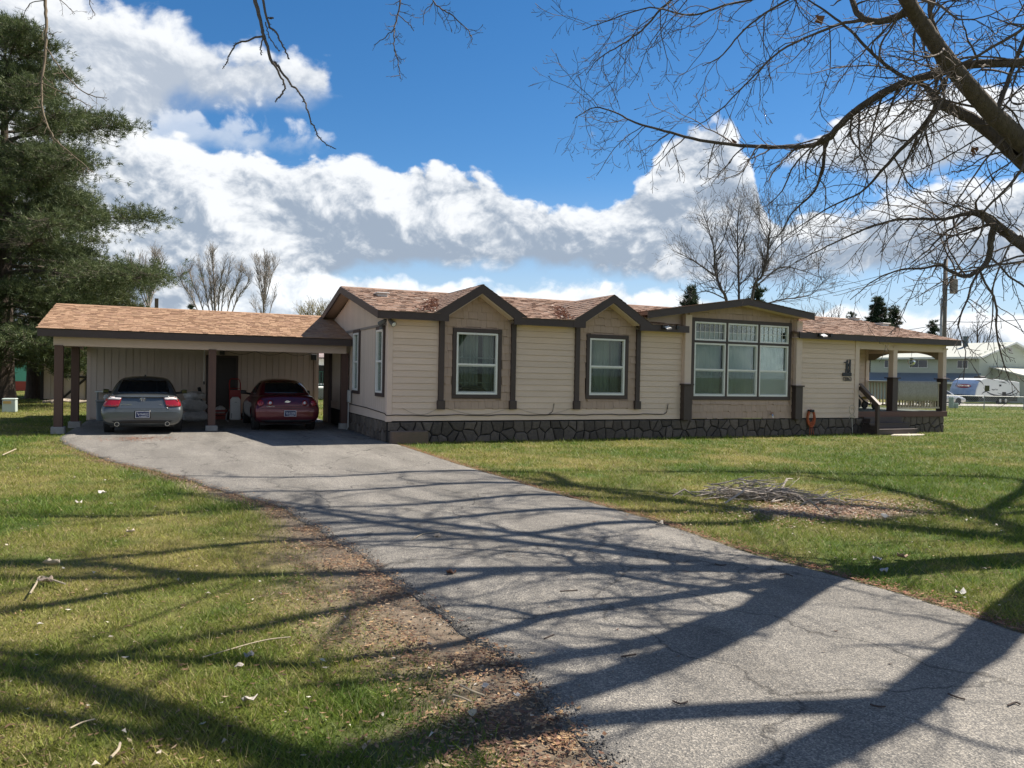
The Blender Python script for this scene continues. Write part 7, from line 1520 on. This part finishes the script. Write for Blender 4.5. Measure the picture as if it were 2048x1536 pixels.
litter('leaf_litter', 'red brown husks along the right edge of the driveway', 6500, samp_right, (.02, .05), ((.22, .085, .05), (.28, .13, .07), (.15, .07, .045), (.33, .2, .12)), 4)
def samp_lawn(rs, n):
    d = 2.8*(24/2.8)**(rs.rand(n)**.8); lat = (rs.rand(n)*2-1)*d*.70; x = d*_fw[0]+lat*_r0[0]; y = d*_fw[1]+lat*_r0[1]
    k = ~((x > xl(y)) & (x < xr(y))) & ~((x > 4.7) & (y > 17.8)) & (x > -8); return x[k], y[k]
litter('leaf_litter', 'pale dry leaf scraps scattered over the lawn', 1100, samp_lawn, (.012, .05), ((.50, .44, .36), (.58, .54, .48), (.36, .27, .18), (.62, .58, .5), (.45, .36, .25)), 5, aspect=.55, curl=.9)
litter('leaf_litter', 'dark brown catkins and husks scattered over the lawn', 15000, samp_lawn, (.015, .05), ((.15, .09, .055), (.2, .12, .075), (.28, .18, .1), (.1, .06, .04)), 6, aspect=.3)
def samp_pile(rs, n): return 7.9+rs.randn(n)*.85, 7.5+rs.randn(n)*.38
litter('leaf_litter', 'reddish leaf mulch in front of the brush pile', 6500, samp_pile, (.02, .06), ((.26, .13, .085), (.33, .19, .13), (.42, .30, .2), (.5, .44, .36)), 8, aspect=.5)
def samp_drive(rs, n):
    y = 3+18*rs.rand(n); t = rs.rand(n); return xl(y)+(xr(y)-xl(y))*t, y
litter('leaf_litter', 'small dark scraps scattered on the asphalt', 420, samp_drive, (.012, .045), ((.09, .06, .045), (.16, .09, .06), (.3, .22, .16)), 9)
def samp_port(rs, n): return -.9+.45*rs.randn(n)+.3, 19.8+.35*rs.randn(n)
litter('leaf_litter', 'rust coloured husks swept in front of the grey car', 700, samp_port, (.03, .07), ((.30, .12, .06), (.22, .09, .05)), 10)
def samp_roof(rs, n): return None
# leaves and twigs caught in the valleys of the front roof
def valley(xc, hw, seed, label):
    rs = np.random.RandomState(seed); n = 420; t = rs.rand(n)**1.4; x = xc-hw-.05+hw*.75*t+rs.randn(n)*.13*(1-.4*t)-.12; y = YE+.05+2.3*t+rs.randn(n)*.1; z = np.maximum(zmain(y)+.03, 3.86-.62*np.abs(x-xc))+.01
    L = .03+.06*rs.rand(n); a = rs.rand(n)*6.28; V = np.empty((n, 3, 3)); V[:, 0] = np.c_[x-np.cos(a)*L, y-np.sin(a)*L, z]; V[:, 1] = np.c_[x+np.cos(a)*L, y+np.sin(a)*L, z+.02]; V[:, 2] = np.c_[x+np.sin(a)*L*.5, y-np.cos(a)*L*.5, z+.05*rs.rand(n)]
    C = np.array(((.2, .1, .07), (.13, .07, .055), (.5, .45, .4)))[(rs.rand(n)*2.25).astype(int)]
    o = fastmesh('leaf_litter', V.reshape(-1, 3), np.arange(3*n).reshape(-1, 3), MATS['dry leaf'], col=np.repeat(C, 3, 0), kind='stuff'); o['label'] = label; o['category'] = 'leaf litter'
valley(6.98, 1.22, 1, 'dry leaves caught in the roof valley left of the first gable'); valley(10.72, 1.2, 2, 'dry leaves caught in the roof valley left of the second gable')
# brush pile
bp = thing('brush_pile', 'heap of grey pruned branches on the lawn right of the driveway', 'brush pile', (7.6, 8.4, 0)); rr = random.Random(77)
m_st = mat('grey weathered sticks', (.40, .355, .31), .9, (.22, .19, .165), scale=8, rnd=.35)
def stick(cx, cy, z, ln, r_, a, tilt, m, par):
    p = Vector((cx, cy, z)); d = Vector((math.cos(a)*math.cos(tilt), math.sin(a)*math.cos(tilt), math.sin(tilt))); pts = [p-d*ln/2]
    for i in range(5): d = (d+Vector((rr.gauss(0, .13), rr.gauss(0, .13), rr.gauss(0, .07)))).normalized(); q = pts[-1]+d*ln/5; q.z = max(q.z, .015+r_); pts.append(q)
    mb = MB().tube(pts, [r_, r_*.95, r_*.85, r_*.7, r_*.55, r_*.35], 5)
    if rr.random() < .5: j = rr.randint(2, 4); e = d+Vector((rr.gauss(0, .5), rr.gauss(0, .5), rr.gauss(.1, .2))); mb.tube([pts[j], pts[j]+e.normalized()*ln*.13, pts[j]+e.normalized()*ln*.25+Vector((0, 0, -.01))], [r_*.6, r_*.4, r_*.25], 4)
    return mb
ux, uy = .78, -.62
for i in range(130):
    u = rr.gauss(0, .36); v = rr.gauss(0, .17); h = max(0, .24*(1-abs(u)/1.15)*(1-abs(v)/.6))*rr.random(); a = rr.gauss(-.55, .75)
    stick(7.62+u*ux-v*uy*.6, 8.42+u*uy+v*ux*.6, .03+h, rr.uniform(.3, .8), rr.uniform(.004, .012), a, rr.gauss(0, .12)+.06, m_st, bp).build('stick', m_st, bp, smooth=True)
mb = MB()
for i in range(260):
    u = rr.gauss(0, .5); v = rr.gauss(0, .22); s = stick(7.65+u*ux-v*uy*.5, 8.35+u*uy+v*ux*.5, .02+.12*rr.random()*max(0, 1-abs(u)), rr.uniform(.12, .4), .0045, rr.uniform(0, 6.28), rr.gauss(0, .3), m_st, bp); mb.add(s.v, s.f)
mb.build('twigs', m_st, bp, kind='stuff')
for k, (px_, py_, px2, py2) in enumerate(((1470, 958, 1500, 985), (1345, 985, 1390, 992), (1560, 975, 1585, 955), (1450, 1000, 1520, 985), (1600, 1005, 1640, 1022))):
    a, b = gnd(px_, py_ + 25), gnd(px2, py2 + 15); MB().tube([(a[0], a[1], .12), ((a[0]+b[0])/2, (a[1]+b[1])/2, .2), (b[0], b[1], .1)], [.012, .014, .009], 5).build('stick', m_st, bp)
# single twigs, leaves and bark pieces one can pick out
m_tan = mat('pale bare twig', (.42, .36, .26), .85, (.3, .25, .18), scale=20); m_brl = mat('dark twig', (.05, .035, .03), .9)
def twig(pts, r_, label, m, name='twig', cat='twig', grp='loose twigs on the ground'):
    P = []
    for x, y in pts: q = gnd(x, y); on = xl(q[1]) < q[0] < xr(q[1]); P.append((q[0], q[1], (.034 if on else .035)+r_+rr.uniform(0, .006)))
    o = MB().tube(smooth_path(P, 3), r_, 5).build(name, m); tag(o, label, cat, grp)
twig([(405, 1328), (450, 1316), (500, 1300), (540, 1292), (581, 1287)], .004, 'longest pale twig lying on the lit green lawn at lower left', m_tan)
twig([(822, 1088), (845, 1076), (862, 1073), (877, 1071)], .004, 'pale curved twig on the asphalt beside a dead leaf', m_tan)
twig([(920, 1386), (945, 1398), (968, 1408)], .006, 'straight pale stick at the dirt edge of the driveway', m_tan); twig([(905, 1406), (925, 1413), (942, 1420)], .005, 'shorter pale stick just below the straight one at the dirt edge', m_tan)
twig([(222, 1536), (236, 1520), (240, 1505)], .006, 'pale bent twig at the bottom edge of the picture', m_tan); twig([(140, 1475), (165, 1462), (190, 1455)], .004, 'pale twig in the shaded grass at lower left', m_tan)
twig([(60, 1200), (72, 1180), (80, 1165), (100, 1170), (130, 1180)], .007, 'tan forked stick in the dry grass at far left', m_tan)
twig([(5, 915), (20, 908), (32, 903)], .01, 'pale stick on the sunny grass below the carport shadow', m_tan)
for k, (pts, lab) in enumerate(((((1242, 1327), (1255, 1324), (1272, 1321)), 'dark twig on the asphalt near the middle of the bottom'), (((1088, 1290), (1100, 1285), (1108, 1282)), 'short dark twig in the shadow band on the asphalt'), (((1345, 1418), (1360, 1424), (1375, 1420)), 'dark bent twig in the wide shadow on the asphalt'), (((1895, 1403), (1915, 1410), (1930, 1413)), 'dark twig on the sunlit asphalt at lower right'), (((2015, 1426), (2030, 1420), (2040, 1424)), 'dark twig close to the right edge on sunlit asphalt'),
    (((1430, 1136), (1440, 1140), (1452, 1138)), 'dark scrap of twig on the asphalt below the brush pile'), (((1560, 1160), (1572, 1158), (1585, 1162)), 'thin dark twig by the right edge of the asphalt'), (((1740, 1425), (1755, 1430), (1770, 1428)), 'dark twig at the rim of the wide shadow, lower right'), (((1120, 1193), (1140, 1192), (1155, 1191)), 'dark twig lying across the middle of the driveway'))): twig(pts, .0045, lab, m_brl)
def leaf(px_, py_, s, label, col, name='dead_leaf', cat='leaf', grp=None, seed=0):
    s *= .85
    q = gnd(px_, py_); on = xl(q[1]) < q[0] < xr(q[1]); r_ = random.Random(seed+px_); n = 11; z = .036 if on else .03
    m = leafmat('leaf '+name+str(col), trans=.15, rough=.8, c=tuple(q*.78 for q in col)); mb = MB(); a0 = r_.random()*6.28
    ring = [(s*(.62+.38*r_.random())*math.cos(6.283*i/n+a0), s*(.45+.3*r_.random())*math.sin(6.283*i/n+a0), s*r_.uniform(.0, .8)) for i in range(n)]
    vs = [(q[0], q[1], z+.004)]+[(q[0]+x*.5, q[1]+y*.5, z+.003+h*.35) for x, y, h in ring]+[(q[0]+x, q[1]+y, z+h) for x, y, h in ring]
    fs = [(0, 1+i, 1+(i+1) % n) for i in range(n)]+[(1+i, 1+n+i, 1+n+(i+1) % n, 1+(i+1) % n) for i in range(n)]
    o = mb.add(vs, fs).build(name, m, smooth=True); sd = o.modifiers.new('t', 'SOLIDIFY'); sd.thickness = .002; tag(o, label, cat, grp)
leaf(903, 1156, .06, 'brown curled leaf lying alone on the driveway', (.20, .115, .085)); leaf(875, 1080, .06, 'pale crumpled leaf beside the twig on the driveway', (.52, .43, .33)); leaf(1320, 1054, .07, 'pale flat leaf at the right side of the driveway', (.50, .46, .40))
leaf(500, 1412, .055, 'whitish bark flake in the lit grass at lower left', (.62, .56, .5), 'bark_flake', 'bark'); leaf(497, 1322, .045, 'greyish bark flake below the longest pale twig', (.40, .39, .38), 'bark_flake', 'bark'); leaf(477, 1344, .035, 'small pale bark flake below the longest pale twig', (.46, .42, .38), 'bark_flake', 'bark')
leaf(945, 1442, .035, 'cream bark piece at the dirt edge of the driveway', (.60, .52, .38), 'bark_flake', 'bark'); leaf(1035, 1403, .03, 'white torn leaf touching the crumbling asphalt edge', (.62, .58, .54)); leaf(970, 1385, .028, 'grey white leaf in the shaded dirt near the asphalt edge', (.46, .46, .46))
leaf(105, 1138, .09, 'large pale bark strip in the dry grass at left', (.48, .43, .36), 'bark_flake', 'bark'); leaf(92, 1172, .07, 'pale leaf by the forked stick at far left', (.48, .38, .3)); leaf(260, 1071, .06, 'whitish leaf on the sunny grass left of the driveway', (.60, .52, .44)); leaf(203, 992, .07, 'white scrap on the grass below the carport, upper left lawn', (.66, .63, .58)); leaf(158, 1010, .06, 'small white scrap left of the other one on the upper left lawn', (.62, .58, .52))
leaf(1755, 1126, .07, 'white crumpled leaf in shaded grass right of the driveway', (.56, .56, .57)); leaf(1805, 1122, .08, 'brown and white curled leaf in shaded grass at right', (.42, .30, .22)); leaf(1768, 1150, .06, 'pale leaf close to the right asphalt edge', (.60, .58, .55)); leaf(1920, 1195, .07, 'white leaf on the right verge near the edge of the picture', (.62, .6, .57)); leaf(1770, 1040, .07, 'white scrap beyond the brown patch on the right lawn', (.68, .66, .62))
# loose gravel at the broken asphalt edge
rs = np.random.RandomState(9); n = 1900; y = 2.7+7*rs.rand(n)**1.6; x = xl(y)+rs.randn(n)*.06+.02; r_ = .003+.0065*rs.rand(n)**2
oc = np.array([(1, 0, 0), (-1, 0, 0), (0, 1, 0), (0, -1, 0), (0, 0, 1), (0, 0, -1)], float); of = np.array([(0, 2, 4), (2, 1, 4), (1, 3, 4), (3, 0, 4), (2, 0, 5), (1, 2, 5), (3, 1, 5), (0, 3, 5)])
V = (oc[None]*(r_[:, None]*(.6+.8*rs.rand(n, 6)))[..., None]); V = V+np.c_[x, y, .028+.3*r_-.02*(x < xl(y))][:, None]
F = (np.arange(n)[:, None, None]*6+of[None]).reshape(-1, 3); c_ = np.repeat((.07+.16*rs.rand(n))[:, None]*np.array([1, .93, .84]), 6, 0)
o = fastmesh('gravel', V.reshape(-1, 3), F, mat('loose gravel', (1, 1, 1), .9, attr='tint'), col=c_, kind='stuff'); o['label'] = 'loose gravel along the crumbling left edge of the driveway'; o['category'] = 'gravel'
